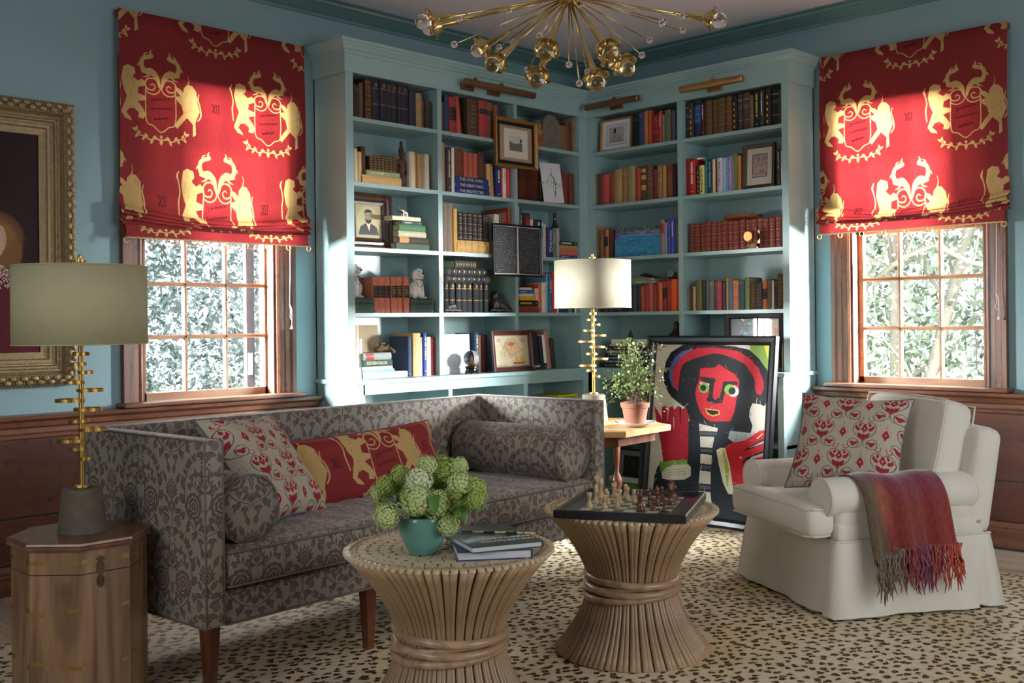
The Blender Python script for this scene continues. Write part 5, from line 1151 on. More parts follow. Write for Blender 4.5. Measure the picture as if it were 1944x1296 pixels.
# dark wooden box and panelled box in the third bay
T = thing('wooden_box', 'dark brown panelled wooden box, second shelf, third bay', 'box', (-.66, .05, 1.9727))
BXW = wood('box_wood', '4a2016', '6a3424', 7, 'z', .35, .3)
rbox(.285, .18, .222, .004, 1, c=(.145, .09, .111), seg=1).build('body', BXW, T)
G().sweep([(.02, .012), (.27, .012), (.27, .165), (.02, .165)], [(0, 0), (-.004, .005), (-.016, .005), (-.02, 0)], closed=True).map(lambda x, y, z: (x, -z, y)).build('door_panel', BXW, T)
G().box(.004, .286, -.004, .0, .172, .220).build('drawer', BXW, T); G().lathe([(.004, 0), (.005, .006), (0, .01)], 10).map(lambda x, y, z: (.235 + x, -.004 - z, .198 + y)).build('knob', GILT, T)
# carved stone tablet
g = G(); pts = [(-.088, 0), (.088, 0), (.088, .12)] + [(.088 * math.cos(t), .12 + .105 * math.sin(t)) for t in [PI * i / 14 for i in range(1, 14)]] + [(-.088, .12)]
g.prism(pts, 0, .03); g.map(lambda x, y, z: (x, z - .03, y))
STONE = mat('tablet_stone', '716a62', .85, var=.35, scale=60, bump=1.0, bscale=140)
o = thing('stone_tablet', 'arched grey carved stone tablet, top shelf, third bay', 'tablet', (-.318, .05, 2.3275), (-.06, 0, 0)); g.build('slab', STONE, o)
g = G().tube([(-.05, -.031, .11), (0, -.031, .185), (.05, -.031, .12), (-.05, -.031, .112)], .003, 5)
for k in range(6): g.tube([(-.06 + .01 * k, -.031, .02 + .012 * k), (.05 - .008 * k, -.031, .03 + .011 * k)], .002, 4)
g.build('carving', STONE, o)
# carved wooden figures
CARV = mat('carved_wood', '4a3024', .7, var=.35, scale=50, bump=.8, bscale=110); CARVD = mat('dark_carved_wood', '33221a', .65, var=.3, scale=50, bump=.6, bscale=110)
def figure(label, loc, rz, h, m_, wide=1.0):
    T = thing('carved_figure', label, 'figurine', loc, (0, 0, rz)); k = h / .30
    P = [('l', [(.026, 0), (.028, .01), (.022, .018), (.024, .03)], (0, 0, 0)), ('s', (-.012, 0, .07), .014, (1, 1, 3.4)), ('s', (.012, 0, .07), .014, (1, 1, 3.4)), ('s', (0, 0, .135), .028, (1, .8, 1.5)), ('s', (0, 0, .175), .03, (1.15, .75, .9)),
         ('t', [(-.03, 0, .185), (-.044, 0, .15), (-.040, -.008, .11), (-.028, -.012, .09)], [.010, .009, .007, .006]), ('t', [(.03, 0, .185), (.044, 0, .15), (.040, -.008, .11), (.028, -.012, .09)], [.010, .009, .007, .006]),
         ('l', [(.010, .19), (.010, .21)], (0, 0, 0)), ('s', (0, -.002, .228), .019, (.95, 1, 1.25)), ('l', [(.017, .24), (.021, .25), (.016, .268), (.009, .288), (.001, .302)], (0, 0, 0)), ('s', (0, -.02, .226), .005), ('s', (-.019, 0, .228), .006), ('s', (.019, 0, .228), .006)]
    if wide > 1: P += [('t', [(-.03, .004, .12), (-.055, 0, .15), (-.05, 0, .19)], .008), ('t', [(.03, .004, .12), (.055, 0, .15), (.05, 0, .19)], .008), ('s', (0, 0, .06), .03, (1, .7, 1.2)), ('s', (0, 0, .30), .012, (1, 1, 1.6))]
    me = blob(P, .0028, 1); me.transform(Matrix.Scale(k, 4)); obj('body', me, m_, T, smooth=True); return T
figure('carved brown wooden standing figure with headdress, second shelf, leftmost bay', (-1.565, .06, 1.9727), 0, .255, CARV, 1.2)
figure('slender dark carved figure standing before the book stack, fifth shelf, fourth bay', (-.02, -.372, .894), -PI / 2, .245, CARVD)
# seated china dogs
CHINA = mat('china_white', 'dedbd6', .18, var=.04, spec=.6, coat=.5, bump=.05); CHD = mat('china_black', '1c1a1c', .2, coat=.5); CHG = mat('china_gold', 'a4652c', .3, .5)
def dog(label, loc, rz, mir):
    T = thing('china_dog', label, 'figurine', loc, (0, 0, rz), 'pair of white china dogs'); s = mir
    me = blob([('s', (s * -.012, 0, .045), .042, (1.15, .75, 1.1)), ('s', (s * .004, -.006, .085), .030, (1, .8, 1.35)), ('s', (s * -.03, .008, .028), .028, (1.1, .8, 1)), ('t', [(s * .018, -.02, .085), (s * .026, -.022, .04), (s * .028, -.024, .006)], [.012, .009, .009]), ('t', [(s * .0, -.024, .08), (s * .004, -.026, .04), (s * .006, -.028, .006)], [.012, .009, .009]),
               ('s', (s * .03, -.034, .006), .009, (1.2, 1.6, .7)), ('s', (s * .006, -.038, .006), .009, (1.2, 1.6, .7)), ('s', (s * -.03, -.024, .007), .011, (1.6, 1.2, .6)),
               ('s', (s * .006, -.010, .132), .030, (1, .9, .95)), ('s', (s * .006, -.036, .124), .014, (1.1, 1, .8)), ('s', (s * -.022, -.006, .122), .013, (.7, 1, 1.9)), ('s', (s * .034, -.006, .122), .013, (.7, 1, 1.9)), ('t', [(s * -.055, .01, .02), (s * -.062, .01, .05), (s * -.048, .0, .07)], [.009, .010, .006])], .003, 2)
    obj('body', me, CHINA, T, smooth=True)
    G().sphere((s * .006, -.050, .130), .0055, 8, 6, (1.3, .8, 1)).build('nose', CHD, T); G().sphere((s * -.006, -.036, .141), .003, 8, 6).sphere((s * .018, -.036, .141), .003, 8, 6).build('eyes', CHD, T)
    G().tube([(s * .006 + .0255 * math.cos(t), -.010 - .0 + .026 * math.sin(t), .105 + .006 * math.sin(t)) for t in [2 * PI * k / 20 for k in range(20)]], .0018, 6, closed=True).build('collar', CHG, T); G().sphere((s * .006, -.038, .097), .004, 8, 6).build('padlock', CHG, T)
    G().tube([(s * (.03 - .06 * i / 12), -.033 + .002 * math.sin(i), .095 - .035 * math.sin(PI * i / 12)) for i in range(13)], .0011, 5).build('chain', CHD, T); return T
dog('white china dog on three green books at the upright of the leftmost bay', (-1.452, .075, TOPZ[('A4', 1)]), 0, 1).scale = (1.12, 1.12, 1.12)
dog('white china dog on green books, half hidden at the side panel', (-1.886, .10, TOPZ[('A4', 0)]), .3, -1).scale = (1.2, 1.2, 1.2)
# bronze bookends
BRZ = mat('dark_bronze', '2a211e', .42, .5, var=.3, scale=40, bump=.5)
for i, (a, s, lb) in enumerate(((-1.215, -1, 'small dark bronze lion bookend left of the blue black volumes'), (-.81, 1, 'dark bronze seated lion bookend right of the blue black volumes'))):
    T = thing('bookend', lb, 'bookend', (a, .05, 1.258), 0, 'dark bronze bookends'); k = 1.0 if i else .72
    obj('lion', blob([('s', (-.02 * s, 0, .05), .045, (1.1, .7, 1)), ('s', (.02 * s, 0, .045), .040, (1.2, .7, .9)), ('s', (-.03 * s, -.004, .105), .030, (1, .85, 1)), ('s', (-.05 * s, -.008, .1), .016), ('t', [(-.035 * s, -.015, .07), (-.055 * s, -.02, .03), (-.062 * s, -.024, .012)], [.016, .012, .012]), ('t', [(-.02 * s, .018, .07), (-.04 * s, .02, .03), (-.048 * s, .02, .012)], [.015, .012, .012]),
                 ('s', (.05 * s, -.01, .03), .026), ('t', [(.06 * s, 0, .02), (.085 * s, -.01, .018), (.09 * s, -.02, .03)], [.009, .008, .009]), ('s', (-.022 * s, .014, .13), .009), ('s', (-.022 * s, -.020, .13), .009)], .004, 1), BRZ, T, smooth=True).scale = (k, k, k)
    rbox(.19 * k, .075, .012, .003, 1, c=(.0, 0, .006), seg=1).build('base', BRZ, T); T.children[0].location = (0, 0, .010)
# silver elephant
SIL = mat('silver', 'b8b6b2', .25, .9, var=.3, scale=90)
T = thing('elephant_figurine', 'small silver elephant standing on the book stack, third shelf, leftmost bay', 'figurine', (-1.548, .06, TOPZ[('A3', 0)]))
obj('body', blob([('s', (0, 0, .03), .016, (1.3, .9, 1)), ('s', (-.022, 0, .038), .012), ('t', [(-.03, 0, .04), (-.038, 0, .045), (-.036, 0, .062)], [.006, .004, .003]), ('s', (-.016, -.01, .038), .009, (.9, .4, 1)), ('s', (-.016, .01, .038), .009, (.9, .4, 1))] +
    [('t', [(x, y, .026), (x, y, .0)], [.007, .0055]) for x in (-.013, .015) for y in (-.008, .008)] + [('t', [(.02, 0, .034), (.026, 0, .018)], .002)], .0018, 1), SIL, T, smooth=True)
# gilt carved fish / shell piece lying on the stack
T = thing('gilded_carving', 'curled gold painted wooden carving on the fifth shelf book stack', 'carving', (-1.70, .06, TOPZ[('A5', 0)]))
obj('body', blob([('t', [(-.08, 0, .016), (-.04, -.01, .020), (.0, -.012, .024), (.025, -.016, .022), (.045, -.024, .010), (.055, -.03, -.004)], [.006, .012, .014, .010, .008, .004]), ('s', (-.03, -.006, .03), .016, (1.6, .8, .9)), ('s', (.012, -.01, .034), .012, (1.2, .8, 1)), ('t', [(-.06, 0, .03), (-.075, 0, .045), (-.06, 0, .055)], [.006, .005, .003]), ('s', (-.05, 0, .016), .018, (1.6, 1.2, .8)), ('t', [(.01, -.02, .03), (.03, -.036, .01), (.028, -.045, -.008)], [.01, .007, .003]), ('s', (-.01, .01, .05), .012, (2, 1, .8))], .003, 1), mat('old_gold', '5c4628', .6, .2, var=.5, scale=60, bump=.6), T, smooth=True)
# glass globe on black stand
CLEAR, N, L, P = new_mat('clear_glass'); P.inputs['Transmission Weight'].default_value = 1; P.inputs['Roughness'].default_value = .02; P.inputs['IOR'].default_value = 1.45; P.inputs['Base Color'].default_value = (.97, .98, .98, 1)
T = thing('snow_globe', 'clear glass globe with tiny figure on a black stand, fifth shelf', 'globe', (-1.118, -.035, .8945))
BLKL = mat('black_lacquer', '101014', .2, coat=.5, var=.05)
G().lathe([(.0, .004), (.040, .004), (.043, .012), (.036, .020), (.034, .03), (.040, .036), (.038, .044), (.030, .047), (0, .047)], 24).build('stand', BLKL, T, smooth=False)
for k in range(4): G().sphere((.034 * math.cos(k * PI / 2 + .78), .034 * math.sin(k * PI / 2 + .78), .005), .006, 8, 6).build('foot', BLKL, T)
G().sphere((0, 0, .092), .048, 24, 16).build('glass', CLEAR, T, smooth=True)
obj('little_figure', blob([('s', (0, 0, .066), .012, (1.6, 1.6, .7)), ('s', (0, 0, .085), .006, (1, 1, 2)), ('s', (0, 0, .100), .005)], .002, 1), GILT, T)
# white paper wreath behind globe is part of the drawing; clock, bowl, bottle, lens
T = thing('crystal_clock', 'crystal desk clock with round white dial, third shelf, rightmost bay', 'clock', (-.02, -1.275, 1.618), -PI / 2)
G().prism([(-.03, 0), (.05, 0), (.05, .10), (.036, .118), (.02, .10), (.018, .03), (-.03, .012)], -.018, .018).map(lambda x, y, z: (x, z, y)).build('crystal', CLEAR, T)
G().lathe([(.0, 0), (.028, 0), (.031, .003), (.028, .008), (.025, .0085), (0, .0085)], 28).map(lambda x, y, z: (x - .012, -z - .004, y + .072)).build('dial', WHITEI, T)
G().lathe([(.028, .0), (.0315, .004), (.028, .010)], 28).map(lambda x, y, z: (x - .012, -z - .004, y + .072)).build('bezel', GOLDF, T)
G().box(-.013, -.0115, -.0135, -.0127, .071, .090).box(-.012, .004, -.0135, -.0127, .0715, .073).build('hands', DKI, T)
T = thing('wooden_bowl', 'long rough carved wooden bowl lying on the burgundy volumes', 'bowl', (.09, -1.155, 1.618 + .1825), -PI / 2)
g = G(); nx, ny = 22, 12
for i in range(nx + 1):
    u = -1 + 2 * i / nx; wd = .055 * (1 - abs(u) ** 2.6) ** .5 + .012; hh = .034 * (1 - .3 * u * u) + .004 * math.sin(i * 1.7)
    prof = [(-wd, hh)] + [(-wd * math.cos(PI * j / 8), hh * (1 - math.sin(PI * j / 8))) for j in range(1, 8)] + [(wd, hh), (wd * .8, hh * .95), (0, hh * .4), (-wd * .8, hh * .95)]
    g.v += [(u * .125, a, b) for a, b in prof]
m_ = 13
for i in range(nx):
    for j in range(m_ - 1): g.f.append((i * 12 + j % 12, (i + 1) * 12 + j % 12, (i + 1) * 12 + (j + 1) % 12, i * 12 + (j + 1) % 12))
g.f += [tuple(range(12)), tuple(nx * 12 + j for j in range(12))]
g.build('bowl', wood('bowl_wood', '6a3418', '8f4f28', 6, 'x', .55, 0, marks=.6), T, smooth=True)
T = thing('glass_bottle', 'slim dark brown bottle standing on flat books, third shelf, third bay', 'bottle', (-.235, .085, TOPZ[('C3', 0)]))
G().lathe([(0, 0), (.026, 0), (.029, .01), (.029, .075), (.024, .10), (.012, .125), (.010, .175), (.013, .178), (.013, .186), (.009, .187), (0, .187)], 20).build('bottle', mat('bottle_glass', '32261c', .12, var=.1, coat=.6), T, smooth=True)
T = thing('spyglass', 'metal barrelled lens on a dark wooden cradle, fourth shelf, fourth bay', 'telescope', (.09, -.665, 1.258 + .185), -PI / 2)
g = G().lathe([(0, 0), (.021, 0), (.023, .004), (.023, .026), (.025, .03), (.025, .05), (.022, .052), (0, .052)], 24); g.xf(Matrix.Translation((-.01, -.02, .045)) @ Matrix.Rotation(.5, 4, 'Y') @ Matrix.Rotation(1.3, 4, 'X')); g.build('barrel', SIL, T, smooth=False)
obj('cradle', blob([('b', (-.07, .05, -.015, .05, .0, .012)), ('b', (-.06, -.03, -.01, .045, .01, .065)), ('b', (.01, .05, .01, .045, .01, .06)), ('s', (-.045, 0, .066), .012)], .004, 1), CARVD, T)
T = thing('carved_bird', 'dark carved wooden bird lying on the books, fourth shelf, fourth bay', 'carving', (.07, -.47, 1.475), -PI / 2)
obj('body', blob([('t', [(-.085, 0, .022), (-.05, 0, .020), (-.01, 0, .016), (.04, 0, .002), (.07, 0, .004)], [.003, .010, .013, .009, .005]), ('t', [(-.02, 0, .02), (-.035, 0, .03), (-.045, 0, .031)], [.005, .006, .002])], .003, 1), CARVD, T)
T = thing('wooden_bell', 'dark turned wooden bottle shape with knob, fifth shelf, fourth bay', 'ornament', (.09, -.655, .894))
G().lathe([(0, 0), (.075, 0), (.078, .02), (.075, .08), (.070, .17), (.055, .21), (.028, .232), (.018, .250), (.017, .27), (.021, .28), (.014, .292), (.008, .30), (0, .302)], 28).build('body', wood('bell_wood', '3c1c14', '5c2c20', 8, 'z', .3, .4), T, smooth=True)
T = thing('card_box', 'small white card lying on the red books, second shelf, rightmost bay', 'card', (.045, -.885, 1.9727 + .2225), -PI / 2)
G().box(-.03, .012, 0, .05, .0, .010).build('card', WHITEI, T)
# things low down in the open base shelves
def lowbook(label, w, h, hx, loc, rz, dep=.2): return book(w, h, hx, 'p', label, 'books in the open base shelves', loc, rz, dep=dep, flat=True)
lowbook('bright yellow book lying in the base shelf behind the sofa', .014, .2, 'd0c020', (-.36, -.04, .475), 0).location.z = .708
G().box(-.68, -.15, -.06, .28, .690, .706).build('base_shelf', CASEP, bcl)
frame_thing('framed_photograph', 'black framed crowd photograph with grey mat standing in low shelf', 'picture', .30, .25, (.03, -.355, .112), -PI / 2, .14, .014, BLACKF, aM('crowd_print', crowd), .014, mat_w=.034, matm=mat('mat_grey', '8c8680', .8))
T = thing('white_green_box', 'white and green flat box standing before the framed photograph', 'box', (-.045, -.34, .112), -PI / 2)
rbox(.25, .03, .045, .002, 1, c=(0, 0, .0225), seg=1).build('green_part', mat('green_card', '6a8c2c', .5), T); rbox(.25, .03, .03, .002, 1, c=(0, 0, .060), seg=1).build('white_part', WHITEI, T)
# ---------------------------------------------------------------- brass picture lights on the fascia
BRS = mat('antique_brass', 'bd8e5c', .32, .85, var=.25, scale=14, bump=.08)
BRD = mat('aged_brass', '8c6a4a', .36, .8, var=.3, scale=14, bump=.1)
def plight(label, a0, a1, z, rot, m_, arms):
    T = thing('picture_light', label, 'picture light', (0, 0, 0), rot); y = -.095; r_ = .021
    g = G().lathe([(0, 0), (r_ * .8, 0), (r_, .003), (r_, a1 - a0 - .003), (r_ * .8, a1 - a0), (0, a1 - a0)], 24); g.map(lambda x, yy, zz: (a0 + zz, y + x, z + yy)); g.build('shade_tube', m_, T, smooth=False)
    for a in arms:
        rbox(.10, .018, .036, .003, 1, c=(a - .02, -.025, z - .012), seg=1).build('wall_plate', m_, T)
        G().tube([(a - .0, -.03, z - .0), (a, -.05, z + .022), (a, -.08, z + .028), (a, -.095, z + .02)], .005, 8).build('arm', m_, T); G().sphere((a, -.075, z + .034), .012, 12, 8, (1.2, 1, .8)).build('knuckle', m_, T)
    return T
plight('long dark brass picture light above the second bay', -1.205, -.610, 2.614, (0, 0, 0), BRD, (-1.10, -.88))
plight('short brass picture light right of the corner above fourth bay', .075, .515, 2.612, RM90, BRD, (.30,))
plight('bright brass picture light above the rightmost bay', .835, 1.28, 2.609, RM90, BRS, (1.06,))
# ---------------------------------------------------------------- rug
def leopard():
    m, N, L, P = new_mat('leopard_rug'); tc = N.new('ShaderNodeTexCoord')
    nz = N.new('ShaderNodeTexNoise'); nz.inputs['Scale'].default_value = 38; nz.inputs['Detail'].default_value = 2; L.new(tc.outputs['Object'], nz.inputs['Vector'])
    ad = N.new('ShaderNodeMixRGB'); ad.blend_type = 'LINEAR_LIGHT'; ad.inputs[0].default_value = .020; L.new(tc.outputs['Object'], ad.inputs[1]); L.new(nz.outputs[1], ad.inputs[2])
    mp = N.new('ShaderNodeMapping'); mp.inputs['Scale'].default_value = (21, 28, 1); mp.inputs['Rotation'].default_value = (0, 0, .55); L.new(ad.outputs[0], mp.inputs[0])
    vo = N.new('ShaderNodeTexVoronoi'); vo.voronoi_dimensions = '2D'; vo.inputs['Randomness'].default_value = .75; vo.inputs['Scale'].default_value = 1; L.new(mp.outputs[0], vo.inputs['Vector'])
    rp = N.new('ShaderNodeValToRGB'); e = rp.color_ramp.elements; rp.color_ramp.interpolation = 'LINEAR'
    e[0].position = .0; e[0].color = lin('7a5228'); e[1].position = .12; e[1].color = lin('6a4420')
    for p_, c_ in ((.16, '1a100a'), (.255, '20140c'), (.31, 'd6c8a8'), (.6, 'e6ddc6')): q = e.new(p_); q.color = lin(c_)
    L.new(vo.outputs['Distance'], rp.inputs[0])
    # drifts of cream and gold ground
    n2 = N.new('ShaderNodeTexNoise'); n2.inputs['Scale'].default_value = 2.2; L.new(tc.outputs['Object'], n2.inputs['Vector'])
    mx = N.new('ShaderNodeMix'); mx.data_type = 'RGBA'; mx.blend_type = 'MULTIPLY'; mx.inputs[0].default_value = .8; L.new(rp.outputs[0], mx.inputs[6])
    r2 = N.new('ShaderNodeValToRGB'); r2.color_ramp.elements[0].color = lin('f0e2c0'); r2.color_ramp.elements[1].color = lin('fbf7f0'); r2.color_ramp.elements[0].position = .35; r2.color_ramp.elements[1].position = .62
    L.new(n2.outputs[0], r2.inputs[0]); L.new(r2.outputs[0], mx.inputs[7]); L.new(mx.outputs[2], P.inputs['Base Color'])
    P.inputs['Roughness'].default_value = .55; P.inputs['Specular IOR Level'].default_value = .5
    b = N.new('ShaderNodeBump'); b.inputs['Strength'].default_value = .5; b.inputs['Distance'].default_value = .002; n3 = N.new('ShaderNodeTexNoise'); n3.inputs['Scale'].default_value = 420
    L.new(tc.outputs['Object'], n3.inputs['Vector']); L.new(n3.outputs[0], b.inputs['Height']); L.new(b.outputs[0], P.inputs['Normal']); return m
RUG = thing('leopard_rug', 'cream and gold leopard spotted rug under the seating', 'rug')
G().prism([(-6.2, -.50), (-3.95, -.50), (-.36, -.62), (-.36, -6.0), (-6.2, -6.0)], 0.0, .011).build('pile', leopard(), RUG)
# ---------------------------------------------------------------- sofa
LEGW = wood('leg_wood', '4a2414', '6e3c22', 9, 'z', .3, .4)
def pillow(name, w, h, t, m_, T, pipe=None, n=22, uvs=1.0, uvo=(0, 0), edge=.06, seed=1):
    rr = random.Random(seed); ph = [rr.uniform(0, 6) for _ in range(6)]; g = G(); P_ = {}; UV = []
    def pt(u, v, s):
        x = w / 2 * u * (1 - edge * (1 - v * v)); z = h / 2 * v * (1 - edge * (1 - u * u))
        th = max(0, (1 - u ** 4) * (1 - v ** 4)) ** .55; wr = .006 * math.sin(7 * u + ph[0] + 3 * v) * (abs(v) ** 2) + .005 * math.sin(9 * v + ph[1]) * abs(u) ** 2 + .004 * math.sin(16 * u + ph[2]) * max(0, v) ** 3
        return (x, s * (t / 2 * th) + wr * th ** .5, z)
    ax = [math.sin(PI / 2 * (-1 + 2 * i / n)) * .35 + (-1 + 2 * i / n) * .65 for i in range(n + 1)]
    for s in (-1, 1):
        for i in range(n + 1):
            for j in range(n + 1): g.v.append(pt(ax[i], ax[j], s)); UV.append((uvo[0] + (ax[i] + 1) / 2 * uvs, uvo[1] + (ax[j] + 1) / 2 * uvs * h / w))
    m2 = (n + 1) ** 2
    for i in range(n):
        for j in range(n):
            a, b, c, d = i * (n + 1) + j, (i + 1) * (n + 1) + j, (i + 1) * (n + 1) + j + 1, i * (n + 1) + j + 1
            g.f.append((a, b, c, d)); g.f.append((m2 + a, m2 + d, m2 + c, m2 + b))
    me = bpy.data.meshes.new(name); me.from_pydata(g.v, [], g.f); uv = me.uv_layers.new(name='UVMap')
    for p in me.polygons:
        for li in p.loop_indices: uv.data[li].uv = UV[me.loops[li].vertex_index]
    me.update(); obj(name, me, m_, T, smooth=True)
    if pipe:
        per = [(-1 + 2 * i / 24, -1) for i in range(24)] + [(1, -1 + 2 * i / 24) for i in range(24)] + [(1 - 2 * i / 24, 1) for i in range(24)] + [(-1, 1 - 2 * i / 24) for i in range(24)]
        G().tube([pt(u, v, 0) for u, v in per], .0038, 6, closed=True).build('piping', pipe, T, smooth=True)
S = thing('sofa', 'long grey and brown damask sofa with square arms under left window', 'sofa', (-3.782, -1.633, 0), math.radians(3.3))
W_, D_, H_ = 2.12, .80, .835
AZ = .235
def panel(name, x0, x1, y0, y1, z0, z1, r=.018): rbox(x1 - x0, y1 - y0, z1 - z0, r, (3, 3, 3), c=((x0 + x1) / 2, (y0 + y1) / 2, (z0 + z1) / 2), seg=3).build(name, DAMASK, S, smooth=True)
panel('arm', 0, .075, 0, D_, AZ, H_); panel('arm', W_ - .075, W_, 0, D_, AZ, H_)
panel('back', .06, W_ - .06, D_ - .085, D_, AZ, H_); panel('apron', .06, W_ - .06, .012, D_ - .06, AZ, .345, .012)
g = rbox(W_ - .154, D_ - .085, .135, .035, (70, 8, 2), crown=(0, .004, .014), c=(W_ / 2, .356, .345 + .068), seg=3)
g.map(lambda x, y, z: (x, y, z + (.0035 * math.sin(x * 46 + 4 * math.sin(y * 5)) + .002 * math.sin(x * 97 + y * 9)) * max(0, min(1, (z - .40) * 14)) * max(0, min(1, 1.3 - abs(y - .3) * 2.2)))); g.build('seat_cushion', DAMASK, S, smooth=True)
PIPE = mat('piping_taupe', '6f645e', .6, bump=.3, bscale=700); PIPB = mat('piping_blue', '5d7078', .6, bump=.3, bscale=700)
for z in (.358, .468): G().tube([(.080, .65, z), (.079, .02, z), (.09, .004, z), (.12, .0, z), (W_ - .12, .0, z), (W_ - .09, .004, z), (W_ - .079, .02, z), (W_ - .08, .65, z)], .0045, 6).build('piping', PIPE, S, smooth=True)
for x in (.004, .071, W_ - .071, W_ - .004): G().tube([(x, D_ - .09, H_ - .004), (x, .005, H_ - .004), (x, .003, AZ + .01)], .0035, 6).build('piping', PIPE, S, smooth=True)
for x0 in (.004, W_ - .004): G().tube([(x0, .005, AZ + .003), (x0, D_ - .005, AZ + .003)], .0035, 6).build('piping', PIPE, S)
G().tube([(.08, .012, AZ + .002), (W_ - .08, .012, AZ + .002)], .0035, 6).build('piping', PIPE, S)
def leg(x, y, s=S): g = G().prism([(x - .014, y - .014), (x + .014, y - .014), (x + .014, y + .014), (x - .014, y + .014)], 0.011, .24, [(x - .024, y - .024), (x + .024, y - .024), (x + .024, y + .024), (x - .024, y + .024)]); g.build('leg', LEGW, s)
for x in (.036, .70, 1.40, W_ - .036): leg(x, .036)
for x in (.036, 1.05, W_ - .036): leg(x, D_ - .036)
def bolster(label, x, r_, y0, y1, z):
    T = thing('bolster', label, 'cushion', (0, 0, 0), 0, 'damask bolsters at the ends of the sofa'); T.location = S.matrix_basis @ Vector((x, 0, z)); T.location.x, T.location.y = (Matrix.Rotation(math.radians(3.3), 3, 'Z') @ Vector((x, 0, 0)) + Vector((-3.782, -1.633, 0))).xy; T.location.z = z; T.rotation_euler = (0, 0, math.radians(3.3))
    pr = [(0, y0 + .002), (r_ * .6, y0 - .004), (r_ * .94, y0 + .003), (r_, y0 + .02), (r_ * 1.02, (y0 + y1) / 2), (r_, y1 - .02), (r_ * .94, y1 - .003), (0, y1)]
    g = G().lathe(pr, 40); g.map(lambda a, b, c: (a * (1 + .01 * math.sin(c * 40)), c, b * (1 - .02 * (b < 0)))); g.build('cover', DAMASK, T, smooth=True)
    for y in (y0 + .006, y1 - .006): G().tube([(r_ * .985 * math.cos(t), y + .003 * math.sin(5 * t), r_ * .985 * math.sin(t)) for t in [2 * PI * k / 40 for k in range(40)]], .0042, 6, closed=True).build('piping', PIPE, T, smooth=True)
bolster('damask bolster cushion at the left end of the sofa', .195, .115, .03, .66, .482 + .108)
bolster('damask bolster cushion at the right end of the sofa', W_ - .20, .122, .03, .68, .482 + .116)
T = thing('throw_pillow', 'cream pillow with red arabesque print leaning at left end of sofa', 'pillow', Vector((-3.3157, -1.2340, 0.6673)), (math.radians(-38), math.radians(3), math.radians(26)))
pillow('cover', .47, .47, .17, ARAB, T, PIPB, edge=.12, seed=3)
T = thing('lumbar_pillow', 'long red lumbar pillow with gold lion, unicorn and XII print', 'pillow', Vector((-2.7165, -1.1017, 0.6063)), (math.radians(-22), math.radians(-2), math.radians(4)))
LUM = art_mat('lumbar_print', heraldic(.82, .30, [(.44, .145, .00102), (.98, .145, .00102), (-.10, .145, .00102)], [(.17, .17), (.71, .18)], res=1100), .8, 'UV', (1, .82 / .30, 1), bump=.3, bumpscale=500)
pillow('cover', .82, .30, .15, LUM, T, mat('piping_red', '8a2430', .7), seed=5)
# ---------------------------------------------------------------- two rattan sheaf tables
RAT = wood('rattan', '94785a', 'c2a280', 5, 'z', .42, .2, dist=1.5); RATE = mat('rattan_cut', 'c6b18c', .5, var=.22, scale=16, bump=.3, bscale=60, col2='e0d2b2', coat=.15); GAP = mat('table_core', '6b563e', .8)
RATB = wood('rattan_band', '9c7c60', 'c4a484', 8, 'x', .35, .3)
def sheaf(label, loc, RT, RB, RW, H, turn):
    T = thing('rattan_table', label, 'table', loc, turn, 'rattan sheaf side tables'); n = 78; zw = H * .47
    def R_(z): t = (z - zw) / (H - zw) if z > zw else (zw - z) / zw; R1 = RT if z > zw else RB; return RW + (R1 - RW) * (t ** 1.75 * .9 + t * .1)
    zs = [.0 + (H - .004) * i / 16 for i in range(17)]; me = None
    pts = [(R_(z) - PI * R_(z) / n * .9, 0, z) for z in zs]; rr_ = [PI * R_(z) / n * 1.10 for z in zs]
    me = G().tube(pts, rr_, 8).mesh('stem'); me2 = me
    me.materials.append(RAT); me.polygons.foreach_set('use_smooth', [True] * len(me.polygons))
    for k in range(n):
        a = 2 * PI * k / n + .012 * math.sin(k * 3.3); o = bpy.data.objects.new('rattan_stem', me); COL.objects.link(o); o.parent = T; o.rotation_euler = (0, 0, a); s_ = 1 + .006 * math.sin(k * 5.1); o.scale = (s_, s_, 1)
    G().lathe([(R_(z) * .93, z) for z in zs], 48, cap=True).build('core', GAP, T)
    # polished oval cane ends that make up the top
    G().lathe([(0, H - .010), (RT - .012, H - .010), (RT - .012, H - .004), (0, H - .004)], 60).build('top_base', GAP, T)
    r_ = RT - .020; ring = 0; first = True
    while r_ > .02:
        m_ = n if first else max(5, int(2 * PI * r_ / .036)); ln = .0205 if first else .0180; wd = PI * r_ / m_ * .985; g = G()
        g.prism([(ln * math.cos(t) * (1 if not first else 1), wd * math.sin(t)) for t in [2 * PI * i / 10 for i in range(10)]], H - .010, H)
        mm = g.mesh('slice'); mm.materials.append(RATE)
        for k in range(m_):
            a = 2 * PI * k / m_ + ring * .31; o = bpy.data.objects.new('cane_end', mm); COL.objects.link(o); o.parent = T
            if first: a = 2 * PI * k / m_
            o.location = (r_ * math.cos(a), r_ * math.sin(a), .0012 * (rng.random() - .5) - .0006); o.rotation_euler = (0, 0, a + (0 if first else (rng.random() - .5) * .35))
        r_ -= .036 if first else .034; ring += 1; first = False
    # bound waist
    rb = R_(zw) + .008
    for k, (dz, ph, amp) in enumerate(((.030, 0, .010), (.004, .8, .014), (-.026, 2.4, .012), (-.006, 3.6, .020))):
        G().tube([((rb + .004 * math.sin(2 * t + k)) * math.cos(t), (rb + .004 * math.sin(2 * t + k)) * math.sin(t), zw + dz + amp * math.sin(t + ph)) for t in [2 * PI * i / 48 for i in range(48)]], .0135 if k < 3 else .010, 8, closed=True).build('binding', RATB, T, smooth=True)
    return T
TH = .525
t1 = sheaf('rattan sheaf table in front of the sofa holding flowers and books', (-3.336, -2.283, .011), .318, .277, .160, TH - .011, .4)
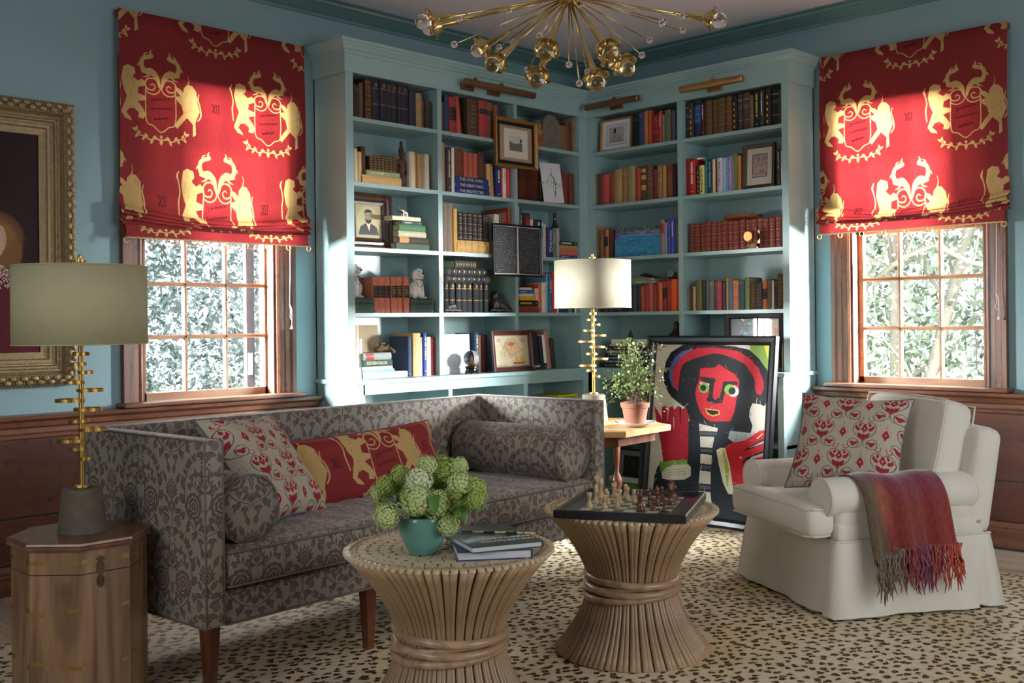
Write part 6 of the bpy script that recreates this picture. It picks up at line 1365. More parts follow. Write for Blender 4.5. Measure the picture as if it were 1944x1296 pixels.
t2 = sheaf('rattan sheaf table by the armchair holding the chess board', (-2.434, -2.267, .011), .314, .282, .158, TH - .011, .1)
# ---------------------------------------------------------------- vase and flowers
TEAL = mat('teal_glaze', '6aa096', .22, var=.08, scale=9, bump=.1, bscale=20, coat=.4)
V0 = Vector((-3.452, -2.297, TH))
T = thing('vase', 'round teal ceramic vase of green flowers on the front rattan table', 'vase', V0)
G().lathe([(0, 0), (.036, 0), (.041, .004), (.056, .030), (.070, .062), (.077, .095), (.078, .112), (.076, .114), (.073, .110), (.066, .08), (.04, .02), (0, .012)], 40).build('body', TEAL, T, smooth=True)
FLW = mat('viburnum', 'b4c872', .7, var=.3, scale=60, bump=.2, col2='dbe5ac'); FLP = mat('viburnum_pale', 'ccd89c', .7, var=.3, scale=60, bump=.2, col2='eef2d4'); FLD = mat('viburnum_deep', '98b04e', .7, var=.3, scale=60, bump=.2, col2='b4c670')
LEAFG = mat('leaf_green', '3c6a24', .45, var=.3, scale=30, bump=.2, col2='5c8a34'); STEMG = mat('stem_green', '5f7a38', .6)
B = thing('flower_bunch', 'bunch of round pale green snowball flowers in the teal vase', 'flowers', V0)
def bloom(r_, seed):
    q = np.random.default_rng(seed); g = G(); N_ = 150
    g.sphere((0, 0, 0), r_ * .74, 12, 8)
    for i in range(N_):
        z = 1 - 2 * (i + .5) / N_; a = i * 2.39996; s_ = math.sqrt(1 - z * z); d = Vector((s_ * math.cos(a), s_ * math.sin(a), z)); u_ = d.orthogonal().normalized(); v_ = d.cross(u_); c = d * r_ * (.80 + .22 * q.random()); pr = r_ * .20; a0 = q.random() * 6
        u2 = u_ * math.cos(a0) + v_ * math.sin(a0); v2 = d.cross(u2); base = len(g.v); g.v.append(tuple(c + d * pr * .05))
        for k in range(10):
            t = 2 * PI * k / 10; rad = pr * (1.0 if k % 2 == 0 else .55); g.v.append(tuple(c + (u2 * math.cos(t) + v2 * math.sin(t)) * rad + d * pr * (.45 if k % 2 == 0 else .12)))
        g.f += [(base, base + 1 + k, base + 1 + (k + 1) % 10) for k in range(10)]
    return g.mesh('bloom', False)
BL = [bloom(.040, 1), bloom(.040, 2), bloom(.040, 3)]
heads = [(-0.042, 0.111, 0.192, 0.0359, 1), (0.02, 0.106, 0.178, 0.0335, 0), (-0.012, 0.002, 0.211, 0.042, 2), (0.097, 0.015, 0.226, 0.0529, 1), (0.118, -0.035, 0.247, 0.0277, 0), (-0.1, -0.056, 0.181, 0.0262, 1), (0.103, 0.037, 0.177, 0.0421, 0), (0.095, -0.059, 0.191, 0.0438, 0), (0.123, -0.091, 0.18, 0.0411, 1), (-0.026, 0.17, 0.163, 0.0308, 0), (-0.082, -0.072, 0.173, 0.0433, 0), (-0.007, -0.069, 0.151, 0.0441, 0), (0.052, -0.093, 0.14, 0.0417, 1), (-0.149, -0.016, 0.13, 0.0353, 0), (-0.059, 0.026, 0.122, 0.0324, 2), (0.013, -0.097, 0.094, 0.0333, 0), (0.038, -0.189, 0.173, 0.0289, 1), (-0.085, 0.075, 0.132, 0.0271, 1), (0.021, 0.004, 0.254, 0.0328, 0), (-0.024, 0.071, 0.228, 0.0302, 1)]
for i, (hx_, hy_, hz_, rad, mi) in enumerate(heads):
    c = Vector((hx_, hy_, hz_))
    me = BL[i % 3].copy(); me.materials.clear(); me.materials.append([FLW, FLD, FLP][mi]); o = obj('flower_head', me, None, B, loc=c, rot=(i, i * 2, i * 3)); o.scale = [rad / .041] * 3
    a_ = Vector((c.x * .15, c.y * .15, .05)); m_ = (Vector(c) + a_) / 2; m_.z += .03
    G().tube([a_, m_, Vector(c) * .97], .0028, 5).build('stem', STEMG, B)
for i in range(13):
    a = i * 2.4; r1 = .030 + .05 * rng.random(); z0 = .135 + .09 * rng.random(); L_ = .045 + .025 * rng.random(); g = G(); pts = []
    for k in range(7):
        t = k / 6; w_ = .020 * math.sin(PI * min(1, t * .9 + .06)) ** .8 * (1 + .12 * math.sin(k * 3)); pts.append(((r1 + L_ * t), w_, z0 + .03 * math.sin(PI * t) - .02 * t))
    for k, (x, y, z) in enumerate(pts): g.v += [(x, -y, z), (x, 0, z - .006), (x, y, z)]
    for k in range(6): g.f += [(3 * k, 3 * k + 3, 3 * k + 4, 3 * k + 1), (3 * k + 1, 3 * k + 4, 3 * k + 5, 3 * k + 2)]
    g.build('leaf', LEAFG, B, rot=(0, (.3 if i % 3 else -.4), a), smooth=True, fix=False)
# books and quill on the front table
def magazine(label, w, d, h, cmat, loc, rz, spine_blue=None):
    T = thing('book', label, 'book', loc, rz, 'large books on the front rattan table')
    G().box(-w / 2, w / 2, -d / 2, d / 2, 0, .0025).box(-w / 2, w / 2, -d / 2, d / 2, h - .0025, h).box(w / 2 - .003, w / 2, -d / 2, d / 2, .002, h - .002).build('cover', cmat, T); rbox(w - .006, d - .006, h - .005, .001, 1, c=(-.001, 0, h / 2), seg=1).build('page_block', mat('white_pages', 'd9d9dc', .7, bump=.5, bscale=60, stretch=(1, 1, 40)), T); return T
ang = -0.6475; wd = 0.2145; c0 = Vector((-3.2691, -2.4092, 0.5450))
magazine('blue edged hardcover book lying under the dark cover book', wd, .27, .026, mat('blue_cover', '2c4a7c', .4), (c0.x - .02, c0.y, TH), ang)
T = magazine('dark green cover book with white title lying on the blue edged book', wd * 1.02, .30, .018, mat('dark_green_cover', '26383a', .35, var=.4, scale=6, col2='3d5050', coat=.3), (c0.x - .015, c0.y + .005, TH + .0262), ang + .24)
for k, (tx, zz, sz) in enumerate((('NORTHERN', -.060, .028), ('CHARLESTON', -.095, .024))):
    me = TXT[tx].copy(); me.transform(Matrix.Diagonal((sz * 1.1, sz, .02, 1))); obj('title_lettering', me, WHITEI, T, loc=(.02, zz, .0184))
HORN = thing('quill_pen', 'pair of black and cream banded porcupine quills on dark book', 'quill', (c0.x, c0.y + .02, TH + .0455), ang - .32)
for k, (dy, da, x0) in enumerate(((0, 0, -.12), (.012, -.10, -.03))):
    for j in range(7 if k == 0 else 5): G().tube([(x0 + .034 * j, dy + da * (x0 + .034 * j), .002), (x0 + .034 * (j + 1), dy + da * (x0 + .034 * (j + 1)), .002)], [.0012 + .0006 * min(j, 4), .0012 + .0006 * min(j + 1, 5 - j if j > 3 else 5)], 6).build('quill_band', (CRM if j % 2 == 0 else DKI), HORN)
# ---------------------------------------------------------------- chess
bA, bB, bC, bD = [Vector(q) for q in ((-2.781, -2.214, 0), (-2.584, -2.606, 0), (-2.162, -2.398, 0), (-2.312, -1.969, 0))]
bang = math.atan2((bC - bB + bD - bA).y, (bC - bB + bD - bA).x); bc = (bA + bB + bC + bD) / 4; bw = ((bC - bB).length + (bD - bA).length) / 2; bd = ((bA - bB).length + (bD - bC).length) / 2
BLK = mat('board_black', '1b1d22', .3, var=.3, scale=14, bump=.15, coat=.3)
T = thing('chess_board', 'black framed chess board tray lying on the rattan table', 'chess board', (bc.x, bc.y, TH), bang, )
rbox(bw, bd, .018, .003, 1, c=(0, 0, .009), seg=1).build('tray', BLK, T)
G().sweep([(-bw / 2, -bd / 2), (bw / 2, -bd / 2), (bw / 2, bd / 2), (-bw / 2, bd / 2)], [(0, 0), (.004, .002), (.004, .026), (0, .030), (-.014, .030), (-.018, .018)], closed=True).build('rim', BLK, T)
sq = .0392; g1, g2 = G(), G()
for i in range(8):
    for j in range(8):
        x, y = (i - 4) * sq * 1.13 + .005, (j - 4) * sq; (g1 if (i + j) % 2 else g2).box(x, x + sq * 1.13, y, y + sq, .018, .0192)
g1.build('light_squares', mat('square_light', 'b9bcae', .3, var=.1), T)['kind'] = 'stuff'; g2.build('dark_squares', mat('square_dark', '3c4240', .3, var=.1), T)['kind'] = 'stuff'
MAPLE = mat('chess_maple', 'c4a67e', .35, var=.15, scale=50, coat=.3); ROSE = mat('chess_rosewood', '5e3020', .3, var=.25, scale=50, coat=.4)
PR = {'pawn': ([(0, 0), (.0115, 0), (.0115, .004), (.009, .008), (.0055, .014), (.0042, .024), (.0068, .026), (.0045, .028), (.0065, .032), (.0072, .036), (.0055, .041), (0, .0435)], 1),
      'rook': ([(0, 0), (.013, 0), (.013, .005), (.0095, .010), (.0068, .018), (.0062, .034), (.009, .037), (.009, .048), (.0062, .048), (.006, .044), (0, .044)], 1),
      'bishop': ([(0, 0), (.013, 0), (.013, .005), (.009, .010), (.006, .018), (.0048, .036), (.0085, .038), (.005, .041), (.0075, .047), (.007, .053), (.003, .060), (.0025, .063), (0, .064)], 1),
      'queen': ([(0, 0), (.0145, 0), (.0145, .006), (.010, .012), (.0066, .022), (.0055, .044), (.0098, .047), (.006, .050), (.0095, .062), (.0068, .062), (.004, .066), (0, .068)], 1),
      'king': ([(0, 0), (.0145, 0), (.0145, .006), (.010, .012), (.0070, .022), (.0058, .048), (.010, .051), (.006, .054), (.009, .066), (.0075, .069), (.003, .071), (.003, .074), (0, .0745)], 1)}
PM = {}
for k, (p_, _) in PR.items():
    g = G().lathe([(a * 1.05, b * 1.1) for a, b in p_], 14)
    if k == 'king': g.box(-.0012, .0012, -.0012, .0012, .080, .092).box(-.0045, .0045, -.0012, .0012, .085, .088)
    PM[k] = g.mesh(k); PM[k].polygons.foreach_set('use_smooth', [True] * len(PM[k].polygons))
CHP = [('w', -2.627, -2.234, 'rook'), ('w', -2.600, -2.282, 'pawn'), ('w', -2.545, -2.195, 'bishop'), ('w', -2.459, -2.147, 'king'), ('w', -2.392, -2.071, 'queen'), ('w', -2.41, -2.11, 'bishop'), ('w', -2.528, -2.235, 'pawn'), ('w', -2.493, -2.200, 'pawn'), ('w', -2.555, -2.300, 'pawn'), ('w', -2.405, -2.165, 'rook'), ('w', -2.500, -2.267, 'rook'), ('w', -2.343, -2.120, 'pawn'), ('w', -2.400, -2.225, 'pawn'), ('w', -2.437, -2.285, 'pawn'), ('w', -2.360, -2.184, 'pawn'),
       ('b', -2.556, -2.405, 'queen'), ('b', -2.480, -2.340, 'pawn'), ('b', -2.512, -2.372, 'pawn'), ('b', -2.460, -2.370, 'pawn'), ('b', -2.369, -2.308, 'pawn'), ('b', -2.529, -2.440, 'pawn'), ('b', -2.515, -2.478, 'pawn'), ('b', -2.434, -2.385, 'bishop'), ('b', -2.322, -2.322, 'pawn'), ('b', -2.400, -2.420, 'king'), ('b', -2.366, -2.398, 'bishop'), ('b', -2.335, -2.380, 'queen'), ('b', -2.300, -2.362, 'rook'), ('b', -2.266, -2.341, 'pawn')]
PLACE = ['at the near left corner of the squares', 'near the near left corner', 'in the left cluster, front', 'tallest of the left cluster', 'behind the left cluster', 'at the back of the left cluster', 'in the middle of the left cluster', 'just right of the left cluster', 'nearest the front left edge', 'standing behind the row of light pawns', 'between two light pawns', 'farthest back of the light pieces', 'right of the light rooks', 'rightmost of the light pieces', 'at the back right of the light pieces',
         'leftmost of the dark pieces', 'just behind the leftmost dark queen', 'beside the leftmost dark queen', 'alone in the open middle', 'alone toward the far side', 'at the near edge, left of two', 'at the near edge, right of two', 'left of the dark king', 'behind the dark king', 'tallest of the dark pieces', 'close behind the dark king', 'second in the far right row', 'in the far right row', 'farthest right of all']
for (c, x, y, k), pl in zip(CHP, PLACE):
    o = obj('chess_' + k, PM[k].copy(), MAPLE if c == 'w' else ROSE, None, loc=(x, y, TH + .0193)); tag(o, f"{'pale maple' if c == 'w' else 'dark brown'} chess {k} {pl}", 'chess piece', 'chess pieces on the board')
# ---------------------------------------------------------------- slipcovered armchair (local: x along the front edge from near to far side, y to the back)
LIN = mat('slipcover_linen', 'dfdacd', .85, var=.05, scale=6, bump=.35, bscale=500, sheen=.2); WELT = mat('welt', 'd8d2c2', .8, bump=.3, bscale=800)
CHR = thing('armchair', 'cream slipcovered armchair with rolled arms by the right window', 'armchair', (-1.585, -2.625, .011), math.atan2(.856, .517) - .0)
CHR.rotation_euler = (0, 0, math.atan2(.856, .517)); CHR.scale = (1, -1, 1)
CW_ = .745; CD_ = .74
def cp_(name, g, m_=None, smooth=True): return g.build(name, m_ or LIN, CHR, smooth=smooth)
# skirt with kick pleats and gentle waves
def skirt_ring(z, f):
    out = []
    cs = [(0, 0), (CW_, 0), (CW_, CD_ - .04), (0, CD_ - .04)]
    for e in range(4):
        a = Vector(cs[e]); b = Vector(cs[(e + 1) % 4]); d = (b - a); l = d.length; d.normalize(); nrm = Vector((d.y, -d.x)); n = 26
        for i in range(n):
            t = i / n; wv = .010 * math.sin(t * 9 + e * 2) + .005 * math.sin(t * 23 + e); corner = min(t, 1 - t) * l
            pl = -.028 * math.exp(-((t * l - .055) / .010) ** 2) * (e in (0, 3)) - .028 * math.exp(-(((1 - t) * l - .055) / .010) ** 2) * (e in (0, 3)) * 0 - .030 * math.exp(-((t - .10) / .018) ** 2) * (e == 0)
            off = f * (.042 + wv + pl * 1.2); q = a + d * (t * l) + nrm * off
            if i == 0: pd = (Vector(cs[e]) - Vector(cs[e - 1])).normalized(); q = a + (nrm + Vector((pd.y, -pd.x))) * f * .042
            out.append((q.x, q.y, z))
    return out
zs = [.305, .30, .25, .19, .13, .07, .012]; g = G(); rings = [skirt_ring(z, f) for z, f in zip(zs, [0, .12, .30, .50, .70, .86, 1.0])]; n = len(rings[0])
for r in rings: g.v += r
for k in range(len(zs) - 1): g.f += [(k * n + i, k * n + (i + 1) % n, (k + 1) * n + (i + 1) % n, (k + 1) * n + i) for i in range(n)]
cp_('skirt', g)
G().tube([(x, y, .302) for x, y, z in rings[1]], .0045, 6, closed=True).build('welt', WELT, CHR)
G().tube([(x, y, .012) for x, y, z in rings[-1]], .003, 5, closed=True).build('welt', WELT, CHR)
cp_('body', rbox(CW_ - .01, CD_ - .06, .12, .02, (3, 3, 2), c=(CW_ / 2, CD_ / 2 - .02, .315), seg=2))
# arms: upright panel with a roll on top
def arm(x0, sg):
    cp_('arm', rbox(.15, .62, .23, .03, (2, 4, 2), crown=(.006, 0, 0), c=(x0, .325, .40), seg=3))
    r_ = .080; g = G().lathe([(0, -.030), (r_ * .78, -.030), (r_ * .97, -.022), (r_, -.008), (r_ * 1.02, .3), (r_, .64), (r_ * .9, .655), (0, .66)], 28); g.map(lambda a, b, c: (x0 - sg * .012 + a * 1.06, c, .468 + b)); cp_('arm_roll', g)
    G().tube([(x0 - sg * .012 + r_ * 1.0 * 1.06 * math.cos(t), -.022, .468 + r_ * math.sin(t)) for t in [2 * PI * k / 30 for k in range(30)]], .0042, 6, closed=True).build('welt', WELT, CHR)
    G().tube([(x0 + .03, -.006, .40), (x0 + .045, -.004, .36), (x0 + .045, 0, .31)], .004, 6).build('welt', WELT, CHR)
arm(.085, 1); arm(CW_ - .085, -1)
cp_('seat_cushion', rbox(CW_ - .285, .60, .125, .035, (5, 5, 2), crown=(0, .006, .014), c=(CW_ / 2, .245, .378), seg=3))
cp_('seat_cushion_front', rbox(CW_ - .05, .13, .125, .04, (6, 3, 2), crown=(.004, .01, .012), c=(CW_ / 2 + .0, -.045, .376), seg=3))
for z in (.322, .430): G().tube([(.045, .0, z), (.030, -.03, z), (.030, -.08, z), (.06, -.108, z), (CW_ - .06, -.108, z), (CW_ - .030, -.08, z), (CW_ - .030, -.03, z)], .004, 6).build('welt', WELT, CHR)
# back frame leaning back, and its loose cushion
M = Matrix.Translation((CW_ / 2, .66, .30)) @ Matrix.Rotation(-.17, 4, 'X')
cp_('back', rbox(CW_ - .01, .13, .44, .045, (5, 2, 5), crown=(0, .006, .012), c=(0, .0, .215), seg=3).xf(M))
M = Matrix.Translation((CW_ / 2 - .0, .55, .44)) @ Matrix.Rotation(-.24, 4, 'X')
cp_('back_cushion', rbox(CW_ - .17, .155, .40, .045, (6, 3, 6), crown=(.008, .028, .018), c=(0, 0, .20), seg=3).xf(M))
for y in (-.072, .072):
    pt = [(-1, -1), (1, -1), (1, 1), (-1, 1)]; P_ = []
    for i in range(4):
        a, b = pt[i], pt[(i + 1) % 4]
        for k in range(10):
            u, v = a[0] + (b[0] - a[0]) * k / 10, a[1] + (b[1] - a[1]) * k / 10; u2, v2 = u * (1 - .03 * v * v), v * (1 - .035 * u * u)
            P_.append(tuple(M @ Vector((u2 * (CW_ - .17) / 2 * 1.005, y, .20 + v2 * .205))))
    G().tube(P_, .0042, 6, closed=True).build('welt', WELT, CHR, smooth=True)
T = thing('throw_pillow', 'cream pillow with red arabesque print on the cream armchair', 'pillow', Vector((-1.2094, -2.4911, 0.6618)), (math.radians(-31), math.radians(2), math.radians(-77)))
pillow('cover', .48, .46, .16, ARAB, T, PIPB, edge=.10, uvo=(.13, .2), seed=8)
# mohair throw over the near arm
def throw_mat():
    m, N, L, P = new_mat('mohair'); at = N.new('ShaderNodeAttribute'); at.attribute_name = 'dye'
    nz = N.new('ShaderNodeTexNoise'); nz.inputs['Scale'].default_value = 90; nz.inputs['Detail'].default_value = 5; tc = N.new('ShaderNodeTexCoord'); mp = N.new('ShaderNodeMapping'); mp.inputs['Scale'].default_value = (1, 1, .3); L.new(tc.outputs['Object'], mp.inputs[0]); L.new(mp.outputs[0], nz.inputs['Vector'])
    mx = N.new('ShaderNodeMix'); mx.data_type = 'RGBA'; mx.blend_type = 'OVERLAY'; mx.inputs[0].default_value = .6; L.new(at.outputs['Color'], mx.inputs[6]); L.new(nz.outputs[0], mx.inputs[7]); L.new(mx.outputs[2], P.inputs['Base Color'])
    P.inputs['Roughness'].default_value = .9; P.inputs['Sheen Weight'].default_value = .9; P.inputs['Sheen Roughness'].default_value = .4; b = N.new('ShaderNodeBump'); b.inputs['Distance'].default_value = .004; b.inputs['Strength'].default_value = 1; L.new(nz.outputs[0], b.inputs['Height']); L.new(b.outputs[0], P.inputs['Normal']); return m
MOH = throw_mat()
def dye(u, s):   # u across the width, s along the length
    pur, rust, olive, red = '7a3a60', '7c2c26', '5c4a36', '8c2c28'
    def mixc(a, b, t): a, b = lin(a), lin(b); t = max(0, min(1, t)); return [a[i] * (1 - t) + b[i] * t for i in range(3)]
    c = mixc(pur, rust, (s - .22) * 2.2) if u > .22 else mixc(pur, olive, (s - .15) * 2.4)
    if .12 < u < .36: k = max(0, 1 - abs(s - .62) / .22) * max(0, 1 - abs(u - .22) / .12); c = [c[i] * (1 - k) + lin('a05c40')[i] * k for i in range(3)]
    if u > .62: k = (u - .62) / .38 * max(0, (s - .3)); c = [c[i] * (1 - k) + lin(red)[i] * k for i in range(3)]
    if s > .97: c = lin(('6f6048', '7a6a58', '86343f', '7c3355', 'a03c3c', 'b4442f')[int(min(5, u * 6))])[:3]
    return c
TW = thing('throw_blanket', 'purple and rust mohair throw with fringe over the near chair arm', 'blanket', CHR.location, CHR.rotation_euler)
TW.scale = (1, -1, 1)
path = [(.205, .47), (.185, .50), (.160, .535), (.125, .555), (.085, .563), (.045, .558), (.008, .535), (-.020, .49), (-.034, .44), (-.042, .39), (-.050, .34), (-.060, .29), (-.068, .25)]
path = [(x, z - .011 + .004) for x, z in path]
g = G(); nu = 34; cols = []
for j, (x, z) in enumerate(path):
    s = j / (len(path) - 1)
    for i in range(nu + 1):
        u = i / nu; y = .135 + .335 * u + (u - .5) * .05 * s - .05 * (1 - s) * (1 - u); fo = .014 * s * math.sin(u * 15 + 1) + .006 * s * math.sin(u * 33) ; zz = z + (.006 * math.sin(u * 9) if s < .5 else 0) - (.03 * (u < .25) - .02 * u) * max(0, s - .6) * 2
        g.v.append((x - fo - .014 * s - (0.003 * math.sin(u * 21) * (s < .4)), y, zz)); cols.append(dye(u, s))
for j in range(len(path) - 1): g.f += [(j * (nu + 1) + i, (j + 1) * (nu + 1) + i, (j + 1) * (nu + 1) + i + 1, j * (nu + 1) + i + 1) for i in range(nu)]
def colored(name, g, cols, parent, smooth=True):
    me = bpy.data.meshes.new(name); me.from_pydata(g.v, [], g.f); ca = me.color_attributes.new('dye', 'FLOAT_COLOR', 'POINT')
    for i, c in enumerate(cols): ca.data[i].color = (*c, 1)
    me.update(); return obj(name, me, MOH, parent, smooth=smooth)
o = colored('cloth', g, cols, TW); sm = o.modifiers.new('thickness', 'SOLIDIFY'); sm.thickness = .008; sm.offset = 0
sb = o.modifiers.new('smooth', 'SUBSURF'); sb.levels = 1; sb.render_levels = 1
g = G(); cols = []; rr = random.Random(4)
for k in range(150):
    u = (k % 75 + rr.random()) / 75; y = .11 + .385 * u; x = -.096 - .014 * math.sin(u * 15 + 1) + rr.uniform(-.006, .012); z = .255 - (.03 * (u < .25) - .02 * u) * .8; L_ = rr.uniform(.10, .19) * (1 if k < 75 else .8); pts = []; dx, dy = rr.uniform(-.02, .01), rr.uniform(-.02, .02)
    for q in range(7): t = q / 6; pts.append((x - .01 * t + dx * t * t + .004 * math.sin(q * 2.1 + k), y + dy * t * t + .005 * math.sin(q * 1.7 + k * 1.3), z + .02 - L_ * t))
    n0 = len(g.v); g.tube(pts, [.0034, .0036, .0034, .0032, .003, .0034, .0014], 5); cc = dye(u, 1.0); f_ = rr.uniform(.7, 1.35); cols += [[min(1, c * f_) for c in cc]] * (len(g.v) - n0)
colored('fringe', g, cols, TW)['kind'] = 'stuff'
# ---------------------------------------------------------------- octagonal chest
OC = wood('chest_wood', '6a4a34', 'a4805e', 4, 'z', .38, .3, dist=5); OCT = wood('chest_top_wood', '5c3a26', '83583a', 4, 'x', .3, .4, dist=4); BRI = mat('brass_inlay', '9c7a48', .4, .7, var=.3, scale=60)
OCX, OCY, vdir = -4.0230, -1.2725, -1.9791
T = thing('octagonal_chest', 'octagonal brown wooden chest table with brass inlay beside the sofa', 'chest', (OCX, OCY, 0), vdir); T.scale = (.958, .958, .541 / .512)
HT = .512; og = lambda R: [(R * math.cos(k * PI / 4), R * math.sin(k * PI / 4)) for k in range(8)]
G().prism(og(.212), .011, .418).build('body', OC, T); G().prism(og(.212), .4205, HT - .024).build('lid', OC, T)
g = G(); Rs = [(.212, HT - .026), (.224, HT - .024), (.228, HT - .018), (.222, HT - .012), (.226, HT - .008), (.224, HT - .002), (.219, HT)]
for R, z in Rs: g.v += [(x, y, z) for x, y in og(R)]
for k in range(len(Rs) - 1): g.f += [(k * 8 + i, k * 8 + (i + 1) % 8, (k + 1) * 8 + (i + 1) % 8, (k + 1) * 8 + i) for i in range(8)]
g.f += [tuple(range(8)), tuple(len(Rs) * 8 - 8 + i for i in range(8))]; g.build('top', OCT, T)
for k in range(8):
    a = k * PI / 4; v = Vector((.2125 * math.cos(a), .2125 * math.sin(a), 0))
    for s_, nm in ((1, 0), (-1, 1)):
        d = (Vector(og(.2125)[(k + s_) % 8] + (0,)) - v).normalized(); n_ = Vector((v + d * .08)).normalized()
        mid = v + d * .08; nn = Vector((mid.x, mid.y, 0)); nn = (nn - d * nn.dot(d)).normalized()
        for z, off in ((.455, 0), (.305, .01 * nm), (.150, .012 * (1 - nm)), (.05, 0)):
            p, q = v + d * .002, v + d * (.044 if (k + nm) % 2 else .030); h_ = .006
            g = G().add([p + nn * .0008 + Vector((0, 0, z + off - h_)), q + nn * .0008 + Vector((0, 0, z + off - h_)), q + nn * .0008 + Vector((0, 0, z + off + h_)), p + nn * .0008 + Vector((0, 0, z + off + h_)), p - nn * .002 + Vector((0, 0, z + off - h_)), q - nn * .002 + Vector((0, 0, z + off - h_)), q - nn * .002 + Vector((0, 0, z + off + h_)), p - nn * .002 + Vector((0, 0, z + off + h_))], [(0, 1, 2, 3), (0, 1, 5, 4), (1, 2, 6, 5), (2, 3, 7, 6), (3, 0, 4, 7)]); g.build('brass_inlay', BRI, T)
a1, a2 = Vector(og(.2125)[0] + (0,)), Vector(og(.2125)[1] + (0,)); mid = a1 + (a2 - a1) * .40; nn = Vector((math.cos(PI / 8), math.sin(PI / 8), 0)); dd = (a2 - a1).normalized()
LT = mat('latch_brass', '5c4830', .4, .7, var=.4, scale=60)
M = Matrix((( dd.x, nn.x, 0, mid.x), (dd.y, nn.y, 0, mid.y), (0, 0, 1, 0), (0, 0, 0, 1)))
G().prism([(-.012, -.012), (0, -.02), (.012, -.012), (.012, .012), (.006, .02), (.014, .028), (0, .036), (-.014, .028), (-.006, .02), (-.012, .012)], 0, .004).map(lambda x, y, z: (x, z, .432 + y)).xf(M).build('hasp', LT, T)
G().prism([(-.010, -.03), (0, -.038), (.010, -.03), (.012, -.012), (.006, 0), (-.006, 0), (-.012, -.012)], 0, .004).map(lambda x, y, z: (x, z, .412 + y)).xf(M).build('latch_plate', LT, T)
G().tube([(.008 * math.cos(t), .006, .395 + .010 * math.sin(t)) for t in [2 * PI * i / 12 for i in range(12)]], .002, 6, closed=True).xf(M).build('latch_ring', LT, T)
# ---------------------------------------------------------------- stacked ring lamps
GB = mat('lamp_gold', 'bb9450', .34, .9, var=.15, scale=30, bump=.1); CONC = mat('lamp_concrete', '5c564a', .85, var=.35, scale=22, bump=.8, bscale=90); 
SHD = mat('lamp_shade_olive', 'b9b18c', .8, var=.06, scale=10, bump=.4, bscale=420, stretch=(1, 1, 3)); SHC = mat('lamp_shade_cream', 'b8ae96', .8, var=.06, scale=10, bump=.4, bscale=420, stretch=(1, 1, 3)); SHI = mat('shade_lining', 'c8c2b0', .8, bump=0)
def ringlamp(label, loc, shade):
    T = thing('ring_lamp', label, 'lamp', loc, -.7936, 'gold stacked ring table lamps')   # local x = picture right
    g = G().lathe([(0, 0), (.078, 0), (.079, .003), (.064, .143), (.062, .145), (0, .145)], 40); g.build('base', CONC, T, smooth=False)
    G().lathe([(0, .145), (.025, .145), (.026, .150), (.024, .156), (0, .156)], 24).build('foot_plate', GB, T); G().lathe([(0, .15), (.0082, .15), (.0082, .918), (0, .918)], 14).build('rod', GB, T)
    # (left, right edge in mm from the rod, height in mm)
    RG = [(-35, 20, 580), (-35, 20, 562), (-10, 42, 534), (-57, 12, 501), (-14, 74, 474), (-86, 12, 440), (-24, 67, 410), (-42, 24, 371), (-10, 84, 343), (-82, 18, 306), (-42, 18, 278), (-9, 38, 245)]
    for a, b, z in RG[1:]:
        c, R = (a + b) / 2000, (b - a) / 2000; h_ = .0052
        g = G(); k = 36
        for q in range(k):
            t = 2 * PI * q / k
            for r2_, zz in ((R, -h_), (R, h_), (R - .0035, h_), (R - .0035, -h_)): g.v.append((c + r2_ * math.cos(t), r2_ * math.sin(t) * .98 + (.0 if abs(c) < .02 else 0), z / 1000 + zz))
        g.f = [(q * 4 + w_, ((q + 1) % k) * 4 + w_, ((q + 1) % k) * 4 + (w_ + 1) % 4, q * 4 + (w_ + 1) % 4) for q in range(k) for w_ in range(4)]
        g.build('ring', GB, T)
    G().lathe([(.0, .590), (.022, .590), (.022, .602), (0, .602)], 20).build('collar', GB, T)
    for a in (0, PI / 2): G().tube([(-.028 * math.cos(a), -.028 * math.sin(a), .596), (.028 * math.cos(a), .028 * math.sin(a), .596)], .006, 8).build('cross_knob', GB, T)
    g = G().lathe([(.2145, .628), (.2140, .890)], 72, cap=False); h = g.mesh('s'); o = obj('shade', h, shade, T, smooth=True); md = o.modifiers.new('t', 'SOLIDIFY'); md.thickness = .002
    for z in (.629, .889): G().tube([(.2145 * math.cos(t), .2145 * math.sin(t), z) for t in [2 * PI * k / 60 for k in range(60)]], .0022, 6, closed=True).build('shade_trim', shade, T, smooth=True)
    for k in range(3): G().tube([(0, 0, .878), (.213 * math.cos(k * 2.1), .213 * math.sin(k * 2.1), .886)], .002, 5).build('spider', GB, T)
    G().lathe([(.0, .905), (.020, .905), (.020, .911), (0, .911)], 20).build('finial_ring', GB, T); G().lathe([(0, .893), (.007, .893), (.007, .925), (.004, .93), (0, .93)], 12).build('finial', GB, T)
    G().tube([(-.018, 0, .908), (.020, 0, .908)], .004, 8).build('finial_bar', GB, T)
    G().sphere((0, 0, .74), .03, 12, 8, (1, 1, 1.4)).build('bulb', mat('bulb_white', 'd8d4cc', .3), T, smooth=True)
    return T
lp = Vector((-4.0170, -1.2786, 0)); ringlamp('gold ring lamp with olive drum shade on the octagonal chest', (lp.x, lp.y, .541), SHD).scale = (.958, .958, .958)
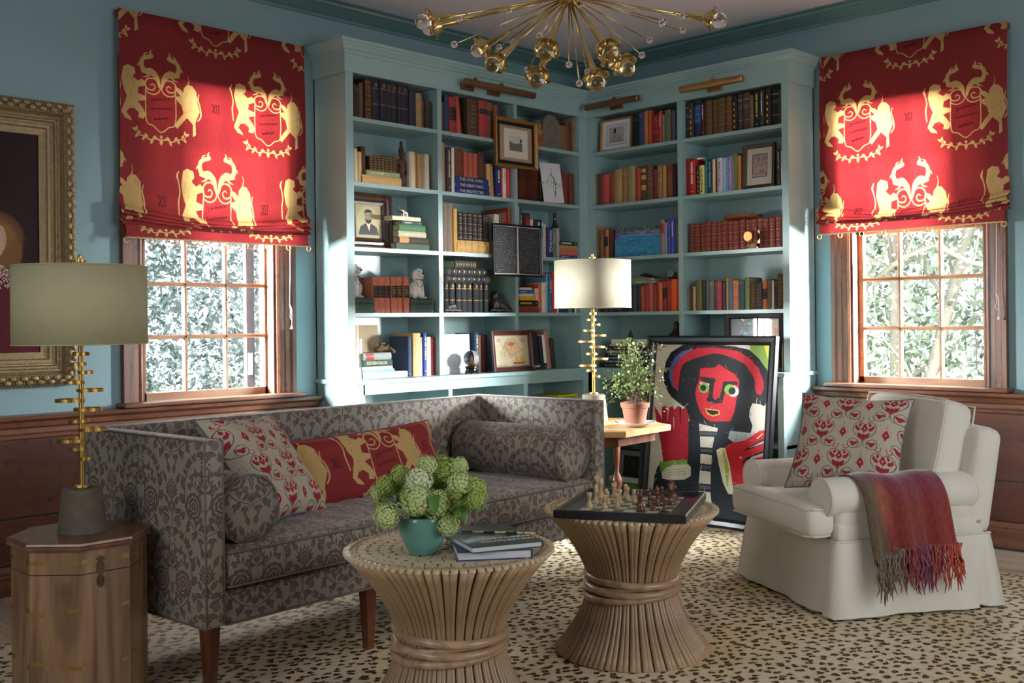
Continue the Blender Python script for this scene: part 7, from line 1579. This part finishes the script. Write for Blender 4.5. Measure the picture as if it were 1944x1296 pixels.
# ---------------------------------------------------------------- hexagonal side table behind the sofa arm
PINE = wood('pale_pine', 'a87c4c', 'cfa674', 5, 'x', .4, .2)
hc = Vector((-1.1140, -0.9339, 1.2000)); TZ = .646
T = thing('hexagonal_table', 'pale wood hexagonal side table between sofa arm and bookcase', 'table', (hc.x, hc.y, 0), -.9419)
hx6 = lambda R: [(R * math.cos(k * PI / 3 ), R * math.sin(k * PI / 3)) for k in range(6)]
g = G().prism(hx6(.442), TZ - .030, TZ - .004, hx6(.445)); g.prism(hx6(.445), TZ - .004, TZ, hx6(.441)); g.build('top', PINE, T)
G().prism(hx6(.36), TZ - .085, TZ - .030).build('apron', LEGW, T)
for k in range(3):
    a = k * 2 * PI / 3 - 1.25; c = (.22 * math.cos(a), .22 * math.sin(a), 0)
    G().lathe([(0, 0), (.018, 0), (.022, .012), (.012, .03), (.018, .06), (.02, .2), (.012, .26), (.030, .30), (.030, .33), (.012, .37), (.016, .42), (.022, .50), (.014, .54), (.02, TZ - .086), (0, TZ - .086)], 18, c).build('leg', LEGW, T, smooth=True)
l2 = Vector((-0.9207, -0.8167, 1.2000)); ringlamp('gold ring lamp with cream drum shade on the hexagonal table', (l2.x, l2.y, TZ), SHC)
# small round brass knob of the drawer side
pp = Vector((-1.0444, -1.2043, 0.6622)); pp.z = TZ
T = thing('saucer', 'white china saucer under the terracotta pot', 'saucer', pp); G().lathe([(0, 0), (.06, 0), (.07, .004), (.108, .020), (.112, .024), (.106, .023), (.066, .008), (0, .006)], 40).build('dish', CHINA, T, smooth=True)
TER = mat('terracotta', '80482f', .8, var=.2, scale=12, bump=.3, col2='9a6a52')
T = thing('terracotta_pot', 'terracotta pot of trailing plant on the hexagonal table', 'pot', pp + Vector((0, 0, .008)))
G().lathe([(0, 0), (.050, 0), (.053, .004), (.068, .090), (.071, .090), (.075, .093), (.078, .116), (.075, .118), (.070, .116), (.066, .10), (0, .098)], 36).build('pot', TER, T, smooth=False); G().lathe([(0, .1), (.067, .1)], 20, cap=False).build('soil', mat('soil', '2c221a', .95, bump=1), T)
PL = thing('potted_plant', 'wiry small leaved green plant growing in the terracotta pot', 'plant', pp + Vector((0, 0, .10)))
g1, g2 = G(), G(); rr = random.Random(12); lv = [G(), G()]
for k in range(90):
    a = rr.uniform(0, 2 * PI); up_ = rr.uniform(.05, .30) * (1.0 if rr.random() < .75 else .3); rad = rr.uniform(.03, .19); p = Vector((rr.uniform(-.03, .03), rr.uniform(-.03, .03), 0)); tgt = Vector((rad * math.cos(a), rad * math.sin(a), up_ if rad < .15 else rr.uniform(-.08, .16))); pts = []
    for q in range(8):
        t = q / 7; pts.append(p.lerp(tgt, t) + Vector((rr.uniform(-.012, .012), rr.uniform(-.012, .012), .10 * math.sin(PI * t * .8) + rr.uniform(-.01, .01))))
    g1.tube(pts, .0010, 4)
    for q in range(15):
        i = rr.randrange(2, 8); c = pts[i] + Vector((rr.uniform(-.014, .014), rr.uniform(-.014, .014), rr.uniform(-.012, .012))); r_ = rr.uniform(.004, .0085); d = Vector((rr.gauss(0, 1), rr.gauss(0, 1), rr.gauss(.6, 1))).normalized(); u_ = d.orthogonal().normalized(); v_ = d.cross(u_); L2 = lv[rr.random() < .4]
        n0 = len(L2.v); L2.v += [tuple(c + u_ * r_ * math.cos(t) * 1.2 + v_ * r_ * math.sin(t)) for t in [2 * PI * k_ / 6 for k_ in range(6)]]; L2.f.append(tuple(range(n0, n0 + 6)))
g1.build('stems', mat('wiry_stem', '5a4030', .7), PL, fix=False)['kind'] = 'stuff'; lv[0].build('leaves', mat('small_leaf', '6d8440', .5, var=.3, col2='93a45c'), PL, fix=False)['kind'] = 'stuff'; lv[1].build('dark_leaves', mat('small_leaf_dark', '48602c', .5), PL, fix=False)['kind'] = 'stuff'
# ---------------------------------------------------------------- big face painting leaning against the bookcase
PAINT=[('7f9c4c',[[0.786,0.969],[0.974,0.97],[0.986,0.807],[0.928,0.819],[0.864,0.885],[0.802,0.918]]),('cfca40',[[0.893,0.957],[0.958,0.957],[0.956,0.824],[0.921,0.898]]),('7088ac',[[0.936,0.79],[0.959,0.79],[0.963,0.67],[0.933,0.677]]),('17181d',[[0.269,0.951],[0.361,0.958],[0.553,0.955],[0.678,0.947],[0.789,0.931],[0.864,0.885],[0.927,0.827],[0.953,0.79],[0.942,0.706],[0.935,0.656],[0.919,0.641],[0.889,0.65],[0.835,0.652],[0.82,0.622],[0.818,0.58],[0.845,0.539],[0.836,0.501],[0.735,0.492],[0.691,0.511],[0.668,0.492],[0.603,0.463],[0.446,0.455],[0.382,0.453],[0.358,0.564],[0.328,0.607],[0.273,0.631],[0.203,0.665],[0.166,0.699],[0.135,0.744],[0.129,0.798],[0.143,0.862],[0.179,0.912]]),('525c92',[[0.363,0.936],[0.273,0.917],[0.209,0.881],[0.174,0.821],[0.174,0.772],[0.204,0.727],[0.226,0.71],[0.226,0.773],[0.241,0.827],[0.277,0.868],[0.333,0.905]]),('b41c2e',[[0.389,0.936],[0.523,0.942],[0.618,0.932],[0.711,0.922],[0.805,0.88],[0.868,0.834],[0.909,0.764],[0.911,0.735],[0.894,0.696],[0.861,0.704],[0.847,0.729],[0.844,0.771],[0.81,0.812],[0.765,0.854],[0.684,0.883],[0.589,0.903],[0.526,0.909],[0.432,0.892],[0.337,0.869],[0.286,0.85],[0.263,0.81],[0.259,0.747],[0.254,0.693],[0.217,0.728],[0.204,0.772],[0.214,0.827],[0.251,0.868],[0.3,0.904]]),('bd1f2c',[[0.425,0.826],[0.539,0.833],[0.569,0.853],[0.614,0.83],[0.691,0.801],[0.73,0.768],[0.728,0.716],[0.715,0.661],[0.707,0.605],[0.681,0.553],[0.622,0.533],[0.559,0.534],[0.494,0.557],[0.447,0.59],[0.409,0.65],[0.397,0.706],[0.418,0.76]]),('17181d',[[0.423,0.782],[0.544,0.776],[0.552,0.759],[0.54,0.754],[0.534,0.676],[0.498,0.653],[0.503,0.745],[0.424,0.764]]),('17181d',[[0.608,0.76],[0.712,0.763],[0.72,0.746],[0.64,0.744],[0.631,0.714],[0.611,0.648],[0.58,0.647],[0.6,0.713]]),('17181d',[[0.49,0.67],[0.534,0.676],[0.554,0.659],[0.578,0.673],[0.61,0.665],[0.606,0.644],[0.544,0.639],[0.492,0.653]]),('d8d6c0',[[0.425,0.753],[0.503,0.745],[0.499,0.718],[0.447,0.721]]),('74a43e',[[0.504,0.723],[0.502,0.712],[0.494,0.703],[0.481,0.696],[0.466,0.694],[0.45,0.695],[0.436,0.701],[0.426,0.71],[0.422,0.72],[0.425,0.731],[0.433,0.741],[0.445,0.747],[0.461,0.75],[0.477,0.748],[0.49,0.742],[0.5,0.733]]),('17181d',[[0.481,0.722],[0.48,0.716],[0.475,0.71],[0.468,0.706],[0.458,0.705],[0.449,0.706],[0.441,0.709],[0.435,0.714],[0.433,0.721],[0.434,0.727],[0.439,0.733],[0.446,0.736],[0.455,0.738],[0.465,0.737],[0.473,0.734],[0.479,0.728]]),('d8d6c0',[[0.732,0.712],[0.729,0.701],[0.721,0.691],[0.708,0.684],[0.692,0.681],[0.675,0.683],[0.661,0.689],[0.651,0.698],[0.646,0.71],[0.649,0.721],[0.657,0.731],[0.67,0.738],[0.687,0.741],[0.703,0.739],[0.717,0.733],[0.727,0.724]]),('74a43e',[[0.701,0.72],[0.699,0.709],[0.691,0.7],[0.679,0.693],[0.663,0.69],[0.648,0.692],[0.634,0.698],[0.624,0.707],[0.62,0.718],[0.623,0.728],[0.631,0.738],[0.643,0.744],[0.659,0.747],[0.674,0.745],[0.688,0.74],[0.697,0.731]]),('17181d',[[0.707,0.712],[0.705,0.705],[0.7,0.699],[0.692,0.695],[0.682,0.693],[0.671,0.694],[0.662,0.698],[0.656,0.704],[0.653,0.711],[0.654,0.718],[0.66,0.724],[0.668,0.729],[0.678,0.73],[0.689,0.729],[0.698,0.725],[0.704,0.72]]),('c8a040',[[0.48,0.613],[0.534,0.611],[0.59,0.608],[0.6,0.585],[0.546,0.571],[0.498,0.583]]),('17181d',[[0.488,0.607],[0.534,0.604],[0.583,0.602],[0.589,0.589],[0.543,0.578],[0.507,0.589]]),('1e242b',[[0.103,0.153],[0.107,0.224],[0.127,0.272],[0.152,0.302],[0.372,0.335],[0.357,0.537],[0.677,0.552],[0.729,0.465],[0.817,0.164],[0.987,0.179],[1.0,0.01],[0.048,-0.09]]),('b01c30',[[0.069,0.61],[0.126,0.558],[0.137,0.536],[0.133,0.604],[0.161,0.617],[0.182,0.601],[0.19,0.57],[0.195,0.606],[0.221,0.616],[0.237,0.594],[0.244,0.603],[0.268,0.619],[0.288,0.61],[0.296,0.601],[0.328,0.611],[0.359,0.56],[0.357,0.537],[0.372,0.335],[0.264,0.314],[0.174,0.303],[0.142,0.409],[0.094,0.525]]),('cdc8b8',[[0.231,0.554],[0.239,0.554],[0.243,0.492],[0.239,0.492]]),('17181d',[[0.275,0.609],[0.292,0.612],[0.296,0.526],[0.289,0.525]]),('cdc8b8',[[0.182,0.579],[0.189,0.579],[0.189,0.534],[0.185,0.534]]),('cdc8ba',[[0.442,0.529],[0.589,0.512],[0.585,0.493],[0.446,0.491]]),('cdc8ba',[[0.455,0.462],[0.567,0.465],[0.556,0.406],[0.463,0.405]]),('cdc8ba',[[0.467,0.369],[0.556,0.368],[0.557,0.318],[0.471,0.317]]),('cdc8ba',[[0.471,0.281],[0.554,0.28],[0.56,0.215],[0.468,0.213]]),('cdc8ba',[[0.471,0.174],[0.561,0.173],[0.579,0.108],[0.487,0.108]]),('4a5056',[[0.446,0.486],[0.585,0.489],[0.583,0.473],[0.451,0.468]]),('4a5056',[[0.464,0.396],[0.56,0.397],[0.558,0.382],[0.466,0.38]]),('4a5056',[[0.469,0.308],[0.558,0.31],[0.556,0.294],[0.471,0.29]]),('4a5056',[[0.468,0.204],[0.561,0.207],[0.562,0.189],[0.47,0.183]]),('6c9c3a',[[0.145,0.306],[0.365,0.333],[0.371,0.306],[0.231,0.289],[0.165,0.242],[0.149,0.264]]),('cac8b8',[[0.165,0.242],[0.197,0.277],[0.266,0.296],[0.375,0.308],[0.4,0.292],[0.401,0.246],[0.355,0.224],[0.239,0.211],[0.175,0.215]]),('9aa04e',[[0.22,0.265],[0.363,0.284],[0.363,0.282],[0.22,0.262]]),('9aa04e',[[0.221,0.252],[0.364,0.272],[0.365,0.269],[0.221,0.249]]),('9aa04e',[[0.222,0.239],[0.366,0.259],[0.366,0.256],[0.222,0.236]]),('93a4a8',[[0.681,0.503],[0.857,0.499],[0.829,0.471],[0.718,0.443],[0.671,0.462]]),('d8d6ba',[[0.587,0.395],[0.618,0.41],[0.657,0.412],[0.716,0.31],[0.747,0.176],[0.696,0.176],[0.653,0.23],[0.612,0.325]]),('a8b04c',[[0.631,0.406],[0.647,0.407],[0.692,0.303],[0.693,0.215],[0.683,0.214],[0.659,0.31]]),('bc222e',[[0.65,0.416],[0.693,0.437],[0.798,0.461],[0.899,0.514],[0.944,0.523],[0.956,0.487],[0.958,0.461],[0.963,0.289],[0.962,0.22],[0.825,0.217],[0.811,0.164],[0.759,0.177],[0.732,0.201],[0.696,0.322]]),('17181d',[[0.778,0.401],[0.874,0.45],[0.956,0.485],[0.958,0.463],[0.845,0.419]]),('a8aca8',[[0.831,0.423],[0.899,0.453],[0.959,0.475],[0.96,0.462],[0.879,0.435]]),('17181d',[[0.783,0.339],[0.806,0.368],[0.961,0.424],[0.963,0.399],[0.85,0.358]]),('a8aca8',[[0.832,0.36],[0.848,0.377],[0.96,0.412],[0.961,0.397],[0.88,0.371]]),('17181d',[[0.802,0.298],[0.884,0.32],[0.957,0.359],[0.959,0.338],[0.855,0.296]]),('a8aca8',[[0.851,0.313],[0.909,0.327],[0.962,0.351],[0.963,0.338],[0.888,0.312]]),('17181d',[[0.859,0.252],[0.959,0.297],[0.96,0.284]]),('e0c070',[[0.782,0.369],[0.781,0.367],[0.779,0.364],[0.776,0.362],[0.772,0.362],[0.768,0.362],[0.765,0.363],[0.763,0.365],[0.762,0.368],[0.762,0.371],[0.764,0.373],[0.767,0.375],[0.771,0.376],[0.775,0.375],[0.778,0.374],[0.781,0.372]]),('e8d0a0',[[0.878,0.474],[0.919,0.502],[0.922,0.498],[0.884,0.47]])]
A = Art(900, 1104, 'c9c3b4'); A.blotch(.06, 9)
for c_, q in PAINT: A.poly(q, c_)
rr = random.Random(21)
for i in range(900):        # brush drag and flecks of underpaint
    x, y = rr.random(), rr.random(); px_ = A.a[min(A.h - 1, int(y * A.h)), min(A.w - 1, int(x * A.w))].copy(); f_ = rr.uniform(.7, 1.35); an = rr.uniform(0, 3.1); L_ = rr.uniform(.01, .05)
    l = np.clip(px_ * f_, 0, 1); hx = ''.join('%02x' % int(255 * min(1, (1.055 * v ** (1 / 2.4) - .055) if v > .0031 else v * 12.92)) for v in l); A.line([(x, y), (x + L_ * math.cos(an), y + L_ * math.sin(an))], rr.uniform(.002, .006), hx, .55)
for i in range(140): x, y = rr.uniform(.1, .9), rr.uniform(.1, .95); A.disk(x, y, rr.uniform(.0008, .0022), 'd8c8a0')
A.grain(.06, 1, 3)
PF = frame_thing('face_painting', 'tall black framed painting of a red faced figure leaning against the bookcase', 'painting', .904, 1.109, (-.25, -1.06, .001), -PI / 2, .1266, .052, BLACKF, art_mat('face_paint', A, .6, coat=0, spec=.2, bump=.5, bumpscale=60), .036, full=True,
    prof=[(0, 0), (0, .036), (-.006, .040), (-.012, .036), (-.034, .030), (-.040, .034), (-.046, .026), (-.052, .020), (-.052, 0)])
# ---------------------------------------------------------------- old portrait in a wide gilt frame
A = Art(420, 620, '2a1a1c'); A.blotch(.3, 5)
def blobp(cx, cy, rx, ry, col, al=1.0): A.disk(cx, cy, rx, col, ry, al)
for r_ in range(8): blobp(.72, .16, .34 - .02 * r_, .30 - .02 * r_, '5c1c24', .25)
A.poly([(.45, 0), (.5, .30), (.62, .42), (.86, .42), (.96, .25), (.99, 0)], '521a22'); 
for r_ in range(7): blobp(.74, .52, .17 - .012 * r_, .12 - .01 * r_, ('6c4a2c', '8a6438')[r_ > 3], .4); blobp(.82, .46, .08 - .006 * r_, .10 - .008 * r_, '7c5630', .35); blobp(.62, .46, .07 - .006 * r_, .10 - .008 * r_, '7c5630', .35)
blobp(.715, .515, .085, .085, 'b48f7c'); blobp(.715, .49, .07, .07, 'b8947f'); A.poly([(.68, .44), (.75, .44), (.76, .39), (.67, .39)], 'a8846f')
A.poly([(.63, .58), (.68, .60), (.76, .60), (.80, .56), (.77, .575), (.70, .578)], '7c5630')
for x in (.685, .745): A.disk(x, .52, .012, '2c1c18', .007)
A.line([(.715, .51), (.71, .485), (.722, .482)], .005, '8a6656'); A.line([(.695, .462), (.715, .458), (.735, .462)], .008, '8c4640')
for i in range(420):
    a = rr.uniform(-1.0, 1.0); r_ = rr.uniform(.06, .22); x, y = .715 + .9 * r_ * math.sin(a * 1.35), .43 - r_ * .62 * math.cos(a * .6); A.disk(x, y, rr.uniform(.003, .008), rr.choice(['b8a494', '8c786c', 'c8b8a8', '6c5450']), rr.uniform(.002, .006), .8)
A.poly([(.50, .20), (.57, .21), (.57, .17), (.50, .165)], 'b8a090'); A.grain(.08); A.blotch(.15, 12)
GF = mat('ornate_gilt', '7a6444', .45, .4, var=.45, scale=55, bump=1.2, bscale=120, col2='a8906a')
pw, ph = 1.03, 1.30
T = frame_thing('gilt_framed_portrait', 'old portrait of a fair haired child in a wide ornate gilt frame', 'painting', pw, ph, (-3.372 - pw / 2, WY - .012, .93), 0, .0, .155, GF, art_mat('portrait_paint', A, .6, spec=.15), .05,
    prof=[(0, 0), (0, .030), (-.008, .046), (-.03, .058), (-.052, .046), (-.062, .030), (-.070, .034), (-.090, .034), (-.096, .024), (-.120, .022), (-.126, .014), (-.155, .008), (-.155, 0)])
g = G(); g2 = G()
def along_frame(off, step, fn):
    x0, x1, z0, z1 = -pw / 2 + off, pw / 2 - off, off, ph - off; P_ = [(x0, z0), (x1, z0), (x1, z1), (x0, z1)]
    for i in range(4):
        a, b = Vector(P_[i]), Vector(P_[(i + 1) % 4]); n = int((b - a).length / step)
        for k in range(n + 1): fn(a + (b - a) * (k / n), (b - a).normalized(), k)
def leafy(p, d, k):
    nrm = Vector((-d.y, d.x)); s_ = 1 if k % 2 else -1; c = p + nrm * .009 * s_; g.sphere((c.x, -.062, c.y), .011, 8, 6, (1.1 + .5 * abs(d.x), .5, 1.1 + .5 * abs(d.y))); q = p - nrm * .012 * s_; g.sphere((q.x, -.056, q.y), .006, 6, 5, (1, .6, 1))
along_frame(.030, .024, leafy); along_frame(.080, .011, lambda p, d, k: g2.sphere((p.x, -.036, p.y), .0042, 6, 5)); along_frame(.004, .016, lambda p, d, k: g2.sphere((p.x, -.034, p.y), .006, 6, 5, (1, .7, 1))); along_frame(.105, .009, lambda p, d, k: g2.sphere((p.x, -.0235, p.y), .0032, 6, 5))
g.build('leaf_ornament', GF, T, smooth=True, fix=False)['kind'] = 'stuff'; g2.build('beading', GF, T, smooth=True, fix=False)['kind'] = 'stuff'
# ---------------------------------------------------------------- chandelier
CBR = mat('chandelier_brass', 'cdb47c', .24, .95, var=.12, scale=30, bump=.05)
CH0 = Vector((-2.491, -2.044, 2.416)); T = thing('chandelier', 'brass starburst chandelier with clear bulbs and glass beads on the ceiling', 'chandelier', CH0)
G().sphere((0, 0, 0), .045, 24, 16).build('hub', CBR, T, smooth=True); G().tube([(0, 0, 0), (0, 0, CH - CH0.z - .02)], .008, 10).build('stem', CBR, T); G().lathe([(0, 0), (.06, 0), (.065, .01), (.06, .025), (0, .025)], 24, (0, 0, CH - CH0.z - .025)).build('ceiling_cup', CBR, T)
CHL = [('B', -0.468, 0.278, -0.129), ('B', -0.257, 0.485, -0.071), ('B', 0.284, -0.46, -0.13), ('B', -0.062, 0.421, -0.132), ('B', -0.379, 0.018, -0.311), ('B', -0.287, -0.145, -0.283), ('B', -0.286, -0.101, -0.37), ('B', -0.128, -0.295, -0.283), ('B', -0.067, -0.319, -0.332), ('B', -0.14, -0.248, -0.381), ('B', 0.337, 0.067, -0.176), ('C', -0.397, 0.176, -0.128), ('C', -0.41, 0.189, -0.219), ('C', -0.273, 0.049, -0.102), ('C', -0.072, 0.301, -0.149), ('C', -0.033, 0.262, -0.129), ('C', 0.005, 0.223, -0.238), ('C', -0.192, -0.033, -0.341), ('C', -0.195, -0.029, -0.192), ('C', 0.034, 0.194, -0.175), ('C', -0.122, -0.104, -0.296), ('C', -0.097, -0.13, -0.364), ('C', 0.169, 0.057, -0.247), ('C', 0.061, -0.291, -0.265), ('C', 0.339, -0.117, -0.128), ('C', 0.112, -0.342, -0.152), ('C', 0.381, -0.16, -0.054), ('C', 0.163, -0.394, -0.126), ('C', 0.429, -0.208, -0.091), ('C', -0.091, -0.136, -0.082)]
CHL += [('B', .35 * math.cos(a), .35 * math.sin(a), .38) for a in (0.3, 1.6, 2.9, 4.1, 5.3)] + [('C', .42 * math.cos(a), .42 * math.sin(a), .22) for a in (.9, 2.2, 3.4, 4.7, 5.9)]
g = G(); sg = 40
for k in range(sg):
    t = 2 * PI * k / sg; pet = abs(math.sin(t * 5 / 2)) ** .55
    for r_, z in ((.011, -.020), (.020, -.012), (.029, .000), (.034 + .005 * pet, .006 + .014 * pet), (.030 + .020 * pet, .012 + .006 * pet)): g.v.append((r_ * math.cos(t), r_ * math.sin(t), z))
g.f = [(k * 5 + i, ((k + 1) % sg) * 5 + i, ((k + 1) % sg) * 5 + i + 1, k * 5 + i + 1) for k in range(sg) for i in range(4)]
CUP = g.mesh('cup'); CUP.materials.append(CBR); CONE = G().lathe([(.0055, -.125), (.0065, -.12), (.0145, -.022), (.012, -.016), (0, -.012)], 16).mesh('cone'); CONE.materials.append(CBR)
BULB = G().sphere((0, 0, .040), .0285, 20, 14).mesh('bulb'); BULB.materials.append(CLEAR)
BEAD = G().sphere((0, 0, 0), .0125, 16, 10).mesh('bead'); BEAD.materials.append(CLEAR)
for me in (CUP, CONE, BULB, BEAD): me.polygons.foreach_set('use_smooth', [True] * len(me.polygons))
for k, x, y, z in CHL:
    e = Vector((x, y, z)); d = e.normalized(); q_ = d.to_track_quat('Z', 'Y').to_euler()
    if k == 'B':
        base = e - d * .030; G().tube([d * .03, base - d * .10], .0042, 8).build('arm', CBR, T, smooth=True)
        for me, nm in ((CONE, 'socket_cone'), (CUP, 'petal_cup'), (BULB, 'bulb')): obj(nm, me, None, T, loc=base, rot=q_)
    else:
        G().tube([d * .03, e - d * .012], .0026, 6).build('thin_arm', CBR, T, smooth=True); obj('glass_bead', BEAD, None, T, loc=e)
# ---------------------------------------------------------------- outside the windows
structure(G().box(-14, 16, .5, 18, -.7, -.6).box(.5, 16, -14, .5, -.7, -.6).build('ground', mat('lawn', '5c6c3c', .9, var=.3, scale=2)))
def leaves(name, label, n, fn, size, m_, seed):
    q = np.random.default_rng(seed); P_ = fn(q, n); d1 = q.normal(size=(n, 3)); d1 /= np.linalg.norm(d1, axis=1)[:, None]; d2 = np.cross(d1, q.normal(size=(n, 3))); d2 /= np.linalg.norm(d2, axis=1)[:, None]
    s_ = size * (.6 + .8 * q.random((n, 1))); V = np.stack([P_ - d1 * s_, P_ + d2 * s_ * .45, P_ + d1 * s_, P_ - d2 * s_ * .45], 1).reshape(-1, 3)
    me = bpy.data.meshes.new(name); me.vertices.add(4 * n); me.vertices.foreach_set('co', V.ravel()); me.loops.add(4 * n); me.loops.foreach_set('vertex_index', np.arange(4 * n)); me.polygons.add(n); me.polygons.foreach_set('loop_start', np.arange(0, 4 * n, 4)); me.update(); me.validate()
    o = obj(name, me, m_); return tag(o, label, 'foliage', kind='stuff')
HL = mat('holly_leaf', '5c6260', .25, var=.5, scale=25, bump=0, spec=.9, col2='8a8d86'); TL = mat('tree_leaf', '848c6c', .5, var=.4, scale=9, bump=0, col2='a4aa88'); FLF = mat('far_leaf', '828a76', .6, var=.4, scale=6, bump=0, col2='a4a894')
leaves('hedge', 'dense glossy grey green hedge outside the left window', 30000, lambda q, n: np.stack([q.uniform(-3.2, .6, n), 3.0 + .30 * q.random(n) ** 2 + .10 * np.sin(q.random(n) * 40), q.uniform(-.1, 3.0, n)], 1), .021, HL, 1)
leaves('hedge', 'tall dark hedge mass closing off the view of left window', 9000, lambda q, n: np.stack([q.uniform(-3.4, 1.0, n), q.uniform(3.35, 3.7, n), q.uniform(-.6, 3.2, n)], 1), .05, HL, 2)
leaves('tree_foliage', 'thin pale green foliage of the garden trees outside right window', 15000, lambda q, n: np.stack([q.uniform(1.8, 5.0, n), q.uniform(-2.4, .9, n), q.uniform(-.4, 3.4, n)], 1), .020, TL, 3)
leaves('tree_foliage', 'far pale woodland foliage outside the right window', 16000, lambda q, n: np.stack([q.uniform(6, 7.5, n), q.uniform(-3, 4.5, n), q.uniform(-.6, 4.2, n)], 1), .07, FLF, 4)
BARK = mat('bark', '8a7668', .8, var=.3, scale=20, bump=.8)
def tree(label, pts, rads, br, seed):
    T = thing('garden_tree', label, 'tree', pts[0]); p0 = Vector(pts[0]); q = random.Random(seed); L_ = [Vector(p) - p0 for p in pts]; G().tube(L_, rads, 10).build('trunk', BARK, T, smooth=True)
    for b in range(br):
        i = q.randrange(1, len(L_)); s_ = L_[i]; d = Vector((q.gauss(0, 1), q.gauss(0, 1), q.uniform(.1, .9))).normalized(); P_ = [s_]; 
        for k in range(6): d = (d + Vector((q.gauss(0, .3), q.gauss(0, .3), q.gauss(0, .2)))).normalized(); P_.append(P_[-1] + d * q.uniform(.12, .28))
        G().tube(P_, [rads[i] * .4 * (1 - k / 8) for k in range(7)], 5).build('branch', BARK, T, smooth=True)
tree('upright brown tree trunk seen through the left panes of right window', [(3.2, -.62, -.6), (3.2, -.66, .6), (3.25, -.64, 1.6), (3.2, -.6, 3.0)], [.05, .045, .04, .03], 10, 1)
tree('leaning tree trunk crossing the middle panes of the right window', [(3.0, -.95, -.6), (3.0, -.98, .5), (3.1, -1.16, 1.3), (3.2, -1.42, 2.4), (3.2, -1.5, 3.0)], [.055, .05, .045, .04, .03], 12, 2)
tree('pale thin bent tree branch across the upper panes of the right window', [(2.4, -.80, 1.45), (2.4, -1.1, 1.66), (2.4, -1.35, 1.74), (2.4, -1.6, 1.60), (2.4, -1.9, 1.52)], [.018, .02, .02, .018, .014], 6, 3)
tree('slim pale tree trunk seen through the right panes of right window', [(4.0, -1.45, -.6), (4.05, -1.4, .5), (4.0, -1.25, 1.4), (4.0, -1.0, 2.6)], [.03, .028, .024, .02], 8, 4)
# ---------------------------------------------------------------- pieces that belong to a part hang under that part
RULES = {'book': {'title_lettering': 'title_label'}, 'throw_pillow': {'piping': 'cover'}, 'lumbar_pillow': {'piping': 'cover'}, 'bolster': {'piping': 'cover'}, 'roman_shade': {'rope_loop': 'rope_trim'},
         'window_1': {'pane': 'sash', 'muntins': 'sash'}, 'window_2': {'pane': 'sash', 'muntins': 'sash'}, 'ring_lamp': {'shade_trim': 'shade', 'spider': 'shade', 'finial_bar': 'finial'}, 'wooden_box': {'knob': 'drawer'},
         'china_dog': {'padlock': 'collar'}, 'chandelier': {'socket_cone': 'arm', 'petal_cup': 'arm', 'bulb': 'arm', 'glass_bead': 'thin_arm'}, 'octagonal_chest': {'latch_ring': 'latch_plate'}, 'picture_light': {'knuckle': 'arm'}, 'pull_cord': {'tassel': 'cord'}, 'crystal_clock': {'bezel': 'dial', 'hands': 'dial'}}
last = {}
stem = lambda n: n.split('.')[0]
for o in ORDER:
    try: T = o.parent
    except ReferenceError: continue
    if T is None or T.parent is not None: continue
    R = RULES.get(stem(T.name)); n = stem(o.name)
    if R and n in R:
        p = last.get((T.name, R[n]))
        if p is not None: o.parent = p
    last[(T.name, n)] = o
